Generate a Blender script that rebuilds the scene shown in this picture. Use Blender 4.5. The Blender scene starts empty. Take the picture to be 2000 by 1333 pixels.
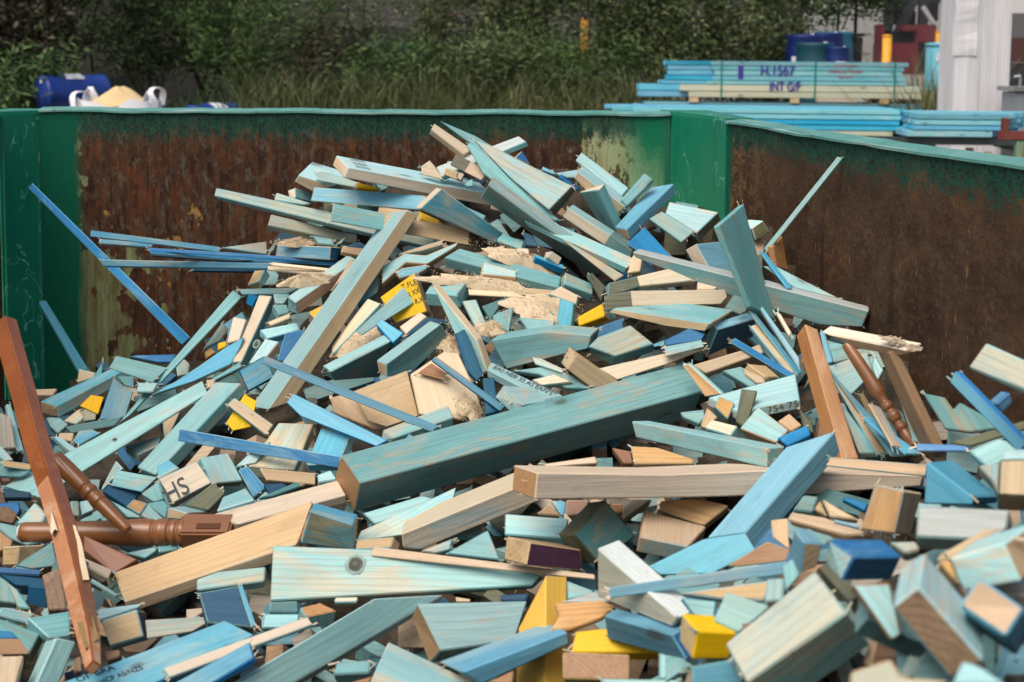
import bpy, bmesh, math, random
from mathutils import Vector, Matrix, Quaternion
random.seed(7)
scene = bpy.context.scene
COL = scene.collection

# ------------------------------------------------------------------ camera (shift lens, 50 mm)
F = 2778.0
PX, PY = 1000.0, 372.0
PITCH = math.atan((PY - 105) / F)
ROLL = math.radians(0.5)
EYE = Vector((0, 0, 1.68))
FW = Vector((0, math.cos(PITCH), -math.sin(PITCH)))
RT0 = Vector((1, 0, 0))
DN0 = FW.cross(RT0)
RT = RT0 * math.cos(ROLL) - DN0 * math.sin(ROLL)
DN = FW.cross(RT)


def at(px, py, d):
    """world point that the photo shows at pixel (px, py), d metres in front of the camera"""
    return EYE + RT * ((px - PX) / F * d) + DN * ((py - PY) / F * d) + FW * d


cam = bpy.data.cameras.new('camera')
cam.sensor_width = 36.0
cam.lens = 36.0 * F / 2000.0
cam.shift_y = -(666.5 - PY) / 2000.0
cam.clip_start = 0.05
cam.clip_end = 600
cam.dof.use_dof = True
cam.dof.focus_distance = 3.25
cam.dof.aperture_fstop = 6.3
camo = bpy.data.objects.new('camera', cam)
M = Matrix.Identity(4)
for i in range(3):
    M[i][0] = RT[i]
    M[i][1] = -DN[i]
    M[i][2] = -FW[i]
    M[i][3] = EYE[i]
camo.matrix_world = M
COL.objects.link(camo)
scene.camera = camo

# ------------------------------------------------------------------ light
SUN_EL, SUN_AZ = math.radians(58), math.radians(215)   # azimuth clockwise from +Y
w = bpy.data.worlds.new('World')
scene.world = w
w.use_nodes = True
nt = w.node_tree
bg = nt.nodes['Background']
sky = nt.nodes.new('ShaderNodeTexSky')
sky.sky_type = 'NISHITA'
sky.sun_disc = False
sky.sun_elevation = SUN_EL
sky.sun_rotation = SUN_AZ
sky.dust_density = 5.0
sky.ozone_density = 0.3
nt.links.new(sky.outputs[0], bg.inputs[0])
bg.inputs[1].default_value = 0.105
sl = bpy.data.lights.new('sun', 'SUN')
sl.energy = 1.5
sl.angle = math.radians(45)
sl.color = (1.0, 0.955, 0.88)
so = bpy.data.objects.new('sun', sl)
sd = Vector((math.sin(SUN_AZ) * math.cos(SUN_EL), math.cos(SUN_AZ) * math.cos(SUN_EL), math.sin(SUN_EL)))
so.rotation_euler = sd.to_track_quat('Z', 'Y').to_euler()
so.location = sd * 30
COL.objects.link(so)
scene.view_settings.view_transform = 'Standard'
scene.view_settings.look = 'None'
scene.view_settings.exposure = 0.60
scene.view_settings.gamma = 1.0


# ------------------------------------------------------------------ helpers
def tag(o, label=None, cat=None, group=None, kind=None):
    if label: o['label'] = label
    if cat: o['category'] = cat
    if group: o['group'] = group
    if kind: o['kind'] = kind
    return o


def link(name, me, parent=None, loc=None, quat=None):
    o = bpy.data.objects.new(name, me)
    COL.objects.link(o)
    if loc is not None: o.location = loc
    if quat is not None:
        o.rotation_mode = 'QUATERNION'
        o.rotation_quaternion = quat
    if parent is not None: o.parent = parent
    return o


def empty(name, loc, rz=0.0):
    o = bpy.data.objects.new(name, None)
    o.empty_display_size = 0.1
    COL.objects.link(o)
    o.location = loc
    o.rotation_euler = (0, 0, rz)
    return o


class NT:
    """small node-tree writer"""
    def __init__(self, name):
        self.m = bpy.data.materials.new(name)
        self.m.use_nodes = True
        self.t = self.m.node_tree
        self.b = self.t.nodes['Principled BSDF']

    def n(self, typ, **kw):
        x = self.t.nodes.new(typ)
        for k, v in kw.items(): setattr(x, k, v)
        return x

    def l(self, a, b): self.t.links.new(a, b)

    def inp(self, sock, v):
        if hasattr(v, 'is_output') or isinstance(v, bpy.types.NodeSocket): self.l(v, sock)
        else:
            if isinstance(v, tuple) and len(v) == 3 and sock.type == 'RGBA': v = (*v, 1)
            sock.default_value = v

    def math(self, op, a, b=0.0, c=None, clamp=False):
        x = self.n('ShaderNodeMath', operation=op)
        x.use_clamp = clamp
        self.inp(x.inputs[0], a)
        self.inp(x.inputs[1], b)
        if c is not None: self.inp(x.inputs[2], c)
        return x.outputs[0]

    def mix(self, f, a, b, mode='MIX'):
        x = self.n('ShaderNodeMix', data_type='RGBA', blend_type=mode)
        self.inp(x.inputs[0], f)
        self.inp(x.inputs[6], a)
        self.inp(x.inputs[7], b)
        return x.outputs[2]

    def mapr(self, v, a, b, c=0.0, d=1.0):
        x = self.n('ShaderNodeMapRange')
        x.clamp = True
        self.inp(x.inputs[0], v)
        for i, q in enumerate((a, b, c, d)): x.inputs[i + 1].default_value = q
        return x.outputs[0]

    def vscale(self, v, s, off=None):
        x = self.n('ShaderNodeVectorMath', operation='MULTIPLY')
        self.l(v, x.inputs[0])
        x.inputs[1].default_value = s
        if off is None: return x.outputs[0]
        y = self.n('ShaderNodeVectorMath', operation='ADD')
        self.l(x.outputs[0], y.inputs[0])
        self.inp(y.inputs[1], off)
        return y.outputs[0]

    def noise(self, v, scale, detail=3.0, rough=0.55, dist=0.0):
        x = self.n('ShaderNodeTexNoise')
        self.l(v, x.inputs['Vector'])
        x.inputs['Scale'].default_value = scale
        x.inputs['Detail'].default_value = detail
        x.inputs['Roughness'].default_value = rough
        x.inputs['Distortion'].default_value = dist
        return x.outputs[0]

    def bump(self, h, strength, dist=0.002):
        x = self.n('ShaderNodeBump')
        x.inputs['Strength'].default_value = strength
        x.inputs['Distance'].default_value = dist
        self.l(h, x.inputs['Height'])
        self.l(x.outputs[0], self.b.inputs['Normal'])


def wood(name, base, alt, raw=(0.50, 0.38, 0.25), bleed=0.3, grain=0.5, rough=0.62, knots=True, rings=1.0, spec=0.35, vary=0.22, bumpy=0.35):
    """pine with a stain soaked in unevenly: grain runs along the object's local X"""
    N = NT(name)
    tc = N.n('ShaderNodeTexCoord')
    oi = N.n('ShaderNodeObjectInfo')
    rnd = oi.outputs['Random']
    off = N.n('ShaderNodeCombineXYZ')
    N.inp(off.inputs[0], N.math('MULTIPLY', rnd, 37.0))
    N.inp(off.inputs[1], N.math('MULTIPLY', rnd, 91.0))
    N.inp(off.inputs[2], N.math('MULTIPLY', rnd, 53.0))
    gs = N.n('ShaderNodeVectorMath', operation='SCALE')
    N.l(tc.outputs['Object'], gs.inputs[0])
    N.inp(gs.inputs['Scale'], N.math('MULTIPLY_ADD', N.math('FRACT', N.math('MULTIPLY', rnd, 61.0)), 0.75, 0.65))
    o0 = tc.outputs['Object']
    o = gs.outputs[0]
    off = off.outputs[0]
    # fibre streaks
    fib = N.noise(N.vscale(o, (5.0, 150.0, 150.0), off), 1.0, 4.0, 0.65)
    fine = N.noise(N.vscale(o, (14.0, 480.0, 480.0), off), 1.0, 2.0, 0.6)
    # growth rings : distance from an off-centre pith, wobbling along the grain
    wob = N.noise(N.vscale(o, (3.0, 14.0, 14.0), off), 1.0, 2.0, 0.5)
    px = N.n('ShaderNodeSeparateXYZ')
    N.l(o, px.inputs[0])
    y = N.math('ADD', px.outputs[1], N.math('MULTIPLY_ADD', rnd, 0.16, -0.08))
    z = N.math('ADD', px.outputs[2], N.math('MULTIPLY_ADD', N.math('FRACT', N.math('MULTIPLY', rnd, 17.0)), 0.12, 0.01))
    r = N.math('SQRT', N.math('ADD', N.math('MULTIPLY', y, y), N.math('MULTIPLY', z, z)))
    ph = N.math('ADD', N.math('MULTIPLY', r, 900.0), N.math('MULTIPLY', wob, 16.0))
    ring = N.mapr(N.math('SINE', ph), 0.15, 1.0)
    # uneven stain : long cloudy patches where the raw pine shows
    st = N.noise(N.vscale(o, (5.5, 17.0, 17.0), off), 1.0, 5.0, 0.62, 0.9)
    shift = N.math('MULTIPLY_ADD', N.math('FRACT', N.math('MULTIPLY', rnd, 43.0)), 0.22, -0.11)
    pat = N.mapr(N.math('ADD', N.math('ADD', st, shift), N.math('MULTIPLY', N.math('SUBTRACT', fib, 0.5), 0.40)), 0.66 - 0.30 * bleed, 0.80 - 0.26 * bleed)
    tone = N.noise(N.vscale(o, (2.5, 9.0, 9.0), off), 1.0, 3.0, 0.55)
    c = N.mix(N.mapr(tone, 0.32, 0.68), base, alt)
    c = N.mix(N.math('MULTIPLY', pat, min(1.0, 0.45 + bleed)), c, raw)
    dark = tuple(v * 0.42 for v in base)
    ringf = N.math('MULTIPLY', ring, N.mapr(wob, 0.3, 0.6, 0.35, 1.0))
    c = N.mix(N.math('MULTIPLY', ringf, 0.38 * grain * rings), c, tuple(0.62 * d + 0.38 * v * 0.6 for d, v in zip(dark, raw)))
    c = N.mix(N.math('MULTIPLY', N.mapr(fib, 0.44, 0.74), 0.46 * grain), c, dark)
    c = N.mix(N.math('MULTIPLY', N.mapr(fine, 0.5, 0.8), 0.40 * grain), c, tuple(min(0.9, v * 1.45 + 0.03) for v in base))
    if knots:
        vo = N.n('ShaderNodeTexVoronoi')
        N.l(N.vscale(o, (7.0, 16.0, 16.0), off), vo.inputs['Vector'])
        vo.inputs['Scale'].default_value = 1.0
        sep = N.n('ShaderNodeSeparateColor')
        N.l(vo.outputs['Color'], sep.inputs[0])
        some = N.math('GREATER_THAN', sep.outputs[0], 0.72)
        k = N.math('MULTIPLY', N.mapr(N.math('ADD', vo.outputs['Distance'], N.math('MULTIPLY', N.math('SUBTRACT', fib, 0.5), 0.12)), 0.10, 0.17, 1.0, 0.0), some)
        c = N.mix(N.math('MULTIPLY', k, 0.75), c, (0.07, 0.045, 0.025))
        halo = N.math('MULTIPLY', N.mapr(vo.outputs['Distance'], 0.15, 0.40, 1.0, 0.0), some)
        c = N.mix(N.math('MULTIPLY', halo, 0.35), c, tuple(0.45 * v + 0.10 * q for v, q in zip(base, raw)))
    # nail holes and small dents
    nh = N.n('ShaderNodeTexVoronoi')
    N.l(N.vscale(o0, (16.0, 26.0, 26.0), off), nh.inputs['Vector'])
    nh.inputs['Scale'].default_value = 1.0
    nsep = N.n('ShaderNodeSeparateColor')
    N.l(nh.outputs['Color'], nsep.inputs[0])
    hole = N.math('MULTIPLY', N.mapr(nh.outputs['Distance'], 0.022, 0.045, 1.0, 0.0), N.math('GREATER_THAN', nsep.outputs[1], 0.72))
    c = N.mix(N.math('MULTIPLY', hole, 0.85), c, (0.02, 0.015, 0.012))
    # grime, sap and scuffs
    sc = N.noise(N.vscale(o, (18.0, 30.0, 30.0), off), 1.0, 5.0, 0.7)
    c = N.mix(N.math('MULTIPLY', N.mapr(sc, 0.58, 0.74), 0.30), c, tuple(v * 0.45 for v in base))
    c = N.mix(N.math('MULTIPLY', N.mapr(sc, 0.40, 0.26), 0.25), c, tuple(min(0.85, v * 1.25 + 0.08) for v in base))
    hsv = N.n('ShaderNodeHueSaturation')
    N.l(c, hsv.inputs['Color'])
    N.inp(hsv.inputs['Value'], N.math('MULTIPLY_ADD', N.math('FRACT', N.math('MULTIPLY', rnd, 29.0)), 2 * vary, 1.0 - vary))
    N.inp(hsv.inputs['Hue'], N.math('MULTIPLY_ADD', N.math('FRACT', N.math('MULTIPLY', rnd, 71.0)), 0.018, 0.491))
    N.inp(hsv.inputs['Saturation'], N.math('MULTIPLY_ADD', N.math('FRACT', N.math('MULTIPLY', rnd, 113.0)), 0.30, 0.85))
    N.l(hsv.outputs[0], N.b.inputs['Base Color'])
    N.inp(N.b.inputs['Roughness'], N.math('MULTIPLY_ADD', fib, 0.25, rough - 0.12))
    N.b.inputs['Specular IOR Level'].default_value = spec
    N.bump(N.math('ADD', N.math('MULTIPLY', fib, 0.7), N.math('ADD', fine, N.math('MULTIPLY', ring, 0.25))), bumpy, 0.0016)
    return N.m


def plain(name, col, rough=0.6, spec=0.4, metal=0.0, dirt=0.25, scale=8.0, dcol=None, bump=0.1):
    N = NT(name)
    tc = N.n('ShaderNodeTexCoord')
    o = tc.outputs['Object']
    a = N.noise(o, scale, 5.0, 0.65)
    b = N.noise(o, scale * 7, 3.0, 0.6)
    c = N.mix(N.math('MULTIPLY', N.mapr(a, 0.42, 0.7), dirt), col, dcol or tuple(v * 0.4 for v in col))
    c = N.mix(N.math('MULTIPLY', N.mapr(b, 0.5, 0.75), dirt * 0.7), c, tuple(min(0.9, v * 1.3 + 0.02) for v in col))
    N.l(c, N.b.inputs['Base Color'])
    N.inp(N.b.inputs['Roughness'], N.math('MULTIPLY_ADD', a, 0.25, rough - 0.12))
    N.b.inputs['Specular IOR Level'].default_value = spec
    N.b.inputs['Metallic'].default_value = metal
    N.bump(b, bump, 0.003)
    return N.m


RAW = (0.43, 0.375, 0.265)
MAT = {
    'T': wood('teal_pine', (0.14, 0.350, 0.362), (0.225, 0.44, 0.435), RAW, 0.50, 0.8, vary=.15),
    'A': wood('aqua_pine', (0.27, 0.505, 0.515), (0.36, 0.57, 0.56), (0.56, 0.49, 0.36), 0.42, 0.65),
    'L': wood('sky_blue_pine', (0.095, 0.335, 0.465), (0.17, 0.425, 0.535), (0.38, 0.48, 0.44), 0.34, 0.6),
    'J': wood('turquoise_pine', (0.145, 0.40, 0.51), (0.21, 0.46, 0.56), (0.38, 0.50, 0.48), 0.34, 0.55, vary=.06),
    'M': wood('muted_blue_pine', (0.06, 0.215, 0.295), (0.105, 0.285, 0.36), (0.34, 0.34, 0.27), 0.36, 0.7),
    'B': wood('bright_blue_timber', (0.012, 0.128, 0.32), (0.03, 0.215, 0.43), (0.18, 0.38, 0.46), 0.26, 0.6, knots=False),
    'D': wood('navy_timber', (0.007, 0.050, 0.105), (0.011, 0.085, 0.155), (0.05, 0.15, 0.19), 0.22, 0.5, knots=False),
    'K': wood('deep_shaded_teal_pine', (0.080, 0.215, 0.225), (0.125, 0.275, 0.275), (0.33, 0.28, 0.17), 0.48, 0.8),  # teal with the shade of front faces put in; also deeper painted ends
    'X': wood('streaky_teal_pine', (0.27, 0.44, 0.42), (0.37, 0.49, 0.43), (0.55, 0.44, 0.28), 0.66, 0.8),
    'W': wood('raw_pine', (0.50, 0.36, 0.205), (0.59, 0.44, 0.275), (0.60, 0.49, 0.34), 0.3, 0.62, vary=.14),
    'C': wood('pale_pine', (0.58, 0.465, 0.315), (0.65, 0.54, 0.395), (0.55, 0.51, 0.40), 0.3, 0.45, knots=False),
    'E': wood('greenish_cream_pine', (0.44, 0.44, 0.335), (0.51, 0.50, 0.385), (0.36, 0.46, 0.42), 0.35, 0.55, knots=False, vary=.08),
    'S': wood('whitewashed_pine', (0.42, 0.475, 0.46), (0.50, 0.54, 0.51), (0.42, 0.44, 0.37), 0.35, 0.5, knots=False),
    'G': wood('mossy_weathered_pine', (0.10, 0.115, 0.075), (0.17, 0.165, 0.085), (0.22, 0.24, 0.17), 0.35, 1.0, knots=False, bumpy=0.8),
    'N': wood('rough_brown_end', (0.20, 0.115, 0.062), (0.28, 0.17, 0.10), (0.36, 0.25, 0.15), 0.25, 0.9, knots=False, bumpy=0.8),
    'O': wood('orange_pine', (0.48, 0.275, 0.115), (0.55, 0.35, 0.175), (0.58, 0.43, 0.26), 0.3, 0.9, knots=False),
    'R': wood('red_hardwood', (0.31, 0.155, 0.080), (0.40, 0.22, 0.125), (0.48, 0.33, 0.21), 0.3, 0.8, knots=False),
    'Y': wood('yellow_painted_timber', (0.74, 0.42, 0.006), (0.80, 0.48, 0.012), (0.62, 0.34, 0.01), 0.12, 0.25, knots=False, vary=0.08),
    'P': wood('purple_painted_end', (0.050, 0.022, 0.042), (0.065, 0.03, 0.055), (0.10, 0.05, 0.07), 0.1, 0.5, knots=False, vary=0.05),
    'H': wood('grey_weathered_pine', (0.40, 0.345, 0.265), (0.50, 0.44, 0.345), (0.25, 0.38, 0.40), 0.42, 1.0),
    'V': wood('varnished_brown_wood', (0.205, 0.064, 0.011), (0.28, 0.093, 0.017), (0.36, 0.14, 0.03), 0.15, 0.5, rough=0.30, knots=False, rings=0.3, spec=0.6, vary=0.06, bumpy=0.06),
    'V2': wood('worn_orange_varnish', (0.42, 0.185, 0.07), (0.50, 0.25, 0.11), (0.58, 0.38, 0.22), 0.3, 0.5, rough=0.45, knots=False, spec=0.5, vary=0.06, bumpy=0.15),
    'V3': wood('orange_varnish', (0.38, 0.135, 0.016), (0.46, 0.18, 0.028), (0.30, 0.09, 0.012), 0.25, 0.4, rough=0.35, knots=False, rings=0.5, spec=0.55, vary=0.05, bumpy=0.08),
    'U': wood('dull_tan_varnish', (0.23, 0.15, 0.075), (0.30, 0.205, 0.11), (0.17, 0.105, 0.05), 0.2, 0.35, rough=0.45, knots=False, vary=0.06, bumpy=0.12),
    'Z': plain('smooth_sawn_end', (0.56, 0.41, 0.27), 0.75, 0.25, dirt=.2, scale=30, bump=.25),
    'F': plain('cardboard', (0.36, 0.22, 0.125), 0.8, 0.2),
}
INK = {'ink': plain('black_ink', (0.012, 0.016, 0.02), 0.7), 'stamp': plain('grey_ink', (0.07, 0.085, 0.085), 0.8),
       'purple': plain('purple_spray', (0.055, 0.03, 0.26), 0.7), 'red': plain('red_ink', (0.40, 0.02, 0.05), 0.7)}
CAT = {'timber_plank': 'plank', 'timber_board': 'board', 'timber_batten': 'batten', 'timber_block': 'wood block',
       'timber_offcut': 'offcut', 'wood_splinter': 'splinter', 'chair_upright': 'chair leg', 'chair_rail': 'chair rail', 'cardboard_flap': 'cardboard'}
GRP = {'timber_plank': 'painted planks heaped in the bin', 'timber_board': 'boards heaped in the bin', 'timber_batten': 'thin battens in the heap',
       'timber_block': 'cut timber blocks in the heap', 'timber_offcut': 'small offcuts in the heap', 'wood_splinter': 'splinters in the heap'}

SKIP = set([4,7,19,29,30,34,37,39,40,47,49,53,54,56,57,66,70,71,75,77,78,81,82,89,95,99,106,111,115,123,124,125,126,129,136,137,138,141,142,147,153,156,161,162,164,181,185,187,198,199,200,203,205,207,210,211,213,215,216,217,222,223,225,234,246,247,248,250,256,261,262,267,271,273,278,282,283,284,285,286,292,294,296,298,299,303,312,314,316,317,326,328,329,331,333,336,346,347,352,353,354,355,356,357,359,360,364,376,383,385,388,393,405,411,416,417,420,422,423,431,434,437,440,445,446,447,448,449,457,458,464,468,476,481,485,487,488,490,494,495,500,504,505,507,508,513,515,518,520,521,523,526,532,537,538,540,543,546,548,552,553,554,557,558,565,566,567,569,571,572,573,574,577,578,583,586,596,597,598,600,603,604,605,606,612,614,619,621,623,630,631,634,643,646,647,649,651,655,659,660,661,662,663,665,669,672,685,692,693,698,699,700,701,703,704,710,712,714,717,718,719,726,729,734,735,737,739,741,745,747,748,749,750,752,753,755,759,761,763,769,770,774,775,776,778,780,781,786,789,792,793,794,795,796,798,800,802,804,808,809,810,813,816,819,829,830,835,841,847,848,849,862,866,867,869,872,873,878,886,892,893,896])

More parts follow.
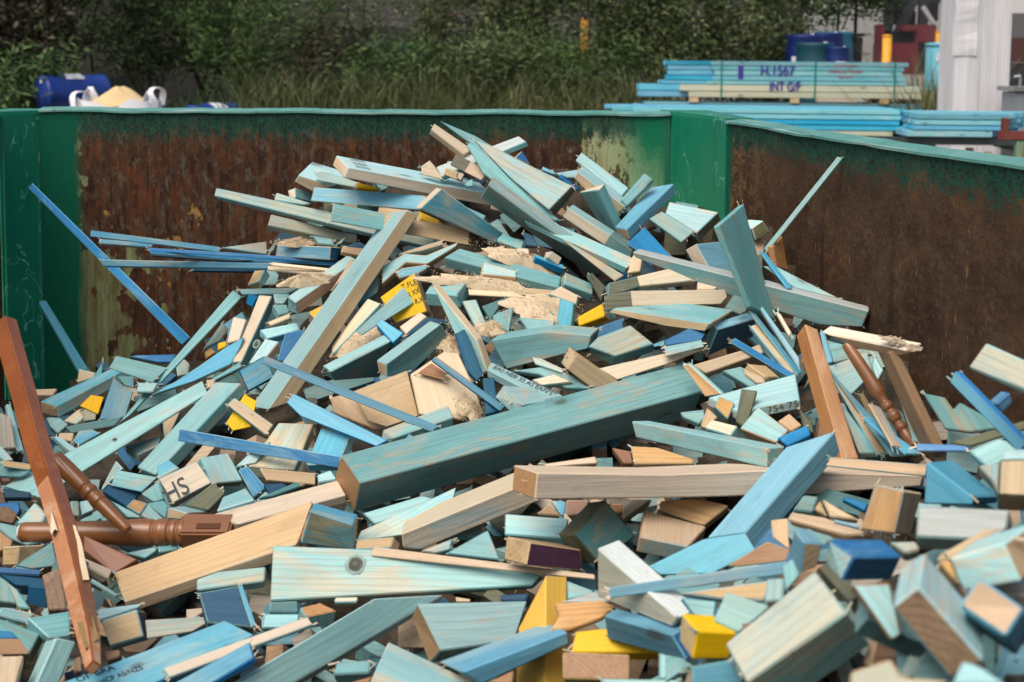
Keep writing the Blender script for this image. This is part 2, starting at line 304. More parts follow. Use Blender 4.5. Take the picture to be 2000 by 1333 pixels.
PIECES = [["timber_board","S/T/W",[-0.0842,3.891,1.3958],[0.9535,0.203,-0.1449,0.1694],[[-1241,307],[1253,234],[1316,-234],[-1329,-307]],0.0161,0,0,0,"white-washed board poking out right behind the pointed board at the pile's peak"],
["timber_block","B/C/C",[0.0197,3.8912,1.3931],[0.8259,0.3837,0.3032,0.2805],[[142,259],[322,-101],[-208,-101],[-256,-56]],0.0136,0,0,0,"small blue block with pale top just right of the peak, before the rusty wall"],
["timber_plank","C/W/W",[-0.1723,3.9131,1.4365],[0.8426,0.4398,0.2065,-0.2324],[[-651,118],[650,155],[616,-155],[-615,-118]],0.026,0,0,0,"highest cream plank sloping down left of the pointed teal sliver at the peak"],
["timber_board","T/T/T",[-0.1155,3.9054,1.4489],[0.8266,0.4914,0.1458,-0.2323],[[-991,-35],[103,106],[761,94],[127,-165]],0.0078,0,0,0,"thin teal sliver with the sharpest point, at the very top of the pile"],
["timber_offcut","L/L/L",[0.0979,3.8125,1.3636],[0.8831,0.4206,0.1429,-0.151],[[-200,58],[201,39],[188,-39],[-188,-58]],0.013,0,0,0,"scrap of sky-blue wood below the peak, left of the navy strip"],
["timber_offcut","A/A/C",[0.1536,3.8182,1.354],[0.8613,0.5037,-0.0486,0.0461],[[-379,83],[398,127],[154,-127],[-173,-83]],0.0195,0,0,0,"pale aqua wedge behind the navy strip near the right end of the peak"],
["timber_batten","B/B/B",[0.1515,3.7902,1.3356],[0.8921,0.3256,0.2416,-0.1996],[[-324,78],[324,63],[298,-63],[-299,-78]],0.013,0,0,0,"short royal-blue strip stamped on its face, right of the wide wedge board"],
["timber_plank","A/A/C",[0.2435,3.8393,1.3531],[0.7811,0.5191,0.1434,-0.3161],[[-831,144],[828,165],[821,-165],[-819,-144]],0.0228,0,0,0,"topmost aqua plank at the right of the peak, against the pale green wall streaks"],
["timber_plank","W/A/W",[0.2368,3.793,1.3155],[0.5872,0.7335,0.1576,-0.3038],[[-786,107],[814,239],[749,-239],[-776,-107]],0.0649,0,0,0,"plank with tan side and aqua top just below the topmost right aqua plank"],
["timber_block","W/W/C",[-0.1566,3.8024,1.3552],[0.8599,0.4729,0.1922,-0.0102],[[-265,103],[260,130],[278,-130],[-272,-103]],0.005,0,0,0,"short tan ring-grained block left of the mossy-ended block at the peak"],
["timber_offcut","C/D/C",[-0.1407,3.7944,1.351],[0.6175,0.5865,-0.1505,0.502],[[75,115],[128,-85],[-117,-85],[-87,55]],0.0075,0,0,0,"tiny cream and navy cube tucked under the mossy-ended block"],
["timber_offcut","T/T/T",[-0.1135,3.7678,1.333],[0.8103,0.4769,-0.1617,0.2996],[[-123,70],[164,70],[36,-103],[-77,-36]],0.005,0,0,0,"tiny teal wedge below the cream and navy cube near the peak"],
["timber_offcut","C/C/C",[-0.2215,3.8329,1.3653],[0.8568,0.4992,0.0842,-0.0983],[[-93,252],[95,127],[436,-200],[-175,-200],[-263,21]],0.005,0,0,0,"cream torn chunk standing behind the stamped white plank"],
["timber_plank","G/G/G",[-0.1156,3.8154,1.3733],[0.8604,0.4496,0.1376,-0.1965],[[-517,178],[518,184],[484,-184],[-485,-178]],0.005,0,".45:W",0,"plank with mossy dark painted end pointing up-left, under the wide wedge board"],
["timber_plank","T/T/T",[0.0093,3.7547,1.3267],[0.8123,0.4545,0.1502,-0.3333],[[-1851,52],[-1832,284],[-356,87],[1138,59],[1575,58],[1425,-46],[822,-222],[-921,-271]],0.0087,0,0,0,"long striped teal plank running beneath the wide wedge board's lower edge"],
["timber_board","A/T/G",[0.0372,3.7705,1.361],[0.7457,0.5729,-0.0007,-0.3403],[[-1805,91],[-1121,196],[489,255],[1478,317],[1250,-542],[-290,-317]],0.0514,0,0,0,"wide aqua wedge-shaped board with dark green cut end, on top of the peak"],
["timber_board","A/T/G",[0.4576,3.6787,1.2556],[0.8934,0.327,-0.0543,-0.3033],[[-679,329],[784,329],[580,-553],[-685,-104]],0.0325,0,0,0,"pale teal board with dark end grain in front of the green corner post"],
["timber_plank","X/T/C",[0.4109,3.628,1.2418],[0.8624,0.3153,0.1019,-0.3826],[[-543,208],[555,270],[579,-270],[-590,-208]],0.0062,0,0,0,"short teal plank sloping right below the sky-blue block, under the pale teal board"],
["timber_block","T/T/W",[0.3306,3.7712,1.3179],[0.7973,0.4545,-0.2409,0.3158],[[520,163],[523,-163],[-523,-130],[-520,130]],0.0195,0,0,0,"small teal stub with splintered end lying across the topmost right plank"],
["timber_board","B/L/L",[0.3543,3.5561,1.1897],[0.8315,0.3779,0.1743,-0.368],[[-614,342],[630,207],[542,-207],[-557,-342]],0.005,0,0,0,"bright blue marbled board tucked under the sky-blue block"],
["timber_block","L/L/C",[0.3491,3.7448,1.2674],[0.8766,0.066,-0.2192,0.4232],[[-1072,223],[1067,329],[1194,-329],[-1189,-223]],0.0323,0,0,0,"stout sky-blue block with tan end, right side of the peak"],
["timber_plank","T/T/C",[0.2396,3.7351,1.2755],[0.0917,0.8341,0.2395,-0.4884],[[-466,-656],[-795,464],[681,464],[580,-272]],0.0256,0,0,0,"teal post standing nearly upright with tan cut top, right of the wide wedge board"],
["timber_plank","C/A/C",[0.2264,3.6166,1.2263],[0.6358,0.7152,0.1057,-0.2701],[[-1001,148],[970,167],[1062,-167],[-1031,-148]],0.0629,0,".63:K",0,"cream plank with aqua top and green-painted lower end, below the upright teal post"],
["timber_block","W/A/W",[-0.5502,3.9897,1.3289],[0.5889,0.7878,0.0646,-0.1683],[[-381,129],[701,220],[131,-220],[-450,-129]],0.117,0,0,0,"leftmost block at the peak, tan front and aqua top"],
["timber_offcut","A/A/A",[-0.4861,3.9179,1.3294],[0.8615,0.495,0.0914,-0.067],[[-534,100],[-155,153],[617,44],[596,-120],[-523,-177]],0.0075,0,0,0,"aqua plank end behind the small yellow strip, left of the stamped plank"],
["timber_offcut","Y/Y/Y",[-0.3928,3.8597,1.3102],[0.8633,0.4979,0.0717,-0.0404],[[-312,86],[366,39],[254,-39],[-308,-86]],0.0195,0,0,0,"small yellow strip showing under the stamped white plank"],
["timber_block","T/T/C",[-0.5919,3.9676,1.2751],[0.7486,0.4528,0.3656,0.3177],[[-379,153],[348,150],[452,-150],[-421,-153]],0.0289,0,0,0,"short teal block with cream end, below the leftmost tan block of the peak"],
["timber_batten","X/A/W",[-0.6103,3.9188,1.2671],[0.9133,0.386,0.1302,0.0021],[[-460,137],[523,47],[390,-47],[-454,-137]],0.013,0,0,0,"speckled strip lying on the long plank that juts out left of the peak"],
["timber_plank","T/T/T",[-0.5449,3.8765,1.1883],[0.8702,0.4774,0.1216,-0.0093],[[-1224,178],[1221,141],[1233,-141],[-1230,-178]],0.0292,0,0,0,"teal plank directly under the long plank that juts out left"],
["timber_offcut","T/T/T",[-0.5063,3.8214,1.1655],[0.8717,0.4851,0.0686,-0.0121],[[-350,111],[194,90],[305,-90],[-149,-111]],0.026,0,0,0,"teal scrap under the stack on the left side of the peak"],
["timber_plank","X/A/A",[-0.5054,3.8461,1.2266],[0.8623,0.4692,-0.0104,-0.1905],[[-3545,118],[108,186],[3249,147],[3322,-162],[301,-155],[-3435,-133]],0.026,0,0,0,"long streaky teal plank jutting furthest left from the peak"],
["timber_block","K/T/W",[-0.4103,3.8227,1.2599],[0.6654,0.6348,0.3094,0.2422],[[-384,122],[397,98],[384,-98],[-397,-122]],0.0644,0,0,0,"dark teal stub with tan end wedged under the light blue plank"],
["timber_block","W/W/W",[-0.3141,3.7668,1.2467],[0.8951,0.4324,-0.0068,-0.1083],[[-427,129],[431,155],[409,-155],[-413,-129]],0.0325,0,0,0,"tan stub between two planks below the light blue plank"],
["timber_plank","C/A/W",[-0.2664,3.8505,1.3332],[0.6262,0.7423,0.232,0.0552],[[-2136,146],[2139,183],[2160,-183],[-2163,-146]],0.114,0,0,0,"long cream plank with white top and black stamp, upper left of the peak"],
["timber_offcut","Y/Y/W",[-0.2208,3.7044,1.2425],[0.8713,0.4265,0.2396,0.04],[[-314,120],[307,87],[295,-87],[-289,-120]],0.0195,0,0,0,"yellow strip peeping out beneath the leaning teal-blue plank"],
["timber_plank","T/T/W",[-0.288,3.6698,1.2336],[0.8685,0.4803,0.1212,0.019],[[-1822,257],[1811,216],[1816,-216],[-1805,-257]],0.005,0,".38:W",0,"half teal half tan plank low on the left of the peak"],
["timber_plank","L/A/L",[-0.389,3.8134,1.2871],[0.9085,0.4002,-0.027,-0.1173],[[-1594,227],[1603,234],[1547,-234],[-1556,-227]],0.0062,0,0,0,"light blue plank lying level above the half teal half tan plank"],
["timber_plank","M/T/C",[-0.1272,3.6883,1.2514],[0.7041,0.6432,0.2932,-0.0682],[[-968,368],[1099,164],[1086,-164],[-1217,-368]],0.0431,0,0,0,"broad teal-blue plank with tan cut end leaning down right in the upper middle"],
["timber_plank","T/A/C",[0.0865,3.6443,1.2298],[0.155,0.9393,0.0732,-0.2971],[[-1933,728],[1926,625],[1783,-625],[-1776,-728]],0.0279,0,0,0,"long teal plank with tan chamfered top end, centre of the peak"],
["timber_plank","T/A/O",[0.1744,3.5753,1.2029],[0.5672,0.7663,-0.1007,-0.2844],[[-1592,63],[1549,101],[1510,-101],[-1468,-63]],0.057,0,0,0,"teal plank with round orange cut end overlapping the centre peak plank"],
["timber_plank","X/W/W",[0.1887,3.4126,1.1893],[0.7683,0.2788,-0.1201,-0.5636],[[-1821,-14],[-1724,14],[1790,121],[1755,-121]],0.005,0,0,0,"thin tan-edged teal strip tapering to a point, centre right of the peak"],
["timber_board","A/A/A",[0.6472,3.2328,1.1681],[0.8283,0.4758,0.0409,-0.2931],[[-506,121],[1144,54],[127,-162],[-765,-13]],0.005,0,0,0,"pale teal ply wedge against the dark rust wall behind the leaning upright plank"],
["timber_block","O/O/O",[0.6275,3.3281,1.2118],[0.6494,-0.6913,0.1457,-0.2813],[[-249,-306],[-429,306],[418,299],[260,-299]],0.0161,1,0,0,"orange ring-grained block end against the rusty right wall"],
["timber_batten","L/L/L",[0.6095,3.2426,1.1875],[0.8427,0.0676,0.3277,-0.4218],[[-625,-93],[-575,93],[592,95],[608,-95]],0.005,0,0,0,"sky-blue strip sloping right, behind the leaning upright plank"],
["timber_batten","A/A/C",[0.6799,3.3079,1.3344],[0.7203,0.528,-0.3815,0.2386],[[1373,60],[1390,-60],[-1380,-60],[-1383,60]],0.0078,0,0,0,"slim pale teal stick leaning against the rusty right wall"],
["timber_block","G/A/G",[0.591,3.4561,1.2587],[0.6364,0.7055,-0.0258,0.3107],[[183,171],[226,-171],[-215,-164],[-194,164]],0.061,0,0,0,"dark weathered block end at the foot of the slim leaning stick"],
["timber_block","L/A/C",[0.4912,3.4795,1.1785],[0.8414,0.4176,0.202,0.2773],[[-554,350],[518,433],[432,-433],[-396,-350]],0.0374,0,0,0,"blue block with knot and tan sawn end left of the leaning upright plank"],
["timber_block","W/W/W",[0.3094,3.4913,1.1562],[0.7206,0.3176,-0.3562,0.503],[[263,121],[230,-121],[-228,-161],[-265,161]],0.026,0,0,0,"tan stub standing under the left tip of the white-edged board"],
["timber_board","T/S/T",[0.5613,3.245,1.1434],[0.6302,0.746,-0.0767,-0.201],[[-2977,149],[-406,222],[2628,297],[2570,-118],[1636,-338],[-560,-242],[-2890,30]],0.0375,0,0,0,"long white-edged teal board running down right to the rust wall"],
["timber_plank","T/T/T",[0.5242,3.1629,1.2121],[0.7823,0.0983,0.5671,-0.238],[[-881,-1176],[-1439,859],[1327,859],[994,-543]],0.014,0,0,0,"dark teal plank leaning nearly upright in front of the white-edged board"],
["timber_batten","B/L/B",[-1.1985,4.1635,1.0597],[0.7822,0.4964,0.11,-0.3601],[[-3867,92],[3865,155],[3851,-155],[-3849,-92]],0.013,0,0,0,"longest bright blue batten leaning on the back wall at the far left"],
["timber_batten","M/M/C",[-1.3317,4.1651,0.8319],[0.8815,0.1148,0.2811,-0.3617],[[-1500,-117],[-1508,117],[1538,161],[1469,-161]],0.0117,0,0,0,"short grey-blue batten leaning on the left corner of the bin"],
["timber_batten","L/A/L",[-1.1512,4.2078,1.1038],[0.8609,0.4622,0.1542,0.1465],[[-775,79],[772,65],[774,-65],[-771,-79]],0.013,0,0,0,"thin teal batten under the upper light blue batten on the left"],
["timber_batten","L/L/B",[-1.0511,4.1739,1.1165],[0.8713,0.4505,0.1554,0.1175],[[-1889,103],[1884,87],[1891,-87],[-1887,-103]],0.005,0,0,0,"uppermost light blue batten sticking out left above the blue bundle"],
["timber_offcut","X/A/A",[-0.7386,4.0063,1.1216],[0.872,0.4826,0.082,-0.0064],[[-879,-132],[379,264],[500,-132]],0.013,0,0,0,"pale triangular offcut lying on the uppermost left batten"],
["timber_batten","D/D/D",[-0.7274,3.9178,1.0972],[0.8954,0.4217,-0.0543,-0.1321],[[-3046,42],[3048,37],[3042,-37],[-3043,-42]],0.0097,0,0,0,"lowest of three blue battens bundled level on the left"],
["timber_batten","B/L/B",[-0.718,3.915,1.1048],[0.9543,0.2836,0.065,0.0682],[[-2805,58],[2800,58],[2774,-58],[-2769,-58]],0.005,0,0,0,"middle one of three blue battens bundled level on the left"],
["timber_batten","B/L/B",[-0.7275,3.8487,1.1246],[0.8761,0.4764,-0.0181,-0.0715],[[-2809,28],[-653,51],[3105,25],[3093,-51],[-2737,-54]],0.005,0,0,0,"upper one of three blue battens bundled level on the left"],
["timber_batten","D/D/D",[-0.8052,4.0238,1.0553],[0.8694,0.4852,0.0563,0.0745],[[-1055,41],[1053,56],[1054,-56],[-1052,-41]],0.013,0,0,0,"dark blue batten under the wide level blue batten on the left"],
["timber_batten","M/L/B",[-0.9039,3.908,1.0883],[0.8136,0.5629,-0.0965,-0.1089],[[-2712,100],[2687,85],[2592,-85],[-2568,-100]],0.0162,0,0,0,"wide level blue batten crossing the leaning batten at the left"],
["timber_batten","W/C/W",[-0.537,3.7833,1.0898],[0.9861,0.1486,0.0211,-0.0717],[[-1242,101],[1268,107],[1151,-107],[-1178,-101]],0.0065,0,0,0,"lower of two raw tan laths right of the blue battens"],
["timber_batten","C/C/W",[-0.5239,3.7798,1.1005],[0.9176,0.3933,0.0574,0.0033],[[-1178,51],[1178,41],[1187,-41],[-1187,-51]],0.005,0,0,0,"upper of two raw tan laths right of the blue battens"],
["timber_offcut","T/T/T",[-0.6688,3.9508,1.1297],[0.761,0.4629,-0.1631,0.4243],[[333,68],[-20,-68],[-227,-52],[-86,52]],0.013,0,0,0,"teal flake standing on edge beside the sawdust-topped block"],
["timber_block","L/C/B",[-0.5538,3.8346,1.137],[0.7394,0.6255,-0.1736,-0.1783],[[-923,169],[925,178],[911,-178],[-914,-169]],0.0493,0,0,0,"blue block carrying a pad of sawdust, left of the centre"],
["timber_offcut","D/B/B",[-0.4116,3.7355,1.1625],[0.8624,0.4883,-0.0226,0.1314],[[-253,73],[129,131],[364,-131],[-241,-73]],0.026,0,0,0,"royal-blue scrap beside the sawdust-topped block"],
["wood_splinter","T/T/T",[-0.4583,3.773,1.1734],[0.8054,0.4728,-0.1311,0.3325],[[231,26],[13,-53],[-245,26]],0.0065,0,0,0,"tiny teal spike behind the sawdust-topped block"],
["timber_block","W/W/W",[-0.4109,3.7193,1.1537],[0.8696,0.4807,0.1099,0.0262],[[-401,98],[397,120],[400,-120],[-397,-98]],0.0195,0,0,0,"tan stub right of the sawdust-topped blue block"],
["timber_offcut","W/A/W",[-0.7093,3.9519,1.0409],[0.8072,0.07,-0.3888,0.4386],[[279,232],[229,-232],[-194,-230],[-314,230]],0.026,0,0,0,"tan and aqua board end below the level blue battens"],
["timber_board","T/T/T",[-0.6719,3.8775,1.0183],[0.8765,0.4781,0.0216,0.0518],[[-812,90],[968,102],[530,-102],[-686,-90]],0.0195,0,0,0,"teal board under the small sawdust mound, left of the centre"],
["timber_offcut","T/T/T",[-0.6157,3.7631,0.9845],[0.9103,0.3118,0.0778,0.2609],[[-214,197],[195,164],[163,-164],[-144,-197]],0.026,0,0,0,"teal stub below the tan plank with teal end"],
["timber_offcut","T/A/T",[-0.6224,3.8048,1.0053],[0.965,0.261,0.007,0.0255],[[-222,187],[227,187],[134,-187],[-139,-187]],0.026,0,0,0,"small teal offcut beside the royal-blue chip, left middle"],
["timber_plank","W/A/T",[-0.4965,3.7177,1.0692],[0.5008,0.7638,0.1407,0.3821],[[-1090,208],[1104,173],[1130,-173],[-1144,-208]],0.0418,0,0,0,"tan plank with aqua top and teal end, left of the long diagonal plank"],
["timber_offcut","C/C/C",[-0.6135,3.7319,0.9648],[0.9156,0.3057,-0.087,0.2461],[[-330,83],[326,89],[300,-89],[-297,-83]],0.0195,0,0,0,"small cream stick below the tan plank with teal end"],
["timber_block","Y/W/W",[-0.4881,3.6346,0.9995],[0.8549,0.4129,-0.0576,0.3088],[[-389,169],[620,182],[67,-182],[-298,-169]],0.0503,0,0,0,"yellow block with tan end left of the long diagonal plank"],
["timber_offcut","B/D/B",[-0.7094,3.86,0.9978],[0.6896,0.4482,-0.4862,0.2951],[[154,161],[179,-161],[-190,-126],[-142,126]],0.0195,0,0,0,"royal-blue chip left of the cream knotted plank"],
["timber_offcut","X/T/T",[-0.8094,3.8819,0.8932],[0.7343,0.4368,-0.1746,0.4894],[[381,134],[297,-134],[-99,-130],[-579,130]],0.013,0,0,0,"grey-teal scrap behind the pale block beside the long teal channel plank"],
["timber_block","C/C/C",[-0.7454,3.8485,0.912],[0.7207,0.2169,-0.3868,0.5329],[[404,222],[357,-222],[-344,-189],[-417,189]],0.0325,0,0,0,"pale greenish-cream block left of the cream knotted plank"],
["timber_offcut","Y/Y/Y",[-0.785,3.8148,0.879],[0.8521,0.4672,-0.0293,0.2341],[[-95,104],[186,80],[78,-80],[-168,-104]],0.0195,0,0,0,"tiny yellow chip below the pale greenish-cream block"],
["timber_offcut","O/O/O",[-0.8249,3.8354,0.8539],[0.8142,0.4584,-0.0861,0.3456],[[-104,94],[126,91],[153,-91],[-175,-94]],0.0195,0,0,0,"small orange end-grain chip right of the long teal channel plank"],
["timber_plank","C/T/C",[-0.6947,3.7812,0.9238],[0.7419,0.239,-0.2691,0.5657],[[1143,194],[1154,-194],[-1150,-139],[-1147,139]],0.0387,0,0,0,"cream knotted plank sloping down left, with teal side"],
["timber_block","A/L/A",[-0.6041,3.6846,0.9429],[0.9158,0.3105,0.0069,0.2546],[[-523,183],[511,153],[473,-153],[-461,-183]],0.026,0,0,0,"light aqua block below the small cream stick"],
["timber_block","B/L/L",[-0.5542,3.5868,0.931],[0.7498,0.4244,-0.1859,0.4724],[[106,342],[517,27],[475,-230],[-475,-230],[-623,91]],0.0325,0,0,0,"blue and white marbled block left of the long diagonal plank"],
["timber_plank","A/W/C",[-0.6341,3.6116,0.8993],[0.8263,0.1586,-0.2498,0.4793],[[451,234],[431,-234],[-405,-186],[-477,186]],0.026,0,0,0,"pink and aqua plank between the cream knotted plank and the marbled block"],
["timber_offcut","T/A/T",[-0.8994,3.8456,0.8094],[0.7328,0.3114,0.3409,-0.4997],[[-150,-186],[-237,70],[-66,199],[227,104],[226,-186]],0.0195,0,0,0,"small teal offcut under the leaf-shaped blue board"],
["timber_plank","T/T/T",[-0.8898,3.7909,0.8575],[0.8222,0.3377,-0.2514,0.383],[[2280,186],[2270,-186],[-2102,-50],[-2448,50]],0.0073,0,0,0,"long grooved teal channel plank sloping down left beside the pile's flank"],
["timber_offcut","W/W/W",[-0.9785,3.886,0.7723],[0.7126,0.3024,0.1137,-0.6228],[[-196,-127],[-130,215],[127,38],[199,-127]],0.026,0,0,0,"tan block end behind the middle of the long teal channel plank"],
["timber_batten","B/B/B",[-1.0156,3.9917,0.8041],[0.8837,0.4586,0.0716,0.0601],[[-704,18],[-511,71],[603,145],[509,-108],[102,-126]],0.013,0,0,0,"blue batten lying level at the foot of the back wall"],
["timber_plank","T/A/T",[-1.008,3.7677,0.8259],[0.9441,0.2825,0.0444,-0.1641],[[-766,228],[785,306],[683,-306],[-702,-228]],0.005,0,0,0,"teal plank at the foot of the back wall, under the level blue batten"],
["timber_block","C/A/C",[-1.219,4.0342,0.7413],[0.799,0.53,-0.1438,-0.245],[[-357,147],[300,147],[330,-17],[-273,-277]],0.0195,0,0,0,"small cream and aqua block at the foot of the short grey-blue batten"],
["wood_splinter","T/T/T",[-1.1833,4.0211,0.7553],[0.6954,0.433,-0.1687,0.5482],[[-200,72],[359,72],[-16,-107],[-144,-37]],0.0097,0,0,0,"teal sliver standing by the small cream and aqua block"],
["timber_offcut","W/W/W",[-1.3043,3.9185,0.716],[0.9665,0.2243,0.0433,0.1168],[[-314,130],[309,143],[230,-143],[-224,-130]],0.0195,0,0,0,"tan scrap at the far left by the green corner"],
["timber_block","A/T/W",[-0.9674,3.7142,0.7848],[0.9472,0.3124,-0.0413,-0.0589],[[-274,170],[287,170],[235,-170],[-247,-170]],0.01,0,0,0,"aqua block beside the long teal channel plank, right of the blue square block"],
["timber_block","L/T/W",[-1.0608,3.7722,0.7331],[0.7534,0.2361,-0.4846,0.3765],[[576,464],[358,-464],[-366,-484],[-567,484]],0.005,0,0,0,"blue block standing beside the small yellow block at the left"],
["timber_block","Y/Y/W",[-1.1405,3.8168,0.7177],[0.6534,0.3205,-0.1474,0.6698],[[250,121],[261,-219],[-331,-219],[-180,318]],0.005,0,0,0,"small yellow block under the teal plank at the far left"],
["timber_block","X/T/W",[-1.1522,3.7159,0.6953],[0.9034,0.1738,-0.2512,0.3009],[[266,255],[142,-255],[-128,-250],[-279,250]],0.026,0,0,0,"teal block with tan end under the left end plank"],
["timber_offcut","X/T/W",[-1.1229,3.7151,0.7039],[0.8735,0.3544,0.3192,0.0981],[[-234,128],[162,128],[161,-58],[-89,-197]],0.026,0,0,0,"tan-ended offcut just below the small yellow block at the left"],
["timber_block","T/T/T",[-1.0726,3.9154,0.7549],[0.9092,0.2906,0.1489,0.2585],[[-234,190],[205,190],[128,-240],[-98,-140]],0.005,0,0,0,"teal cube behind the aqua plank with tan end at the left"],
["timber_plank","L/T/W",[-1.1896,3.9336,0.7254],[0.8871,-0.0011,-0.1251,0.4443],[[-1259,514],[1265,327],[1407,-327],[-1414,-514]],0.0331,0,0,0,"aqua plank with tan end on the far left, above the yellow block"],
["timber_block","A/A/T",[-1.193,3.663,0.6948],[0.768,0.4427,-0.0951,0.453],[[-40,320],[180,84],[200,-232],[-187,-232],[-153,60]],0.026,0,0,0,"pale aqua block beside the tall brown chair leg"],
["timber_offcut","W/C/W",[-1.1286,3.5452,0.6939],[0.9341,0.356,-0.0004,-0.0269],[[-203,107],[209,126],[185,-126],[-191,-107]],0.0195,0,0,0,"cream chip right of the tall brown chair leg"],
["timber_plank","K/T/T",[-1.0788,3.614,0.7085],[0.8717,0.4519,0.0364,0.1861],[[-702,100],[777,124],[500,-124],[-575,-100]],0.013,0,0,0,"grey-teal plank left of the long aqua plank at the left"],
["timber_block","L/T/L",[-1.0807,3.5386,0.6982],[0.8246,0.448,-0.039,0.3432],[[-57,196],[275,75],[361,-149],[-247,-149],[-332,28]],0.026,0,0,0,"blue block between grey-teal plank and long aqua plank at the left"],
["timber_offcut","A/T/A",[-1.1086,3.4683,0.697],[0.9403,0.1397,0.2043,-0.2335],[[-388,-62],[-300,62],[347,116],[342,-116]],0.013,0,0,0,"thin aqua board just right of the tall brown chair leg"],
["timber_plank","K/T/T",[-0.8758,3.3427,0.7271],[0.9442,0.1968,-0.0774,0.2524],[[-437,261],[437,170],[290,-170],[-290,-261]],0.0195,0,0,0,"grey board between the two long aqua planks at the left"],
["timber_batten","A/A/A",[-1.2643,3.5464,0.7182],[0.8322,0.0914,0.365,-0.4073],[[-748,-65],[-719,65],[738,108],[729,-108]],0.013,0,0,0,"pale batten at the left edge behind the tall brown chair leg"],
["timber_board","H/H/H",[-1.2703,3.5034,0.7187],[0.7477,0.26,0.3533,-0.4986],[[-627,-162],[-362,162],[527,234],[462,-234]],0.0195,0,0,0,"grey board at the very left edge of the heap"],
["timber_board","W/T/W",[-0.8521,3.5072,0.7566],[0.7103,0.4006,-0.1751,0.5516],[[-89,208],[593,141],[237,-141],[-742,-208]],0.0195,0,0,0,"tan board in the shadow between the long aqua planks"],
["timber_board","L/T/T",[-0.7996,3.6891,0.8527],[0.8464,0.473,-0.0902,0.2276],[[1177,311],[1003,103],[572,-261],[-483,-265],[-1599,-127],[-998,-64],[-251,62],[577,240]],0.013,0,0,0,"leaf-shaped blue board with a pointed lower end"],
["timber_batten","T/T/A",[-0.7473,3.6552,0.8368],[0.8309,0.4569,-0.0729,0.3091],[[508,78],[471,-78],[-456,-35],[-522,35]],0.0195,0,0,0,"narrow teal strip left of the square blue block"],
["timber_offcut","W/W/W",[-0.7747,3.6258,0.814],[0.6423,0.3371,0.2023,-0.658],[[-134,-122],[-123,122],[117,95],[141,-95]],0.026,0,0,0,"small tan chip at the upper end of the long aqua plank"],
["timber_plank","A/T/T",[-0.9325,3.3125,0.7619],[0.9023,0.1538,-0.1136,0.3864],[[2668,282],[2429,-282],[-2396,-526],[-2701,526]],0.005,0,0,0,"long pale aqua plank with dark knot running down to the left edge"],
["timber_block","Y/Y/Y",[-0.6389,3.3267,0.8149],[0.7362,0.404,-0.1779,0.513],[[492,229],[469,-114],[-160,-328],[-451,-15],[-352,229]],0.005,0,0,0,"yellow block half hidden behind the short tan batten, left middle"],
["timber_plank","A/T/T",[-0.7685,3.354,0.7715],[0.8616,0.1084,-0.261,0.4216],[[1489,442],[1567,-442],[-1573,-405],[-1482,405]],0.0313,0,0,0,"wide aqua plank sloping down left beside the square blue block"],
["timber_block","L/D/T",[-0.6512,3.5606,0.8595],[0.7606,0.5685,-0.0132,0.3131],[[-401,304],[410,306],[383,-306],[-393,-304]],0.0455,0,0,0,"square bright blue block left of the diagonal plank's lower end"],
["timber_block","W/T/W",[-0.6174,3.323,0.8098],[0.8317,0.4661,0.1738,-0.2467],[[-607,127],[586,155],[640,-155],[-618,-127]],0.0398,0,0,0,"short tan batten below the square blue block"],
["timber_block","X/X/T",[-0.4989,3.0852,0.8009],[0.7623,0.1334,-0.1398,0.6177],[[849,412],[799,-412],[-796,-523],[-852,523]],0.0325,0,0,0,"streaky teal and tan block below the long diagonal plank"],
["timber_offcut","A/T/T",[-0.5571,3.0382,0.7987],[0.7795,0.4124,-0.1423,0.4496],[[227,85],[453,-85],[-143,-155],[-536,155]],0.026,0,0,0,"aqua scrap left of the streaky teal and tan block"],
["timber_plank","T/T/T",[-0.0155,3.5298,1.1351],[0.9446,0.2545,0.0456,-0.2019],[[-1481,266],[1501,224],[1553,-224],[-1574,-266]],0.0325,0,0,0,"teal plank loaded with sawdust in the upper centre"],
["timber_offcut","W/W/W",[-0.0302,3.5749,1.177],[0.9666,0.2093,-0.0614,0.1348],[[-195,134],[169,163],[108,-163],[-82,-134]],0.0195,0,0,0,"tan chip in the sawdust above the centre"],
["timber_block","D/D/G",[0.0469,3.604,1.2038],[0.7132,0.4051,0.274,-0.5021],[[-286,-90],[-113,90],[278,141],[121,-141]],0.0195,0,0,0,"navy block end under the centre peak plank"],
["timber_block","T/T/K",[-0.0075,3.6043,1.1975],[0.8576,0.4808,0.0875,-0.1602],[[-302,-55],[-209,143],[363,126],[401,-99],[-253,-116]],0.026,0,0,0,"teal block above the central sawdust"],
["timber_block","C/W/C",[0.0305,3.5687,1.1739],[0.8664,0.4963,0.0368,-0.0413],[[-173,118],[172,133],[174,-133],[-173,-118]],0.026,0,0,0,"small cream cube standing in the central sawdust"],
["timber_offcut","L/B/L",[0.093,3.5339,1.1553],[0.947,0.259,0.1888,-0.0192],[[-429,69],[422,83],[393,-83],[-386,-69]],0.0195,0,0,0,"blue strip right of the small cream cube"],
["timber_offcut","C/A/C",[0.1018,3.5387,1.1676],[0.832,0.4388,0.3335,-0.0633],[[-202,127],[192,135],[199,-135],[-189,-127]],0.026,0,0,0,"cream chip leaning at the right of the central sawdust"],
["timber_board","W/C/W",[-0.0682,3.4758,1.1058],[0.8769,0.4753,0.0103,-0.0706],[[-1634,70],[82,45],[1756,95],[1712,-79],[-348,-76],[-1567,-54]],0.013,0,0,0,"splintered tan board covered in sawdust at the centre"],
["timber_block","A/W/W",[-0.031,3.4928,1.1373],[0.9219,0.3696,0.1159,0.0089],[[-435,210],[407,105],[469,-105],[-441,-210]],0.0201,0,0,0,"pale aqua block lying in the sawdust at the centre"],
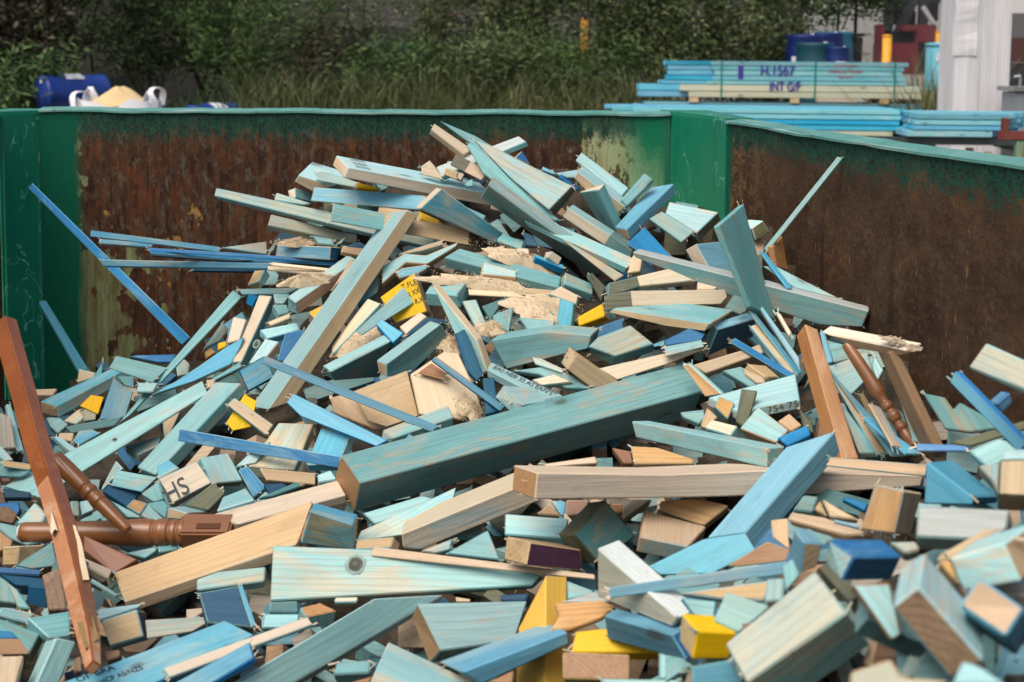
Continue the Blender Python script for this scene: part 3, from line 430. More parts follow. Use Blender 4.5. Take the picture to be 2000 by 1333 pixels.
["wood_splinter","C/C/C",[-0.0269,3.4333,1.093],[0.8792,0.4756,0.0103,-0.0265],[[-789,89],[287,85],[742,-58],[515,-53],[-755,-62]],0.0065,0,0,0,"white splinter below the splintered tan board"],
["timber_plank","T/T/K",[0.1613,3.4535,1.1109],[0.9136,0.3332,0.2283,0.0466],[[-392,204],[374,182],[438,-182],[-420,-204]],0.026,0,0,0,"dark teal plank end left of the weathered grey tip"],
["timber_offcut","G/G/G",[0.2095,3.4488,1.1153],[0.7565,0.4248,0.2125,-0.4496],[[-387,72],[169,152],[495,-152],[-277,-72]],0.0195,0,0,0,"grey weathered tip left of the two green-ended planks"],
["timber_offcut","W/A/W",[-0.2327,3.6363,1.1705],[0.8591,0.485,-0.0596,0.1521],[[-600,46],[585,79],[570,-48],[14,-62],[-570,-15]],0.0325,0,0,0,"cream plank top behind the grey-knotted aqua board"],
["timber_board","A/W/W",[-0.2396,3.611,1.1466],[0.838,0.4728,-0.1183,0.2455],[[-897,281],[-212,314],[238,-6],[1135,-103],[1037,-180],[155,-245],[-345,75],[-1111,-135]],0.0325,0,0,0,"aqua board with grey knot and broken right side, above the big yellow board"],
["timber_block","L/C/C",[-0.254,3.5752,1.124],[0.8694,0.4815,-0.0286,0.1073],[[-396,35],[-219,128],[398,100],[400,-11],[129,-112],[-312,-140]],0.0228,0,0,0,"small cream block with blue edge lying on the big yellow board"],
["timber_offcut","W/W/T",[-0.4376,3.6847,1.0945],[0.758,0.444,-0.1919,0.4376],[[-497,-8],[449,117],[525,-117],[-477,8]],0.026,0,0,0,"brown board end left of the long diagonal plank"],
["timber_offcut","W/W/W",[-0.3644,3.675,1.1441],[0.8126,0.1791,-0.2863,0.475],[[-393,92],[384,93],[376,-93],[-368,-92]],0.0195,0,0,0,"tan strip behind the upper part of the long diagonal plank"],
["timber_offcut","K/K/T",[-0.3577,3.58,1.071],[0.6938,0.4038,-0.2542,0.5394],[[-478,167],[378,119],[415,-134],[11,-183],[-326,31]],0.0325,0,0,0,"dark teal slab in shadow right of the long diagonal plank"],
["timber_board","Y/W/W",[-0.261,3.4905,1.0621],[0.6599,0.521,0.203,-0.502],[[-469,-537],[-527,537],[545,447],[451,-447]],0.0374,0,0,0,"big yellow board with black print in the middle of the pile"],
["timber_offcut","X/T/T",[-0.0854,3.3721,1.054],[0.7422,0.3868,0.2598,-0.4818],[[-444,-168],[-354,168],[407,140],[390,-140]],0.013,0,0,0,"olive scrap in the sawdust right of the white-edged tri-board"],
["timber_offcut","K/K/K",[-0.0447,3.3885,1.0657],[0.759,0.4082,-0.2356,0.4493],[[-88,252],[401,-126],[-313,-126]],0.013,0,0,0,"dark teal triangle in the central sawdust"],
["timber_offcut","W/W/W",[0.0042,3.3897,1.0705],[0.8525,0.4572,-0.1214,0.2225],[[-287,51],[315,51],[-28,-103]],0.013,0,0,0,"tan triangle in the central sawdust hollow"],
["timber_block","W/T/W",[0.1338,3.4187,1.0923],[0.8533,0.4661,0.0932,-0.2145],[[-240,174],[302,126],[344,-126],[-407,-174]],0.026,0,0,0,"tan block below the dark teal plank end, right of centre"],
["timber_offcut","T/T/T",[-0.0197,3.3405,1.046],[0.6692,0.3544,-0.3047,0.5777],[[83,262],[393,-208],[-296,-208],[-181,154]],0.013,0,0,0,"grey-teal triangular offcut in the sawdust hollow"],
["timber_offcut","K/K/K",[0.0575,3.3898,1.0765],[0.6659,0.3638,0.3013,-0.5774],[[-235,-62],[-192,62],[212,66],[216,-66]],0.013,0,0,0,"dark teal strip standing in the sawdust hollow"],
["timber_offcut","T/T/T",[0.0866,3.3588,1.0651],[0.8418,0.4548,0.1249,-0.2626],[[-259,33],[203,33],[246,-33],[-190,-33]],0.013,0,0,0,"thin teal shard left of the blue and white upright block"],
["timber_offcut","W/W/W",[0.0606,3.3455,1.0563],[0.8808,0.4709,0.0143,-0.0473],[[-190,-54],[51,109],[139,-54]],0.013,0,0,0,"small tan triangle behind the flat aqua scrap"],
["timber_offcut","A/T/A",[0.0658,3.3061,1.0412],[0.8838,0.4677,-0.0067,-0.0133],[[-486,197],[390,119],[342,-119],[-246,-197]],0.013,0,0,0,"flat aqua scrap with sawdust in the hollow"],
["timber_offcut","W/W/W",[-0.0307,3.2929,1.022],[0.8841,0.4667,-0.0101,0.0234],[[-228,81],[233,40],[166,-40],[-171,-81]],0.0195,0,0,0,"tan scrap at the left end of the curved teal plank"],
["timber_block","L/T/A",[0.1329,3.3462,1.06],[0.7156,0.2397,-0.4272,0.498],[[390,191],[341,-191],[-331,-193],[-399,193]],0.026,0,0,0,"blue and white block standing upright in the hollow"],
["timber_plank","C/A/C",[-0.3881,3.4885,0.997],[0.8726,0.2392,-0.3479,0.2455],[[773,247],[850,-247],[-858,-137],[-766,137]],0.0228,0,0,0,"cream plank lying beside the long diagonal plank's right side"],
["timber_plank","T/A/T",[-0.3111,3.4427,1.0411],[0.8152,0.4533,-0.1483,0.3285],[[824,244],[745,-244],[-768,-76],[-802,76]],0.005,0,0,0,"teal stick lying across the big yellow board"],
["timber_plank","W/A/T",[-0.4326,3.5377,1.0445],[0.5716,0.6497,-0.081,0.4946],[[2915,177],[3099,-177],[-2756,-202],[-3258,202]],0.1023,0,0,0,"long diagonal plank, tan face and aqua side, crossing the left middle of the pile"],
["timber_block","C/W/C",[-0.237,3.3954,1.0232],[0.8589,0.3148,-0.1298,0.3825],[[352,118],[375,-118],[-369,-153],[-358,153]],0.0228,0,0,0,"cream block dusted with sawdust below the big yellow board"],
["timber_offcut","D/D/D",[-0.1992,3.3659,1.0264],[0.8328,0.4497,-0.1325,0.2943],[[122,194],[417,-118],[395,-258],[127,-6],[-526,56],[-536,132]],0.013,0,0,0,"navy offcut with ragged top behind the front teal block"],
["timber_block","K/A/T",[-0.3694,3.3245,0.9399],[0.453,0.826,0.1728,0.2875],[[-811,351],[950,351],[608,-663],[-747,-39]],0.0287,0,0,0,"left of the two big teal blocks lying side by side in the middle"],
["timber_block","L/B/L",[-0.2947,3.3807,1.0089],[0.8519,0.3647,0.1173,-0.357],[[-360,106],[364,189],[381,-189],[-384,-106]],0.0228,0,0,0,"short blue block bridging the two big teal blocks"],
["timber_block","K/A/W",[-0.2352,3.2787,0.9794],[0.5934,0.7067,0.028,0.3843],[[-729,294],[931,221],[1013,-233],[-292,-306],[-923,24]],0.0454,0,0,0,"right of the two big teal blocks lying side by side in the middle"],
["timber_board","W/W/W",[-0.344,3.1158,0.877],[0.8322,0.3912,0.1835,-0.3475],[[-649,-193],[-439,267],[796,267],[632,43],[-340,-385]],0.013,0,0,0,"raw tan board at the left of the ply sheets"],
["timber_board","C/W/W",[-0.1322,3.0806,0.9425],[0.7358,0.3406,0.2365,-0.5354],[[-599,-755],[-925,127],[-781,419],[244,524],[840,495],[819,21],[402,-831]],0.0117,0,0,0,"right raw ply sheet with sawdust, middle of the pile"],
["timber_board","W/C/W",[-0.2734,3.0913,0.9019],[0.8793,0.4283,-0.072,0.1953],[[-586,591],[722,612],[555,-507],[-188,-486],[-503,-210]],0.005,0,0,0,"left raw ply sheet with torn upper corner, middle of the pile"],
["timber_offcut","R/O/R",[-0.1669,3.0915,0.9765],[0.9543,0.2486,0.0443,-0.1601],[[-341,-154],[-185,249],[242,60],[284,-154]],0.005,0,0,0,"small reddish stick lying on the raw ply sheets"],
["timber_block","T/T/K",[-0.1567,3.4521,1.0913],[0.9689,0.1872,-0.0438,-0.1557],[[-445,288],[455,328],[440,-328],[-449,-288]],0.0369,0,0,0,"square-cut teal block right of the big yellow board"],
["timber_board","D/D/D",[-0.0428,3.0138,0.9411],[0.6733,0.3286,0.2932,-0.5939],[[-426,-127],[-419,127],[406,160],[440,-160]],0.0195,0,0,0,"lower navy board under the dark blue batten, centre"],
["timber_board","A/C/C",[-0.0971,3.2705,1.0131],[0.5704,0.6675,0.1556,-0.4526],[[-1630,42],[145,258],[864,57],[864,-173],[-242,-183]],0.034,0,0,0,"upright aqua board with broad white edge at the centre of the pile"],
["timber_board","D/D/D",[-0.0948,3.207,0.9897],[0.7346,0.3579,0.2544,-0.5173],[[-621,-147],[-666,107],[-341,131],[583,155],[724,-50],[321,-195]],0.013,0,0,0,"ragged navy board stuck on the face of the white-edged tri-board"],
["timber_batten","M/D/B",[-0.0924,3.0274,0.9669],[0.872,0.3427,0.1137,-0.3305],[[-1030,72],[1032,89],[1012,-89],[-1014,-72]],0.005,0,0,0,"dark blue batten right of the ply sheets"],
["timber_plank","T/T/A",[-0.1943,2.9752,0.8836],[0.9491,0.2083,-0.0787,0.2229],[[-827,179],[792,221],[724,-221],[-689,-179]],0.026,0,0,0,"teal plank end with splintered left tip in front of the ply sheets"],
["timber_plank","T/T/K",[0.0928,3.2338,1.015],[0.689,0.6977,-0.1927,-0.0369],[[-1301,351],[120,349],[1117,121],[980,-173],[206,-245],[-1122,-403]],0.0744,0,0,0,"curved teal plank with ring grain right of the centre"],
["timber_offcut","L/D/D",[0.372,3.1582,1.0394],[0.8753,0.4498,-0.1233,0.1281],[[-548,78],[370,99],[577,-30],[141,-138],[-540,-9]],0.0195,0,0,0,"blue board in shadow behind the teal block with notched corner"],
["timber_block","X/T/W",[0.2394,3.1671,1.0245],[0.8871,0.4269,-0.1047,0.1407],[[-637,121],[-341,270],[448,288],[761,-349],[-232,-331]],0.0399,0,0,0,"teal block with notched corner right of the curved plank"],
["timber_board","T/T/T",[0.0932,3.0653,0.9708],[0.8481,0.438,0.1112,-0.2766],[[-828,-374],[-122,303],[862,238],[377,-51],[-289,-116]],0.0195,0,0,0,"teal board under the tan stick with square end"],
["timber_plank","C/W/W",[0.3066,3.0696,1.0063],[0.8838,0.4492,-0.092,0.0929],[[-1115,178],[389,132],[1225,-3],[311,-124],[-811,-183]],0.005,0,0,0,"cream plank with round knot behind the big teal beam"],
["timber_offcut","C/T/C",[0.0853,3.0501,0.9669],[0.8873,0.4521,-0.0537,0.0739],[[-382,95],[129,129],[504,-129],[-251,-95]],0.0195,0,0,0,"cream patch of board behind the big beam's middle"],
["wood_splinter","A/A/A",[0.0799,3.0729,1.0002],[0.8721,0.4499,0.0645,-0.1816],[[-375,44],[-179,84],[402,27],[389,-69],[-238,-86]],0.0065,0,0,0,"curled aqua splinter left of the tan stick with square end"],
["timber_block","W/O/W",[0.1629,3.0752,0.9898],[0.6851,0.6525,0.2895,-0.1449],[[-475,200],[699,232],[252,-232],[-475,-200]],0.0757,0,0,0,"tan stick with square notched end above the big beam"],
["timber_board","A/A/T",[0.0218,3.031,0.9647],[0.9553,0.1404,0.1445,-0.2166],[[-887,177],[935,223],[727,-223],[-775,-177]],0.0195,0,0,0,"aqua board covered in black print below the navy boards"],
["timber_block","A/T/A",[0.0262,2.9617,0.945],[0.8888,0.1955,0.1808,0.3731],[[-499,362],[498,234],[432,-234],[-432,-362]],0.0378,0,0,0,"pale aqua block behind the left half of the big beam"],
["timber_plank","G/K/K",[0.3038,3.2547,1.1489],[0.8672,0.4846,-0.046,0.1049],[[-855,194],[672,223],[1197,-191],[-129,-64],[-885,-162]],0.0292,0,".38:C",0,"upper of two cream planks with dark green painted left ends"],
["timber_plank","G/K/K",[0.35,3.2221,1.122],[0.8736,0.4848,-0.0067,0.0412],[[-1362,160],[-725,250],[1438,150],[1472,-30],[1295,-196],[-755,-128],[-1363,-206]],0.005,0,".22:C",0,"lower of two cream planks with dark green painted left ends"],
["timber_block","T/T/C",[0.5248,3.2349,1.1015],[0.852,0.4744,0.0363,-0.2184],[[-298,-178],[-207,217],[174,244],[207,-78],[124,-205]],0.026,0,0,0,"teal block under the white-edged board, left of the dark upright plank"],
["timber_offcut","C/C/C",[0.4528,3.2639,1.1391],[0.9189,0.3539,0.0592,-0.1637],[[-244,88],[245,88],[188,-18],[-189,-158]],0.0195,0,0,0,"cream stub under the white-edged long board"],
["timber_block","Y/Y/W",[0.1945,3.3282,1.0581],[0.8574,0.4305,-0.2814,-0.0203],[[-366,126],[378,183],[346,-183],[-358,-126]],0.0292,0,0,0,"yellow block under the two green-ended planks"],
["timber_board","W/T/W",[0.3653,3.1771,1.0988],[0.6281,0.7199,-0.2077,-0.2099],[[-1236,70],[135,92],[1245,116],[1097,-95],[134,-135],[-1373,-49]],0.1139,0,0,0,"teal board with tan edge just below the two green-ended planks"],
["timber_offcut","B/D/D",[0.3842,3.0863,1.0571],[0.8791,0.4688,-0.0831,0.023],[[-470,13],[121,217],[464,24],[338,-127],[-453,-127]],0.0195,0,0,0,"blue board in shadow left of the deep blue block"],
["timber_plank","T/T/T",[0.3785,3.0622,1.043],[0.897,0.4274,-0.0983,0.0544],[[-417,121],[418,87],[433,-87],[-434,-121]],0.005,0,0,0,"teal plank below the blue shadowed board, right of centre"],
["timber_plank","W/W/W",[0.4896,3.0585,1.0207],[0.8815,0.4439,-0.1216,0.1051],[[-966,133],[418,74],[665,102],[611,-139],[-728,-169]],0.0292,0,0,0,"tan plank lying above the right end of the big beam"],
["timber_block","D/L/K",[0.4906,3.1489,1.0606],[0.4557,0.8445,0.1811,0.2153],[[-542,407],[560,308],[699,-308],[-716,-407]],0.0243,0,0,0,"deep blue block with bright blue top, right of the centre"],
["timber_offcut","C/C/C",[0.6081,3.1245,1.0846],[0.7114,0.4299,0.1941,-0.5209],[[-342,-45],[-258,45],[259,48],[341,-48]],0.013,0,0,0,"pale sliver of board beneath the dark upright plank's foot"],
["timber_board","T/T/T",[0.711,2.9783,1.0546],[0.8827,0.4494,-0.135,0.0238],[[-397,394],[199,36],[568,-215],[-370,-215]],0.013,0,0,0,"teal board behind the brown turned spindle at the right"],
["timber_batten","L/L/L",[0.6729,2.9855,1.0621],[0.5716,0.4822,0.1119,-0.6544],[[-390,-52],[-395,52],[390,65],[394,-65]],0.013,0,0,0,"blue strip just right of the varnished square leg"],
["timber_batten","W/T/W",[0.5736,3.059,1.0402],[0.7993,0.2811,0.2203,-0.4832],[[-729,-166],[-731,166],[740,68],[720,-68]],0.0121,0,0,0,"tan batten sloping right below the deep blue block"],
["timber_batten","L/T/L",[0.578,3.0652,1.055],[0.8692,0.0666,0.3647,-0.3272],[[-925,-85],[-829,85],[860,124],[894,-124]],0.005,0,0,0,"sky-blue batten lying along the tan batten, right middle"],
["timber_board","L/L/T",[0.5939,3.0883,1.0626],[0.7346,0.4254,0.1678,-0.5013],[[-818,45],[669,74],[934,-74],[-785,-45]],0.0195,0,0,0,"blue board on edge left of the varnished square leg"],
["timber_batten","B/L/B",[0.5437,3.0296,1.0287],[0.8743,0.3446,0.1018,-0.3263],[[-764,82],[767,75],[743,-75],[-746,-82]],0.005,0,0,0,"bright blue batten in front of the deep blue block"],
["timber_offcut","A/T/A",[0.7515,2.8723,1.0404],[0.6825,0.4249,0.1887,-0.5639],[[-327,81],[94,115],[283,-115],[-51,-81]],0.0195,0,0,0,"aqua scrap behind the brown turned spindle"],
["timber_board","A/T/T",[0.7043,2.8682,1.0327],[0.8427,0.5075,-0.1069,0.1444],[[-493,293],[419,293],[382,-164],[-308,-423]],0.026,0,0,0,"light aqua board between the varnished leg and the turned spindle"],
["timber_offcut","W/W/W",[0.5393,2.9906,1.0023],[0.8875,0.0473,0.1882,-0.4179],[[-332,-239],[-167,239],[273,188],[226,-188]],0.0195,0,0,0,"tan scrap behind the printed aqua plank"],
["timber_block","T/T/C",[0.4969,2.9802,0.9938],[0.8252,0.4497,0.0897,-0.33],[[-505,-162],[-179,162],[436,119],[247,-119]],0.026,0,0,0,"teal block with broken end above the printed aqua plank"],
["timber_offcut","C/C/C",[0.5179,2.9647,0.9988],[0.8367,0.4542,0.0706,-0.2977],[[-323,56],[158,102],[261,-2],[116,-101],[-214,-55]],0.013,0,0,0,"pink-cream cracked chip above the printed aqua plank"],
["timber_plank","T/T/O",[0.0404,2.8954,0.8935],[0.9175,0.3118,0.0172,0.2463],[[-4152,396],[4137,428],[4021,-428],[-4005,-396]],0.0924,0,0,0,"big dark teal beam with brown end lying across the middle"],
["timber_offcut","O/A/O",[0.4066,2.9762,0.9922],[0.6248,0.6396,0.0312,-0.4468],[[-509,-69],[-421,69],[585,165],[346,-165]],0.0199,0,0,0,"tan wedge with aqua top at the right end of the big beam"],
["timber_plank","A/T/S",[0.5148,2.8713,0.9749],[0.9927,0.0225,-0.1158,0.025],[[-1007,659],[977,824],[643,-824],[-613,-659]],0.0207,0,0,0,"aqua plank printed with grey numbers near the varnished leg"],
["timber_offcut","T/T/T",[0.3734,2.8229,0.9488],[0.8935,0.4435,-0.0692,0.0104],[[-277,122],[213,122],[206,-52],[78,-192],[-221,-1]],0.0195,0,0,0,"teal scrap below the right end of the big beam"],
["timber_offcut","W/W/W",[0.3968,2.8012,0.9472],[0.7562,0.3384,-0.2921,0.4778],[[248,88],[119,-180],[-199,3],[-169,88]],0.0195,0,0,0,"small tan shard left of the orange block end"],
["timber_block","O/T/O",[0.4365,2.8561,0.9548],[0.7965,0.4588,0.1425,-0.3671],[[-163,-152],[-208,98],[119,205],[252,-152]],0.0663,0,0,0,"orange rough block end among the small blocks right of the beam"],
["timber_block","G/G/G",[0.4726,2.8087,0.9705],[0.7247,0.3382,-0.3303,0.5014],[[403,163],[416,-163],[-418,-119],[-401,119]],0.0228,0,0,0,"dark grey weathered block standing upright right of the orange block end"],
["timber_block","W/W/W",[0.5537,2.7582,0.9496],[0.8433,0.289,0.1012,-0.4417],[[-181,-159],[-184,159],[195,138],[171,-138]],0.026,0,0,0,"tan ring-grained stub below the printed aqua plank"],
["timber_offcut","G/G/G",[0.5857,2.745,0.9583],[0.6324,0.3794,0.2358,-0.6329],[[-392,-104],[25,104],[258,94],[108,-94]],0.0195,0,0,0,"grey bark-edged strip beside the varnished square leg"],
["timber_block","C/T/T",[0.4236,2.7652,0.9344],[0.8768,0.2714,-0.1054,-0.3828],[[-340,-125],[-324,125],[326,139],[338,-139]],0.0319,0,0,0,"cream block with teal end below the orange block end"],
["timber_block","A/W/A",[0.5058,2.7458,0.9431],[0.859,0.3474,0.0124,-0.3758],[[-407,-309],[-405,309],[425,205],[387,-205]],0.0325,0,0,0,"plain aqua block below the printed aqua plank"],
["timber_block","B/B/D",[0.5511,2.6809,0.9441],[0.9491,0.2358,-0.1328,0.161],[[-345,152],[333,129],[282,-129],[-269,-152]],0.026,0,0,0,"small royal-blue block right of the plain aqua block"],
["timber_board","K/K/K",[0.7348,2.2798,1.1001],[0.6863,0.4307,0.084,-0.58],[[-628,-325],[-359,-54],[-105,-50],[-166,99],[189,289],[552,396],[389,-26],[128,-329]],0.0078,0,0,0,"torn grey-teal ply sheet against the rusty right wall"],
["timber_plank","G/G/G",[0.681,1.9637,1.1503],[0.9807,0.1267,-0.1404,0.0488],[[-581,102],[507,81],[454,-81],[-380,-102]],0.005,0,0,0,"dark grey plank at the foot of the right wall under the torn ply"],
["wood_splinter","T/T/T",[0.7173,2.4969,1.0243],[0.6651,0.394,0.179,-0.6086],[[-421,-15],[-319,15],[418,64],[321,-64]],0.0052,0,0,0,"pale upright shard between the spindle and the pale chair leg"],
["timber_batten","B/B/B",[0.6765,2.1767,1.0713],[0.8957,0.378,-0.142,-0.186],[[-395,65],[398,49],[382,-49],[-386,-65]],0.005,0,0,0,"blue batten lying at the foot of the right wall"],
["timber_board","A/A/T",[0.6482,1.8517,1.1568],[0.8857,0.3957,-0.2237,0.0946],[[-316,159],[91,133],[185,48],[269,-157],[-229,-183]],0.0195,0,0,0,"aqua board at the right behind the blurred blue block"],
["timber_board","T/T/T",[0.6477,2.6012,0.9793],[0.7123,0.3943,0.1509,-0.5607],[[-499,-41],[-480,41],[565,159],[415,-159]],0.0195,0,0,0,"teal strip beside the foot of the varnished square leg"],
["timber_batten","W/T/W",[0.6514,2.6227,1.0076],[0.8045,0.1452,0.2729,-0.5072],[[-1024,-6],[-815,18],[929,93],[910,-105]],0.005,0,0,0,"olive-tan batten sloping behind the varnished square leg"],
["timber_batten","L/T/L",[0.6646,2.6318,1.0131],[0.7644,0.1169,0.0759,-0.6295],[[-1631,-8],[-1487,25],[1592,130],[1527,-147]],0.0081,0,0,0,"long blue batten sloping left of the narrow tan board at the right"],
["timber_batten","L/L/L",[0.6757,2.4849,1.0072],[0.8736,0.0879,0.1602,-0.4509],[[-578,-81],[-594,81],[630,154],[542,-154]],0.005,0,0,0,"blue batten below the narrow tan board at the right"],
["timber_batten","W/W/W",[0.6959,2.6943,0.9967],[0.8102,0.2779,0.4539,-0.2457],[[-396,-55],[-368,55],[365,109],[400,-109]],0.0065,0,0,0,"thin tan lath beside the narrow tan board at the right"],
["timber_board","H/W/H",[0.6693,2.4864,1.024],[0.7817,0.053,0.3157,-0.5352],[[-513,-121],[-475,121],[494,114],[495,-114]],0.005,0,0,0,"narrow tan board standing left of the turned spindle"],
["leg","U/U/U",[0.7064,2.4648,1.0786],[0.146,0.8227,-0.041,-0.5478],[[-1033,-263],[-918,263],[980,305],[972,-305]],0.019,0,0,"broken_chair_right",""],
["rail","U/C/U",[0.6534,2.5,1.1714],[0.5128,0.7658,-0.3016,-0.2441],[[-1083,42],[840,136],[529,-52],[-286,-127]],0.0285,0,0,"broken_chair_right",""],
["chair_upright","V2/V3/V2",[0.602,2.6668,1.036],[0.7237,0.1623,0.3308,-0.5835],[[-1544,-139],[-1528,139],[1519,181],[1552,-181]],0.0401,0,0,0,"varnished square chair leg with pale scraped face, right of the pile"],
["timber_block","B/B/B",[0.7097,2.018,1.1844],[0.6493,0.6771,-0.0524,0.3423],[[-147,102],[155,82],[115,-82],[-123,-102]],0.0195,0,0,0,"small blue block behind the blue-striped batten at the right edge"],
["timber_batten","L/B/L",[0.6826,1.9852,1.1791],[0.5344,0.6635,-0.1492,-0.5019],[[-731,-103],[-768,103],[765,100],[734,-100]],0.0143,0,0,0,"blue-striped batten with pale taped bands at the right edge"],
["timber_offcut","A/A/T",[-1.2032,3.3049,0.7147],[0.85,0.3517,0.2789,-0.2757],[[-292,107],[236,107],[138,-72],[-82,-141]],0.0195,0,0,0,"aqua scrap at the left edge above the dark level board"],
["timber_plank","T/T/T",[-1.139,3.1813,0.7163],[0.8933,0.4057,0.1826,-0.0645],[[-376,150],[382,150],[252,-48],[-258,-252]],0.01,0,0,0,"teal plank at the left edge under the tan strip"],
["timber_offcut","W/T/W",[-1.1282,3.1812,0.7307],[0.8835,0.3681,0.2284,0.1782],[[-316,81],[305,82],[315,-82],[-304,-81]],0.005,0,0,0,"tan strip at the left edge behind the tall brown chair leg"],
["timber_offcut","D/D/D",[-1.0651,3.0035,0.7172],[0.8942,0.426,0.1159,0.074],[[-328,116],[280,71],[302,-71],[-253,-116]],0.0195,0,0,0,"dark board in shadow below the end of the long pale aqua plank"],
["timber_block","B/D/D",[-1.0468,2.9054,0.7181],[0.8937,0.3919,0.1948,-0.0983],[[-305,-24],[89,206],[234,69],[225,-125],[-243,-125]],0.026,0,0,0,"speckled blue block at the left edge"],
["timber_block","N/N/N",[-1.039,2.861,0.7191],[0.7449,-0.285,-0.1991,-0.5694],[[-237,156],[10,185],[212,17],[177,-193],[-162,-164]],0.026,1,0,0,"chipboard end at the left edge below the speckled blue block"],
["timber_offcut","A/A/T",[-0.9744,2.7325,0.7218],[0.8821,0.3628,0.2227,-0.2017],[[-461,-44],[-11,171],[520,178],[327,-37],[3,-137],[-378,-131]],0.026,0,0,0,"pale blue rounded piece at the left edge below the chipboard end"],
["timber_block","A/T/A",[-0.9707,2.8537,0.7157],[0.9168,0.3289,-0.152,-0.1681],[[-398,-193],[-238,343],[338,44],[297,-193]],0.0292,0,0,0,"teal block just left of the tall brown chair leg"],
["timber_offcut","T/T/T",[-0.9132,2.9029,0.7184],[0.7815,0.0904,0.3991,-0.4709],[[-202,-97],[-183,97],[198,77],[187,-77]],0.026,0,0,0,"teal stub right of the tall brown chair leg"],
["timber_offcut","A/T/T",[-0.8881,2.9084,0.7197],[0.7956,0.2404,0.3449,-0.4362],[[-160,-110],[-134,110],[139,128],[156,-128]],0.026,0,0,0,"aqua stub under the thin turned spindle"],
["timber_offcut","T/T/T",[-0.9299,3.0813,0.7137],[0.8855,0.3877,0.1638,0.1969],[[-184,124],[199,124],[139,-168],[-154,-80]],0.026,0,0,0,"green-teal stub above the thin turned spindle"],
["wood_splinter","A/A/A",[-0.8962,3.1215,0.7233],[0.7351,0.4957,-0.4234,0.1863],[[381,131],[378,-131],[-392,-28],[-368,28]],0.0065,0,0,0,"pale strip on edge left of the blue ring-grained block"],
["timber_board","D/D/D",[-0.8401,2.9955,0.7242],[0.8943,0.3979,0.1663,-0.1196],[[-398,-139],[-302,139],[402,228],[299,-228]],0.0195,0,0,0,"navy board beneath the blue ring-grained block"],
["timber_block","T/L/T",[-0.8183,3.0058,0.75],[0.9694,0.2268,0.0537,-0.0773],[[-450,231],[480,246],[332,-246],[-361,-231]],0.005,0,0,0,"blue ring-grained block end left of the letter-stamped block"],
["timber_block","L/T/L",[-0.7714,3.1281,0.7358],[0.94,0.2095,-0.1596,0.2168],[[-145,240],[140,235],[269,-235],[-264,-240]],0.026,0,0,0,"small sky-blue block above the letter-stamped block"],
["timber_offcut","A/T/T",[-0.7959,2.869,0.7284],[0.893,0.393,0.1712,-0.1368],[[-345,35],[-235,49],[456,35],[124,-118]],0.0195,0,0,0,"blue-grey offcut below the navy board at the left"],
["timber_block","T/A/T",[-0.7558,2.9604,0.7314],[0.8093,0.2718,0.1769,-0.4898],[[-149,-254],[-269,158],[219,158],[199,-61]],0.026,0,0,0,"teal block touching the left side of the letter-stamped block"],
["timber_block","A/T/O",[-0.7334,2.821,0.7304],[0.9029,0.2531,0.284,-0.2004],[[-150,-178],[-243,126],[234,126],[159,-73]],0.0325,0,0,0,"aqua block with tan ring end below the letter-stamped block"],
["timber_block","O/A/O",[-0.7571,2.8187,0.7551],[0.5779,-0.4291,-0.1515,-0.6774],[[-180,-107],[-153,107],[159,145],[174,-145]],0.01,1,0,0,"tan ring-grained end left of the aqua block below the stamped block"],
["timber_block","T/T/T",[-0.7225,2.8604,0.734],[0.9424,0.1595,0.2511,-0.1526],[[-253,-162],[-85,200],[91,125],[247,-162]],0.026,0,0,0,"teal stub just below the letter-stamped block"],
["timber_block","W/A/W",[-0.6544,2.8162,0.7423],[0.784,0.6025,-0.0493,-0.1412],[[-237,111],[268,83],[155,-83],[-186,-111]],0.102,0,0,0,"olive-tan block with aqua top below the mossy strip"],
["timber_block","A/T/G",[-0.6234,2.9851,0.781],[0.8508,0.1274,0.2551,-0.4414],[[-401,-335],[-401,335],[430,358],[371,-358]],0.0187,0,0,0,"aqua block leaning on the letter-stamped block"],
["timber_block","C/T/G",[-0.689,2.9476,0.7629],[0.8265,0.4951,-0.0762,0.257],[[-450,318],[421,285],[499,-285],[-470,-318]],0.0432,0,0,0,"pinkish block stamped with two dark letters, left of centre"],
["timber_offcut","G/G/T",[-0.6223,2.8642,0.7569],[0.8049,0.4162,-0.1068,0.4092],[[-438,226],[289,176],[333,-176],[-184,-226]],0.0195,0,0,0,"mossy olive strip beneath the letter-stamped block"],
["timber_block","B/L/B",[-0.5429,2.925,0.7765],[0.797,0.4217,0.2525,-0.3511],[[-350,-102],[-318,102],[309,164],[359,-164]],0.026,0,0,0,"blue block right of the aqua block that leans on the stamped block"],
["timber_offcut","D/D/D",[-0.4796,2.8586,0.7822],[0.8885,0.4333,-0.0008,0.1508],[[-251,128],[151,69],[283,-69],[-183,-128]],0.0195,0,0,0,"navy scrap behind the cream board, left of the big beam"],
["timber_block","W/W/W",[-0.4597,2.8995,0.7956],[0.95,0.2368,0.1386,0.1494],[[-627,165],[586,165],[539,-165],[-498,-165]],0.0062,0,0,0,"olive-tan block left of the big beam's brown end"],
["timber_block","A/T/A",[-0.3787,2.8622,0.799],[0.9537,0.2501,-0.0537,0.1582],[[-148,113],[148,153],[218,-153],[-218,-113]],0.026,0,0,0,"small aqua block beside the big beam's brown end"],
["timber_block","L/A/L",[-0.3838,2.9941,0.8255],[0.7619,0.2006,-0.2766,0.5502],[[467,380],[457,-380],[-431,-372],[-494,372]],0.026,0,0,0,"light blue block standing behind the blue batten near the big beam"],
["timber_block","T/A/T",[-0.56,2.8336,0.758],[0.9706,0.182,-0.118,0.1046],[[-429,-211],[-252,211],[272,234],[408,-234]],0.0292,0,0,0,"striped teal block on the cream board's left end"],
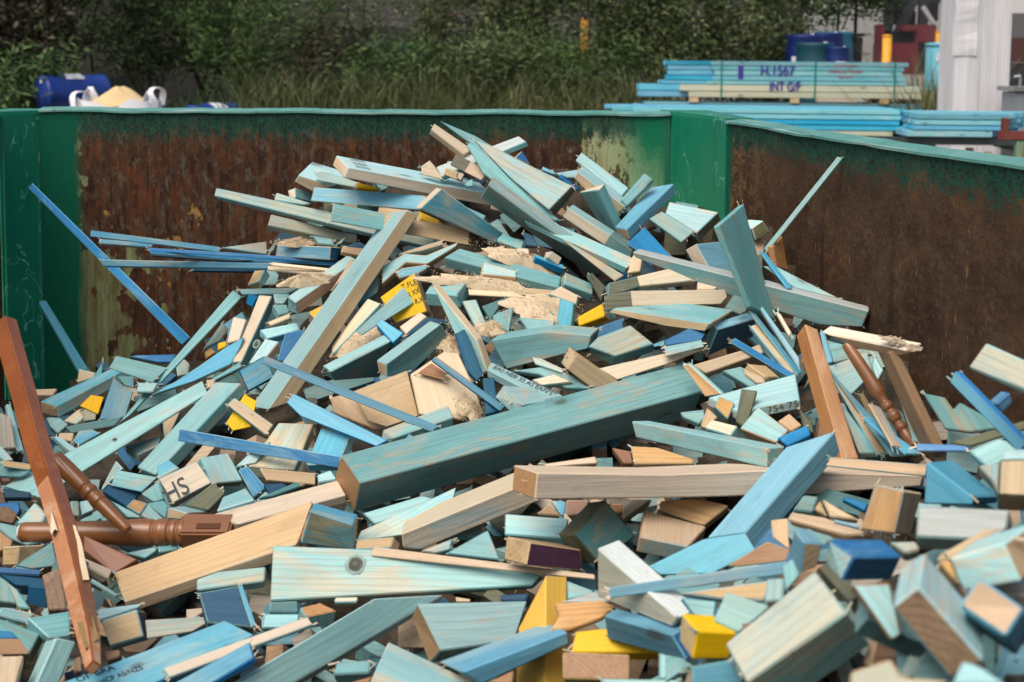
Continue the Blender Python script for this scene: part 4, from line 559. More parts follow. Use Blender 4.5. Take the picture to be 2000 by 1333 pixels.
["timber_batten","K/K/D",[-0.4633,2.8341,0.7849],[0.8689,0.4307,-0.0439,0.2399],[[-515,44],[360,67],[393,-67],[-238,-44]],0.013,0,0,0,"dark blue-grey strip lying on the cream board"],
["timber_batten","B/L/L",[-0.5484,3.0185,0.8228],[0.7597,0.62,-0.1112,-0.1617],[[-2031,136],[2025,118],[2034,-118],[-2028,-136]],0.005,0,0,0,"blue batten with white rubbed patches, left of the big beam"],
["timber_batten","M/L/B",[-0.3553,3.0422,0.9395],[0.9401,0.2405,0.068,-0.2319],[[-2258,114],[2266,109],[2194,-109],[-2203,-114]],0.005,0,0,0,"slender dark blue batten lying across the raw ply sheets"],
["timber_plank","L/B/L",[-0.3928,3.0164,0.8875],[0.8627,0.4093,-0.0005,-0.297],[[-1145,181],[1538,165],[1393,-61],[-631,-209],[-1155,-76]],0.0062,0,0,0,"bright blue plank with nail holes below the ply sheets"],
["timber_board","C/C/W",[-0.4328,2.6689,0.807],[0.9537,0.1568,-0.0184,0.2561],[[-1362,256],[1219,264],[1166,-264],[-1024,-256]],0.0195,0,0,0,"cream board behind the tan front plank, left of centre"],
["timber_offcut","A/T/A",[-0.682,2.5914,0.7389],[0.8878,0.4231,0.0275,0.179],[[-390,70],[209,70],[202,-19],[-21,-120]],0.0195,0,0,0,"aqua scrap under the turned chair leg"],
["timber_offcut","T/A/T",[-0.6424,2.6047,0.7422],[0.9024,0.4046,0.0458,0.141],[[-183,68],[183,46],[192,-46],[-192,-68]],0.0195,0,0,0,"teal scrap below the turned leg's square end"],
["timber_batten","A/A/A",[-0.7048,2.4044,0.7437],[0.9556,0.1125,0.1274,-0.2406],[[-316,-33],[-284,33],[303,30],[297,-30]],0.0065,0,0,0,"thin pale lath under the tan front plank's left end"],
["timber_plank","X/A/W",[-0.4929,2.4315,0.7494],[0.8993,0.4134,0.0199,0.1413],[[-547,64],[-178,139],[697,103],[596,-172],[-568,-134]],0.0325,0,0,0,"teal-ended plank in shadow under the tan front plank"],
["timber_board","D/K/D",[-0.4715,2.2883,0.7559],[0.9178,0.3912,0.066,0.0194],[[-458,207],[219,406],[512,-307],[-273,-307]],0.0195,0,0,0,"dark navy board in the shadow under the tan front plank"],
["timber_batten","L/T/L",[-0.4341,2.2835,0.7631],[0.81,0.2183,0.3107,-0.4469],[[-382,-38],[-371,38],[373,44],[380,-44]],0.005,0,0,0,"pale blue edge strip beside the dark navy board"],
["timber_block","K/T/K",[-0.3731,2.2777,0.7616],[0.9092,0.4022,0.0704,0.0808],[[-245,90],[243,95],[244,-95],[-242,-90]],0.0195,0,0,0,"deep teal block under the knotty board"],
["timber_offcut","C/A/W",[-0.27,2.2918,0.7701],[0.9234,0.3837,-0.0109,0.0083],[[-196,43],[197,44],[189,-44],[-190,-43]],0.013,0,0,0,"cream chip under the knotty board's lower edge"],
["timber_block","A/T/A",[-0.368,2.2148,0.7634],[0.9111,0.4011,0.0682,0.0664],[[-301,123],[299,119],[291,-119],[-290,-123]],0.0195,0,0,0,"pale striped block below the knotty board's left end"],
["timber_block","O/T/O",[-0.3189,2.2623,0.7565],[0.7139,-0.2807,-0.4954,-0.4075],[[-240,147],[163,153],[314,-153],[-237,-147]],0.0325,1,0,0,"orange ring-grained block end below the knotty board"],
["timber_block","T/T/W",[-0.5282,2.2044,0.7602],[0.9066,0.4031,0.0451,0.1163],[[-520,153],[388,110],[417,-4],[213,-108],[-498,-151]],0.005,0,0,0,"striped teal block behind the bright blue printed board"],
["chair_rail","V/V/V",[-0.7538,2.5765,0.7377],[0.896,0.3735,0.1655,-0.1739],[[-646,136],[647,234],[371,-234],[-371,-136]],0.0325,0,0,0,"flat brown chair rail under the turned chair leg"],
["timber_offcut","C/C/W",[-0.7499,2.5109,0.7353],[0.922,0.2431,0.2966,0.0535],[[-304,80],[247,109],[235,-109],[-178,-80]],0.0195,0,0,0,"cream splintered piece under the flat brown chair rail"],
["timber_board","D/D/D",[-0.8604,2.4559,0.7327],[0.9051,0.4061,0.1118,0.0591],[[-520,95],[337,87],[327,-87],[-144,-95]],0.0195,0,0,0,"navy board at the left edge under the thin blue battens"],
["timber_batten","B/B/D",[-0.8927,2.5087,0.7321],[0.8893,0.3716,0.2026,0.173],[[-403,63],[396,54],[401,-54],[-395,-63]],0.013,0,0,0,"pair of thin blue battens at the left edge"],
["timber_block","D/D/D",[-0.8097,2.3703,0.7433],[0.7159,0.6738,-0.1245,-0.1344],[[-205,158],[187,184],[215,-184],[-197,-158]],0.0075,0,0,0,"navy block left of the rough brown end"],
["timber_board","T/T/T",[-0.8827,2.4125,0.7309],[0.7402,0.2339,0.3434,-0.5286],[[-322,-136],[-153,59],[256,212],[219,-136]],0.026,0,0,0,"teal board at the left edge below the navy board"],
["timber_batten","T/T/T",[-0.8443,2.3717,0.7389],[0.8371,0.3049,0.2802,-0.3575],[[-347,-42],[-130,42],[308,84],[168,-84]],0.0097,0,0,0,"slim grey-teal shard left of the rough brown end"],
["timber_plank","T/A/G",[-0.8738,2.5653,0.7339],[0.8261,0.4225,-0.034,0.3715],[[-402,164],[386,164],[209,-271],[-193,-57]],0.005,0,0,0,"grey-teal plank with faint print behind the tall brown chair leg"],
["timber_block","W/C/W",[-0.9066,2.5812,0.7388],[0.7727,0.5697,-0.2409,-0.1425],[[-231,167],[240,175],[206,-175],[-215,-167]],0.0623,0,0,0,"tan block with cream top at the left edge"],
["timber_block","O/O/O",[-0.9798,2.6827,0.7205],[0.7355,0.2401,0.3556,-0.5244],[[-301,-145],[-26,170],[116,119],[211,-145]],0.0325,0,0,0,"orange-brown block at the left edge"],
["timber_block","N/N/N",[-0.7855,2.372,0.7486],[-0.4311,0.6574,-0.1404,0.6019],[[-316,-128],[-357,186],[416,184],[354,-125],[-96,-116]],0.0325,1,0,0,"rough brown chipboard end left of the tall chair leg's lower half"],
["timber_offcut","T/A/T",[-0.8204,2.2873,0.7403],[0.9098,0.3886,0.1455,-0.0132],[[-282,78],[294,96],[272,-96],[-284,-78]],0.0195,0,0,0,"teal offcut at the left edge, above the cardboard flap"],
["timber_plank","T/T/G",[-0.7876,2.2022,0.7376],[0.8776,0.4318,0.1754,-0.1125],[[-420,136],[334,182],[342,-182],[-255,-136]],0.0624,0,0,0,"streaked teal plank with grey cut end at the lower left"],
["timber_block","T/A/T",[-0.7375,2.23,0.7412],[0.9384,0.216,0.0754,0.2588],[[-386,246],[295,249],[235,-249],[-143,-246]],0.026,0,0,0,"teal block left of the tall chair leg's splintered foot"],
["timber_offcut","A/A/A",[-0.6479,2.2918,0.749],[0.8914,0.4118,0.0336,0.1864],[[-353,98],[387,31],[311,-31],[-346,-98]],0.013,0,0,0,"aqua strip on top of the purple-ended tan block"],
["timber_block","W/A/P",[-0.62,2.2228,0.7461],[0.8515,0.503,-0.0698,0.1308],[[-317,221],[331,227],[311,-227],[-325,-221]],0.0472,0,0,0,"tan block with a purple painted end, right of the tall chair leg"],
["timber_offcut","B/B/B",[-0.7945,2.173,0.7551],[0.9062,0.3996,0.1056,0.0889],[[-156,72],[63,63],[230,-63],[-137,-72]],0.013,0,0,0,"blue scrap under the cardboard flap at the lower left"],
["cardboard_flap","F/F/F",[-0.7732,2.1312,0.7559],[0.9066,0.3974,0.0974,0.1031],[[-218,124],[131,121],[280,-121],[-192,-124]],0.0026,0,0,0,"brown cardboard flap at the lower left edge"],
["timber_block","W/W/O",[-0.7415,2.033,0.7544],[0.7151,0.2044,0.343,-0.5737],[[-227,-194],[-239,194],[234,142],[232,-142]],0.0325,0,0,0,"tan grooved block in the bottom left corner"],
["timber_offcut","N/N/N",[-0.644,2.0527,0.7602],[0.75,0.2021,0.359,-0.5175],[[-110,-46],[-116,46],[118,52],[108,-52]],0.0195,0,0,0,"crumbly chipboard bit at the foot of the tall chair leg"],
["timber_offcut","N/N/N",[-0.6015,2.0906,0.7582],[0.9142,0.3799,-0.0617,0.1269],[[-120,85],[124,59],[104,-59],[-109,-85]],0.0195,0,0,0,"brown chipboard bit above the bright blue printed board"],
["timber_block","T/A/T",[-0.6944,2.0811,0.7497],[0.6054,0.4872,-0.0646,0.626],[[400,157],[355,-157],[-315,-158],[-440,158]],0.068,0,0,0,"teal block with knot standing in the bottom left"],
["timber_plank","K/A/T",[-0.265,2.1159,0.7751],[0.8624,0.3767,-0.0174,0.3377],[[-1779,246],[935,277],[1831,-277],[-987,-246]],0.0292,0,0,0,"long dark teal plank running to the bottom edge, left of centre"],
["timber_plank","W/C/W",[-0.5378,2.5235,0.7537],[0.9576,0.2318,-0.158,0.0651],[[-1900,428],[1973,479],[1635,-479],[-1708,-428]],0.0292,0,0,0,"broad tan plank with fine grain below the turned chair leg"],
["timber_block","K/L/W",[-0.3245,2.5121,0.8205],[0.6922,0.7148,0.0832,-0.0541],[[-415,329],[450,247],[505,-247],[-540,-329]],0.0486,0,0,0,"deep blue block with bright top at the tan plank's upper end"],
["timber_board","L/B/L",[-0.521,2.109,0.7396],[0.8929,0.1176,0.0441,0.4323],[[-1631,413],[1307,296],[1453,-296],[-1129,-413]],0.026,0,0,0,"bright blue board with black print at the bottom left"],
["timber_batten","C/T/W",[-0.4099,2.1039,0.7701],[0.9152,0.2211,0.0409,0.3345],[[-1250,102],[1225,94],[1256,-94],[-1230,-102]],0.0075,0,0,0,"raw tan stick lying on the bright blue printed board"],
["timber_batten","L/B/L",[-0.4232,2.0174,0.7712],[0.9396,0.1236,-0.1238,0.2942],[[-717,218],[597,195],[510,-195],[-389,-218]],0.0121,0,0,0,"blue batten lying on the raw tan stick at the bottom"],
["timber_offcut","C/W/W",[0.1176,2.6817,0.8915],[0.8985,0.4351,-0.0411,0.042],[[-519,39],[507,74],[505,-74],[-493,-39]],0.0195,0,0,0,"cream board tip behind the weathered grey beam"],
["timber_offcut","R/R/R",[0.2227,2.6897,0.9009],[0.7781,0.3977,0.1826,-0.4506],[[-294,-107],[-27,165],[207,49],[114,-107]],0.026,0,0,0,"reddish scrap behind the right end of the big beam"],
["timber_block","O/W/O",[0.2923,2.6666,0.9077],[0.8976,0.436,-0.0404,-0.0509],[[-597,197],[-93,176],[614,-51],[613,-150],[-538,-171]],0.0325,0,0,0,"orange-tan block behind the weathered grey beam"],
["timber_board","A/A/T",[-0.2001,2.6451,0.8106],[0.8903,0.424,-0.0502,0.1585],[[-777,140],[387,136],[553,27],[482,-150],[-645,-153]],0.0228,0,0,0,"pale aqua board with broken corner under the big beam"],
["timber_board","A/T/A",[-0.1919,2.5885,0.8117],[0.8683,0.4123,-0.09,0.2608],[[-846,212],[1122,78],[937,-117],[-200,-251],[-1012,78]],0.005,0,0,0,"aqua board with sharp upright tip below the big beam"],
["timber_block","W/A/W",[-0.2378,2.4917,0.792],[0.9328,0.3252,-0.1254,-0.0915],[[-374,115],[384,124],[380,-124],[-391,-115]],0.026,0,0,0,"tan stub right of the deep blue block with bright top"],
["timber_offcut","A/T/A",[-0.1222,2.4524,0.8016],[0.8921,0.4137,-0.0599,0.1714],[[-350,67],[270,95],[205,-95],[-125,-67]],0.0195,0,0,0,"blue-grey scrap below the grey-tan plank"],
["timber_plank","H/C/W",[-0.0974,2.5661,0.8265],[0.6881,0.6974,-0.143,0.1405],[[-980,216],[1262,217],[1615,-198],[-788,-197],[-1110,-38]],0.0925,0,0,0,"grey-tan plank with cream top sloping up to the weathered beam"],
["timber_offcut","O/W/O",[0.0723,2.508,0.851],[0.9035,0.4259,0.0074,-0.0479],[[-226,-70],[2,141],[224,-70]],0.026,0,0,0,"orange-tan triangle under the weathered beam's left end"],
["timber_offcut","L/A/L",[0.0921,2.511,0.8589],[0.7956,0.3832,0.186,-0.4307],[[-218,-60],[-28,157],[162,-36],[83,-60]],0.013,0,0,0,"pale blue patch of board under the weathered beam"],
["timber_block","R/W/R",[0.1247,2.5143,0.8547],[0.9153,0.3829,-0.0989,-0.0761],[[-196,151],[204,131],[174,-131],[-182,-151]],0.0325,0,0,0,"reddish rough block under the weathered beam"],
["timber_offcut","R/W/R",[0.1934,2.4883,0.863],[0.9032,0.4269,-0.0178,-0.0413],[[-193,90],[115,86],[87,-86],[-10,-90]],0.0325,0,0,0,"reddish end of a plank right of the olive-edged block"],
["timber_plank","H/W/R",[0.2204,2.4789,0.8708],[0.861,0.3922,-0.1682,0.2766],[[-289,-98],[375,-118],[80,118],[-167,98]],0.026,0,0,0,"grey plank end under the weathered beam, right of the olive-edged block"],
["timber_block","A/T/T",[0.0493,2.4597,0.837],[0.9366,0.3375,-0.032,-0.0882],[[-593,215],[603,209],[526,-209],[-536,-215]],0.026,0,0,0,"striped aqua block above the purple-painted block"],
["timber_offcut","T/A/T",[0.2138,2.3844,0.8588],[0.9695,0.244,0.0078,0.0199],[[-133,118],[125,118],[69,-118],[-62,-118]],0.026,0,0,0,"teal scrap right of the olive-edged block"],
["timber_block","K/G/G",[0.1478,2.3717,0.8616],[0.7083,0.5931,-0.0377,0.3809],[[-439,338],[387,416],[454,-416],[-402,-338]],0.0644,0,0,0,"diamond-set teal block with olive rough edges at the centre right"],
["timber_plank","O/W/W",[0.3171,2.3776,0.9033],[0.884,0.4264,0.002,-0.1915],[[-618,-59],[-64,151],[403,201],[563,198],[251,-269],[-534,-222]],0.026,0,0,0,"tan plank with dark stain below the weathered beam, right of centre"],
["timber_block","W/O/X",[0.2649,2.308,0.8777],[0.7491,0.1098,0.0167,0.6531],[[584,473],[426,-615],[-480,-330],[-530,473]],0.0321,0,0,0,"broad tan block with olive side below the stained tan plank"],
["timber_board","A/T/A",[-0.0557,2.4215,0.8137],[0.9086,0.4145,0.0241,-0.0453],[[-581,-176],[152,352],[429,-176]],0.0195,0,0,0,"triangular aqua board above the thin tan lath"],
["timber_block","P/W/W",[0.0602,2.3251,0.8416],[0.7513,0.5882,0.2747,0.1192],[[-602,192],[577,182],[604,-182],[-579,-192]],0.065,0,0,0,"block with dark purple painted face at the centre"],
["timber_board","A/T/G",[-0.1927,2.3783,0.7864],[0.9147,0.3957,-0.0505,-0.0644],[[-2289,414],[-490,383],[2534,2],[2394,-194],[-2149,-606]],0.0195,0,0,0,"knotty pale aqua board lying level, left of the yellow upright block"],
["timber_batten","W/W/W",[-0.0528,2.3444,0.8169],[0.8978,0.4157,-0.0614,-0.1317],[[-1961,3],[-1880,85],[823,54],[2039,44],[2053,-42],[830,-62],[-1904,-83]],0.005,0,0,0,"thin tan lath lying along the knotty board's top"],
["timber_offcut","A/T/T",[0.1127,2.1808,0.8298],[0.8936,0.4039,0.0571,-0.1876],[[-264,93],[213,93],[181,17],[-131,-204]],0.0195,0,0,0,"grey-blue scrap behind the yellow upright block"],
["timber_offcut","D/D/D",[0.0111,2.211,0.8061],[0.9319,0.3418,-0.0938,-0.0766],[[-237,56],[241,71],[223,-71],[-227,-56]],0.0195,0,0,0,"dark blue scrap in shadow behind the ring-ended aqua block"],
["timber_offcut","C/W/W",[-0.0734,2.2331,0.7948],[0.9129,0.4066,0.0231,-0.026],[[-129,41],[123,23],[113,-23],[-107,-41]],0.013,0,0,0,"tiny cream chip behind the ring-ended aqua block"],
["timber_block","T/T/T",[-0.2239,2.0009,0.7797],[0.9446,0.3237,-0.0519,-0.0188],[[-309,110],[316,108],[279,-108],[-286,-110]],0.026,0,0,0,"teal block under the long dark teal plank at the bottom"],
["timber_offcut","R/R/R",[-0.2068,1.9386,0.7872],[0.9062,0.3903,-0.0262,0.1606],[[-275,45],[217,45],[58,-91]],0.026,0,0,0,"reddish scrap at the bottom edge left of the front aqua plank"],
["timber_block","Y/Y/Y",[0.0487,2.0193,0.8163],[0.7091,0.0483,-0.5673,0.4159],[[967,-332],[-639,-330],[-579,330],[250,332]],0.0442,0,0,0,"bright yellow upright block at the bottom centre"],
["timber_offcut","R/R/R",[-0.0036,1.8981,0.812],[0.8964,0.3796,-0.0901,0.2102],[[-255,68],[177,68],[77,-136]],0.026,0,0,0,"red-brown scrap beside the foot of the yellow upright block"],
["timber_block","R/O/R",[0.119,1.8377,0.8605],[0.612,-0.2628,-0.2627,-0.6982],[[-454,180],[454,179],[443,-179],[-443,-180]],0.02,1,0,0,"red-brown ring-grained block end under the level yellow block"],
["timber_block","Y/Y/Y",[0.1323,1.9319,0.8529],[0.9171,0.392,-0.0594,-0.041],[[-434,162],[59,180],[800,-180],[-425,-162]],0.0292,0,0,0,"yellow block lying level below the splintered orange end"],
["timber_block","A/A/O",[-0.0591,2.135,0.7875],[0.8986,0.3986,0.1048,0.1506],[[-875,384],[931,307],[590,-307],[-646,-384]],0.0532,0,0,0,"aqua block with orange ring-grained end, bottom centre"],
["timber_block","A/T/A",[0.1995,1.6601,0.9363],[0.8991,0.3905,0.0228,-0.1964],[[-217,141],[221,141],[107,-107],[-111,-175]],0.0195,0,0,0,"aqua block below the blue block at the bottom, right of centre"],
["timber_batten","A/A/T",[0.163,1.6548,0.9204],[0.9212,0.3428,-0.1305,-0.1298],[[-470,44],[474,36],[468,-36],[-472,-44]],0.0195,0,0,0,"pale strip at the bottom edge, right of centre"],
["timber_offcut","S/S/T",[0.1241,2.0415,0.8728],[0.914,0.4044,-0.0059,0.0311],[[-524,-25],[41,120],[352,-25],[132,-70]],0.013,0,0,0,"whitish board top above the splintered orange end"],
["timber_plank","M/L/T",[0.0023,1.95,0.8324],[0.7464,0.6214,0.0548,0.2317],[[-923,139],[824,91],[744,-91],[-646,-139]],0.083,0,0,0,"long sky-blue plank sloping down left past the yellow upright block"],
["timber_offcut","O/O/O",[0.1019,1.9899,0.8699],[0.9255,0.3757,-0.0071,0.0467],[[-348,203],[356,199],[567,80],[321,-76],[-143,-211],[-457,-215],[-296,19]],0.0125,0,0,0,"splintered orange-brown board end left of the pale leaning block"],
["timber_plank","T/A/G",[-0.1164,1.9228,0.794],[0.9325,0.302,0.0444,-0.193],[[-745,360],[774,245],[665,-245],[-693,-360]],0.0292,0,0,0,"teal plank with dark edged end at the bottom, left of the sky-blue plank"],
["timber_block","M/L/B",[0.19,1.8666,0.8979],[0.5766,0.6916,-0.3772,-0.2166],[[-697,193],[663,172],[795,-172],[-760,-193]],0.0249,0,0,0,"blue block with pale blue top right of the level yellow block"],
["timber_plank","E/S/T",[0.1884,1.9018,0.9409],[0.5902,0.6382,-0.4067,-0.281],[[-717,571],[968,-87],[787,-242],[-1039,-242]],0.0388,0,0,0,"pale grey-white leaning block, left of the bent blue plank"],
["timber_board","W/A/W",[0.5986,2.2672,1.0151],[0.8676,0.4441,-0.1201,-0.1887],[[-766,79],[799,96],[789,-96],[-821,-79]],0.005,0,0,0,"raw tan board sloping level above the weathered beam at right"],
["timber_plank","W/W/W",[0.4421,1.939,1.0245],[0.869,0.4256,-0.0601,-0.2451],[[-486,41],[-34,101],[702,40],[324,-90],[-504,-91]],0.0195,0,0,0,"cream-tan plank below the weathered beam at right"],
["timber_offcut","O/W/O",[0.3904,1.9916,0.9981],[0.6778,0.2393,-0.3353,0.609],[[171,120],[192,-120],[-280,-111],[-84,111]],0.005,0,0,0,"orange-tan end left of the cream-tan plank"],
["timber_offcut","W/W/W",[0.4673,2.082,1.0],[0.7035,0.3897,0.1821,-0.5657],[[-33,-103],[-121,52],[154,52]],0.0195,0,0,0,"left of two small cream triangles under the weathered beam"],
["timber_offcut","W/W/W",[0.4765,2.0132,1.0181],[0.8406,0.4252,0.0393,-0.3331],[[-290,62],[329,62],[-39,-124]],0.0195,0,0,0,"right of two small cream triangles under the weathered beam"],
["timber_batten","B/B/B",[0.5102,2.0452,1.0227],[0.8622,0.4335,0.0047,-0.2619],[[-170,28],[176,69],[186,-69],[-191,-28]],0.013,0,0,0,"blue battens in the shadow left of the yellow-tan block"],
["timber_block","K/K/K",[0.45,2.0869,1.0044],[0.8936,0.4269,-0.0436,-0.1319],[[-211,-132],[-76,132],[197,140],[89,-140]],0.026,0,0,0,"deep teal block in shadow right of the bent blue plank"],
["timber_block","R/W/R",[0.3435,1.8753,1.0022],[0.9044,0.4145,-0.0961,-0.0305],[[-472,-83],[101,203],[383,64],[315,-83],[-327,-101]],0.005,0,0,0,"reddish-tan block under the bent blue plank"],
["timber_offcut","L/L/L",[0.4593,1.8848,1.0456],[0.9611,0.2299,0.0404,-0.1475],[[-178,19],[176,32],[163,-32],[-161,-19]],0.005,0,0,0,"sky-blue strip below the cream-tan plank"],
["timber_plank","H/C/O",[0.3577,2.4172,0.9442],[0.7703,0.6249,0.0994,0.0789],[[-3421,225],[-1188,168],[574,218],[3671,108],[3586,-94],[1426,-196],[-1189,-219],[-3460,-210]],0.1455,0,0,0,"weathered grey beam with yellowish end lying level, centre right"],
["timber_plank","A/A/T",[0.3672,2.6353,0.9512],[0.6453,0.5827,-0.3744,-0.3223],[[-2052,170],[2042,174],[2020,-174],[-2010,-170]],0.042,0,0,0,"aqua plank with square end above the weathered beam"],
["timber_plank","J/M/J",[0.2943,2.0766,0.9295],[0.893,0.3872,-0.1872,0.1322],[[110,243],[713,36],[723,-284],[-10,-293],[-715,46],[-821,252]],0.005,0,0,0,"pale turquoise plank lying at the lower end of the bright slanting plank"],
["timber_plank","J/M/W",[0.4445,2.3312,0.9453],[0.9143,0.0311,-0.287,0.284],[[1473,-364],[922,364],[-1354,361],[-1041,-361]],0.0399,0,0,0,"bright turquoise plank slanting across the weathered grey beam"],
["timber_block","W/S/W",[0.29,1.7693,0.9896],[0.8976,0.4162,-0.1161,-0.0871],[[-731,23],[511,153],[387,-107],[-167,-69]],0.0195,0,0,0,"tan ring-sided board under the blue stick, right of the pale leaning block"],
["timber_block","X/X/W",[0.3191,1.6382,1.0427],[0.7309,0.1929,-0.3669,0.5422],[[153,110],[142,-110],[-136,-106],[-159,106]],0.0325,0,0,0,"small cream ribbed block below the blue stick"],
["timber_batten","M/L/M",[0.2502,1.8438,0.9804],[0.8498,0.4706,-0.2184,-0.0927],[[-1276,70],[1277,81],[1255,-81],[-1256,-70]],0.005,0,0,0,"teal-blue stick lying across the pale leaning block"],
["timber_offcut","A/L/A",[0.248,1.7698,0.9707],[0.9037,0.4106,-0.0404,-0.1144],[[-291,104],[202,129],[181,-129],[-92,-104]],0.01,0,0,0,"pale blue block left of the olive-streaked block"],
["timber_block","X/A/X",[0.2718,1.6329,1.0209],[0.9269,0.2291,-0.0046,-0.2974],[[-255,228],[304,256],[145,-256],[-194,-228]],0.005,0,0,0,"olive-streaked block behind the yellow block at bottom right"],
["timber_block","Y/Y/W",[0.2334,1.623,0.9972],[0.6631,0.7271,0.17,0.0525],[[-254,184],[266,170],[239,-170],[-251,-184]],0.0464,0,0,0,"yellow block with brown end at the bottom right"],
["timber_offcut","T/T/A",[0.203,1.6499,0.9483],[0.892,0.3627,-0.1481,0.2257],[[-38,175],[120,21],[143,-98],[-225,-98]],0.005,0,0,0,"teal scrap under the yellow block at the bottom right"],
["timber_block","L/T/W",[0.2256,1.5257,0.9919],[0.869,0.4867,0.0368,0.0807],[[-249,94],[212,142],[316,-142],[-279,-94]],0.0388,0,0,0,"sky-blue block with tan end at the bottom, below the yellow block"],
["timber_offcut","T/T/W",[0.4564,1.5801,1.1181],[0.9036,0.4102,-0.1212,-0.0225],[[-193,83],[111,54],[128,-54],[-45,-83]],0.026,0,0,0,"teal scrap below the yellow-tan block"],
["timber_block","O/H/C",[0.529,1.9126,1.0546],[0.7421,0.2859,-0.5263,0.3011],[[314,213],[356,-213],[-328,-245],[-343,245]],0.0653,0,0,0,"yellow-tan block with splintered top and grey side at right"],
["timber_block","L/L/D",[0.6021,1.8493,1.1055],[0.6456,0.6278,-0.0826,-0.427],[[-462,148],[307,148],[356,55],[-200,-350]],0.086,0,0,0,"blurred sky-blue block with navy end at the right"],
["timber_offcut","A/A/A",[0.6352,1.7428,1.1792],[0.8859,0.3736,-0.1879,-0.2008],[[-150,78],[158,79],[161,-79],[-168,-78]],0.026,0,0,0,"blurred aqua scrap on top of the ribbed tan block"],
["timber_offcut","T/T/A",[0.5999,1.7248,1.1579],[0.7405,0.2458,-0.3593,0.5121],[[118,174],[195,-83],[-235,-83],[-78,-8]],0.026,0,0,0,"blurred grey-teal scrap behind the ribbed tan block"],
["timber_block","W/G/W",[0.5975,1.6459,1.175],[0.7184,0.2685,-0.3831,0.5149],[[201,161],[243,-161],[-215,-169],[-228,169]],0.0618,0,0,0,"blurred ribbed tan block at the right edge"],
["timber_block","S/T/A",[0.5201,1.5632,1.1483],[0.8919,0.4007,-0.1222,-0.1704],[[-554,216],[445,195],[412,-40],[253,-175],[-557,-196]],0.0375,0,0,0,"blurred white striped block under the sky-blue block at right"],
["timber_batten","W/W/W",[0.483,1.454,1.161],[0.9612,0.1118,-0.1834,0.1728],[[-354,64],[309,48],[312,-48],[-267,-64]],0.026,0,0,0,"blurred tan strip under the white striped block"],
["timber_offcut","O/W/W",[0.4399,1.3749,1.1664],[0.6737,0.3864,0.1613,-0.609],[[-123,-71],[-117,39],[156,39],[84,-6]],0.026,0,0,0,"blurred tan patch below the white striped block"],
["timber_block","A/A/W",[0.475,1.3399,1.1971],[0.7147,0.6053,-0.3438,-0.068],[[-316,165],[330,187],[277,-187],[-291,-165]],0.0804,0,0,0,"blurred aqua block with tan end at the right edge"],
["timber_offcut","T/T/T",[0.3343,1.6379,1.0689],[0.6698,0.2335,-0.3299,0.6229],[[88,79],[172,-47],[-34,-110],[-226,79]],0.005,0,0,0,"small blurred olive block left of the big cream-faced block"],
["timber_block","W/L/W",[0.3728,1.7376,1.0622],[0.5075,0.5933,-0.3672,-0.5055],[[223,134],[193,-134],[-155,-111],[-261,111]],0.0347,1,0,0,"blurred blue block with tan end, upper left of the blurred blocks"],
["timber_block","D/B/A",[0.3904,1.5317,1.1243],[0.6131,0.7482,0.2375,0.089],[[-384,152],[400,155],[361,-155],[-377,-152]],0.0366,0,0,0,"blurred royal-blue block in the lower right"],
["timber_block","A/N/A",[0.3633,1.3418,1.1422],[0.7017,0.5271,0.1912,-0.4395],[[-368,-108],[-166,207],[272,8],[261,-108]],0.0899,0,0,0,"blurred pale block with brown side between the two largest blurred blocks"],
["timber_block","N/A/N",[0.3838,1.2267,1.1878],[0.5288,-0.2472,0.3087,-0.751],[[-399,150],[426,163],[363,-163],[-389,-150]],0.1123,1,0,0,"blurred block with big brown sawn end at bottom right"],
["timber_block","E/T/A",[0.313,1.4954,1.0445],[0.9173,0.2268,-0.3046,0.1201],[[-621,284],[676,363],[629,-363],[-685,-284]],0.0703,0,0,0,"large blurred cream-faced block at the bottom right"],
["timber_block","Z/L/D",[0.4317,1.2165,1.1885],[-0.4357,0.3375,-0.038,0.8336],[[-249,-154],[-210,154],[222,153],[237,-153]],0.0849,1,0,0,"blurred block with smooth tan end in the bottom right corner"],
["timber_block","E/W/E",[0.3188,1.1201,1.1709],[0.9065,0.3912,-0.1356,-0.0831],[[-381,66],[-22,151],[51,-2],[411,-50],[320,-101],[-378,-65]],0.026,0,0,0,"blurred striped cream block at the bottom edge at right"],
["timber_block","A/A/A",[0.3553,1.0401,1.2083],[0.9093,0.3908,-0.1088,-0.0928],[[-195,-85],[-79,105],[48,65],[226,-85]],0.0325,0,0,0,"blurred aqua block at the bottom edge in the right corner"],
["timber_plank","E/A/E",[0.6628,1.8462,1.268],[0.7198,0.4614,-0.2147,-0.4721],[[-494,198],[478,199],[572,-199],[-556,-198]],0.0292,0,0,0,"blurred cream plank jutting in from the right edge"]]
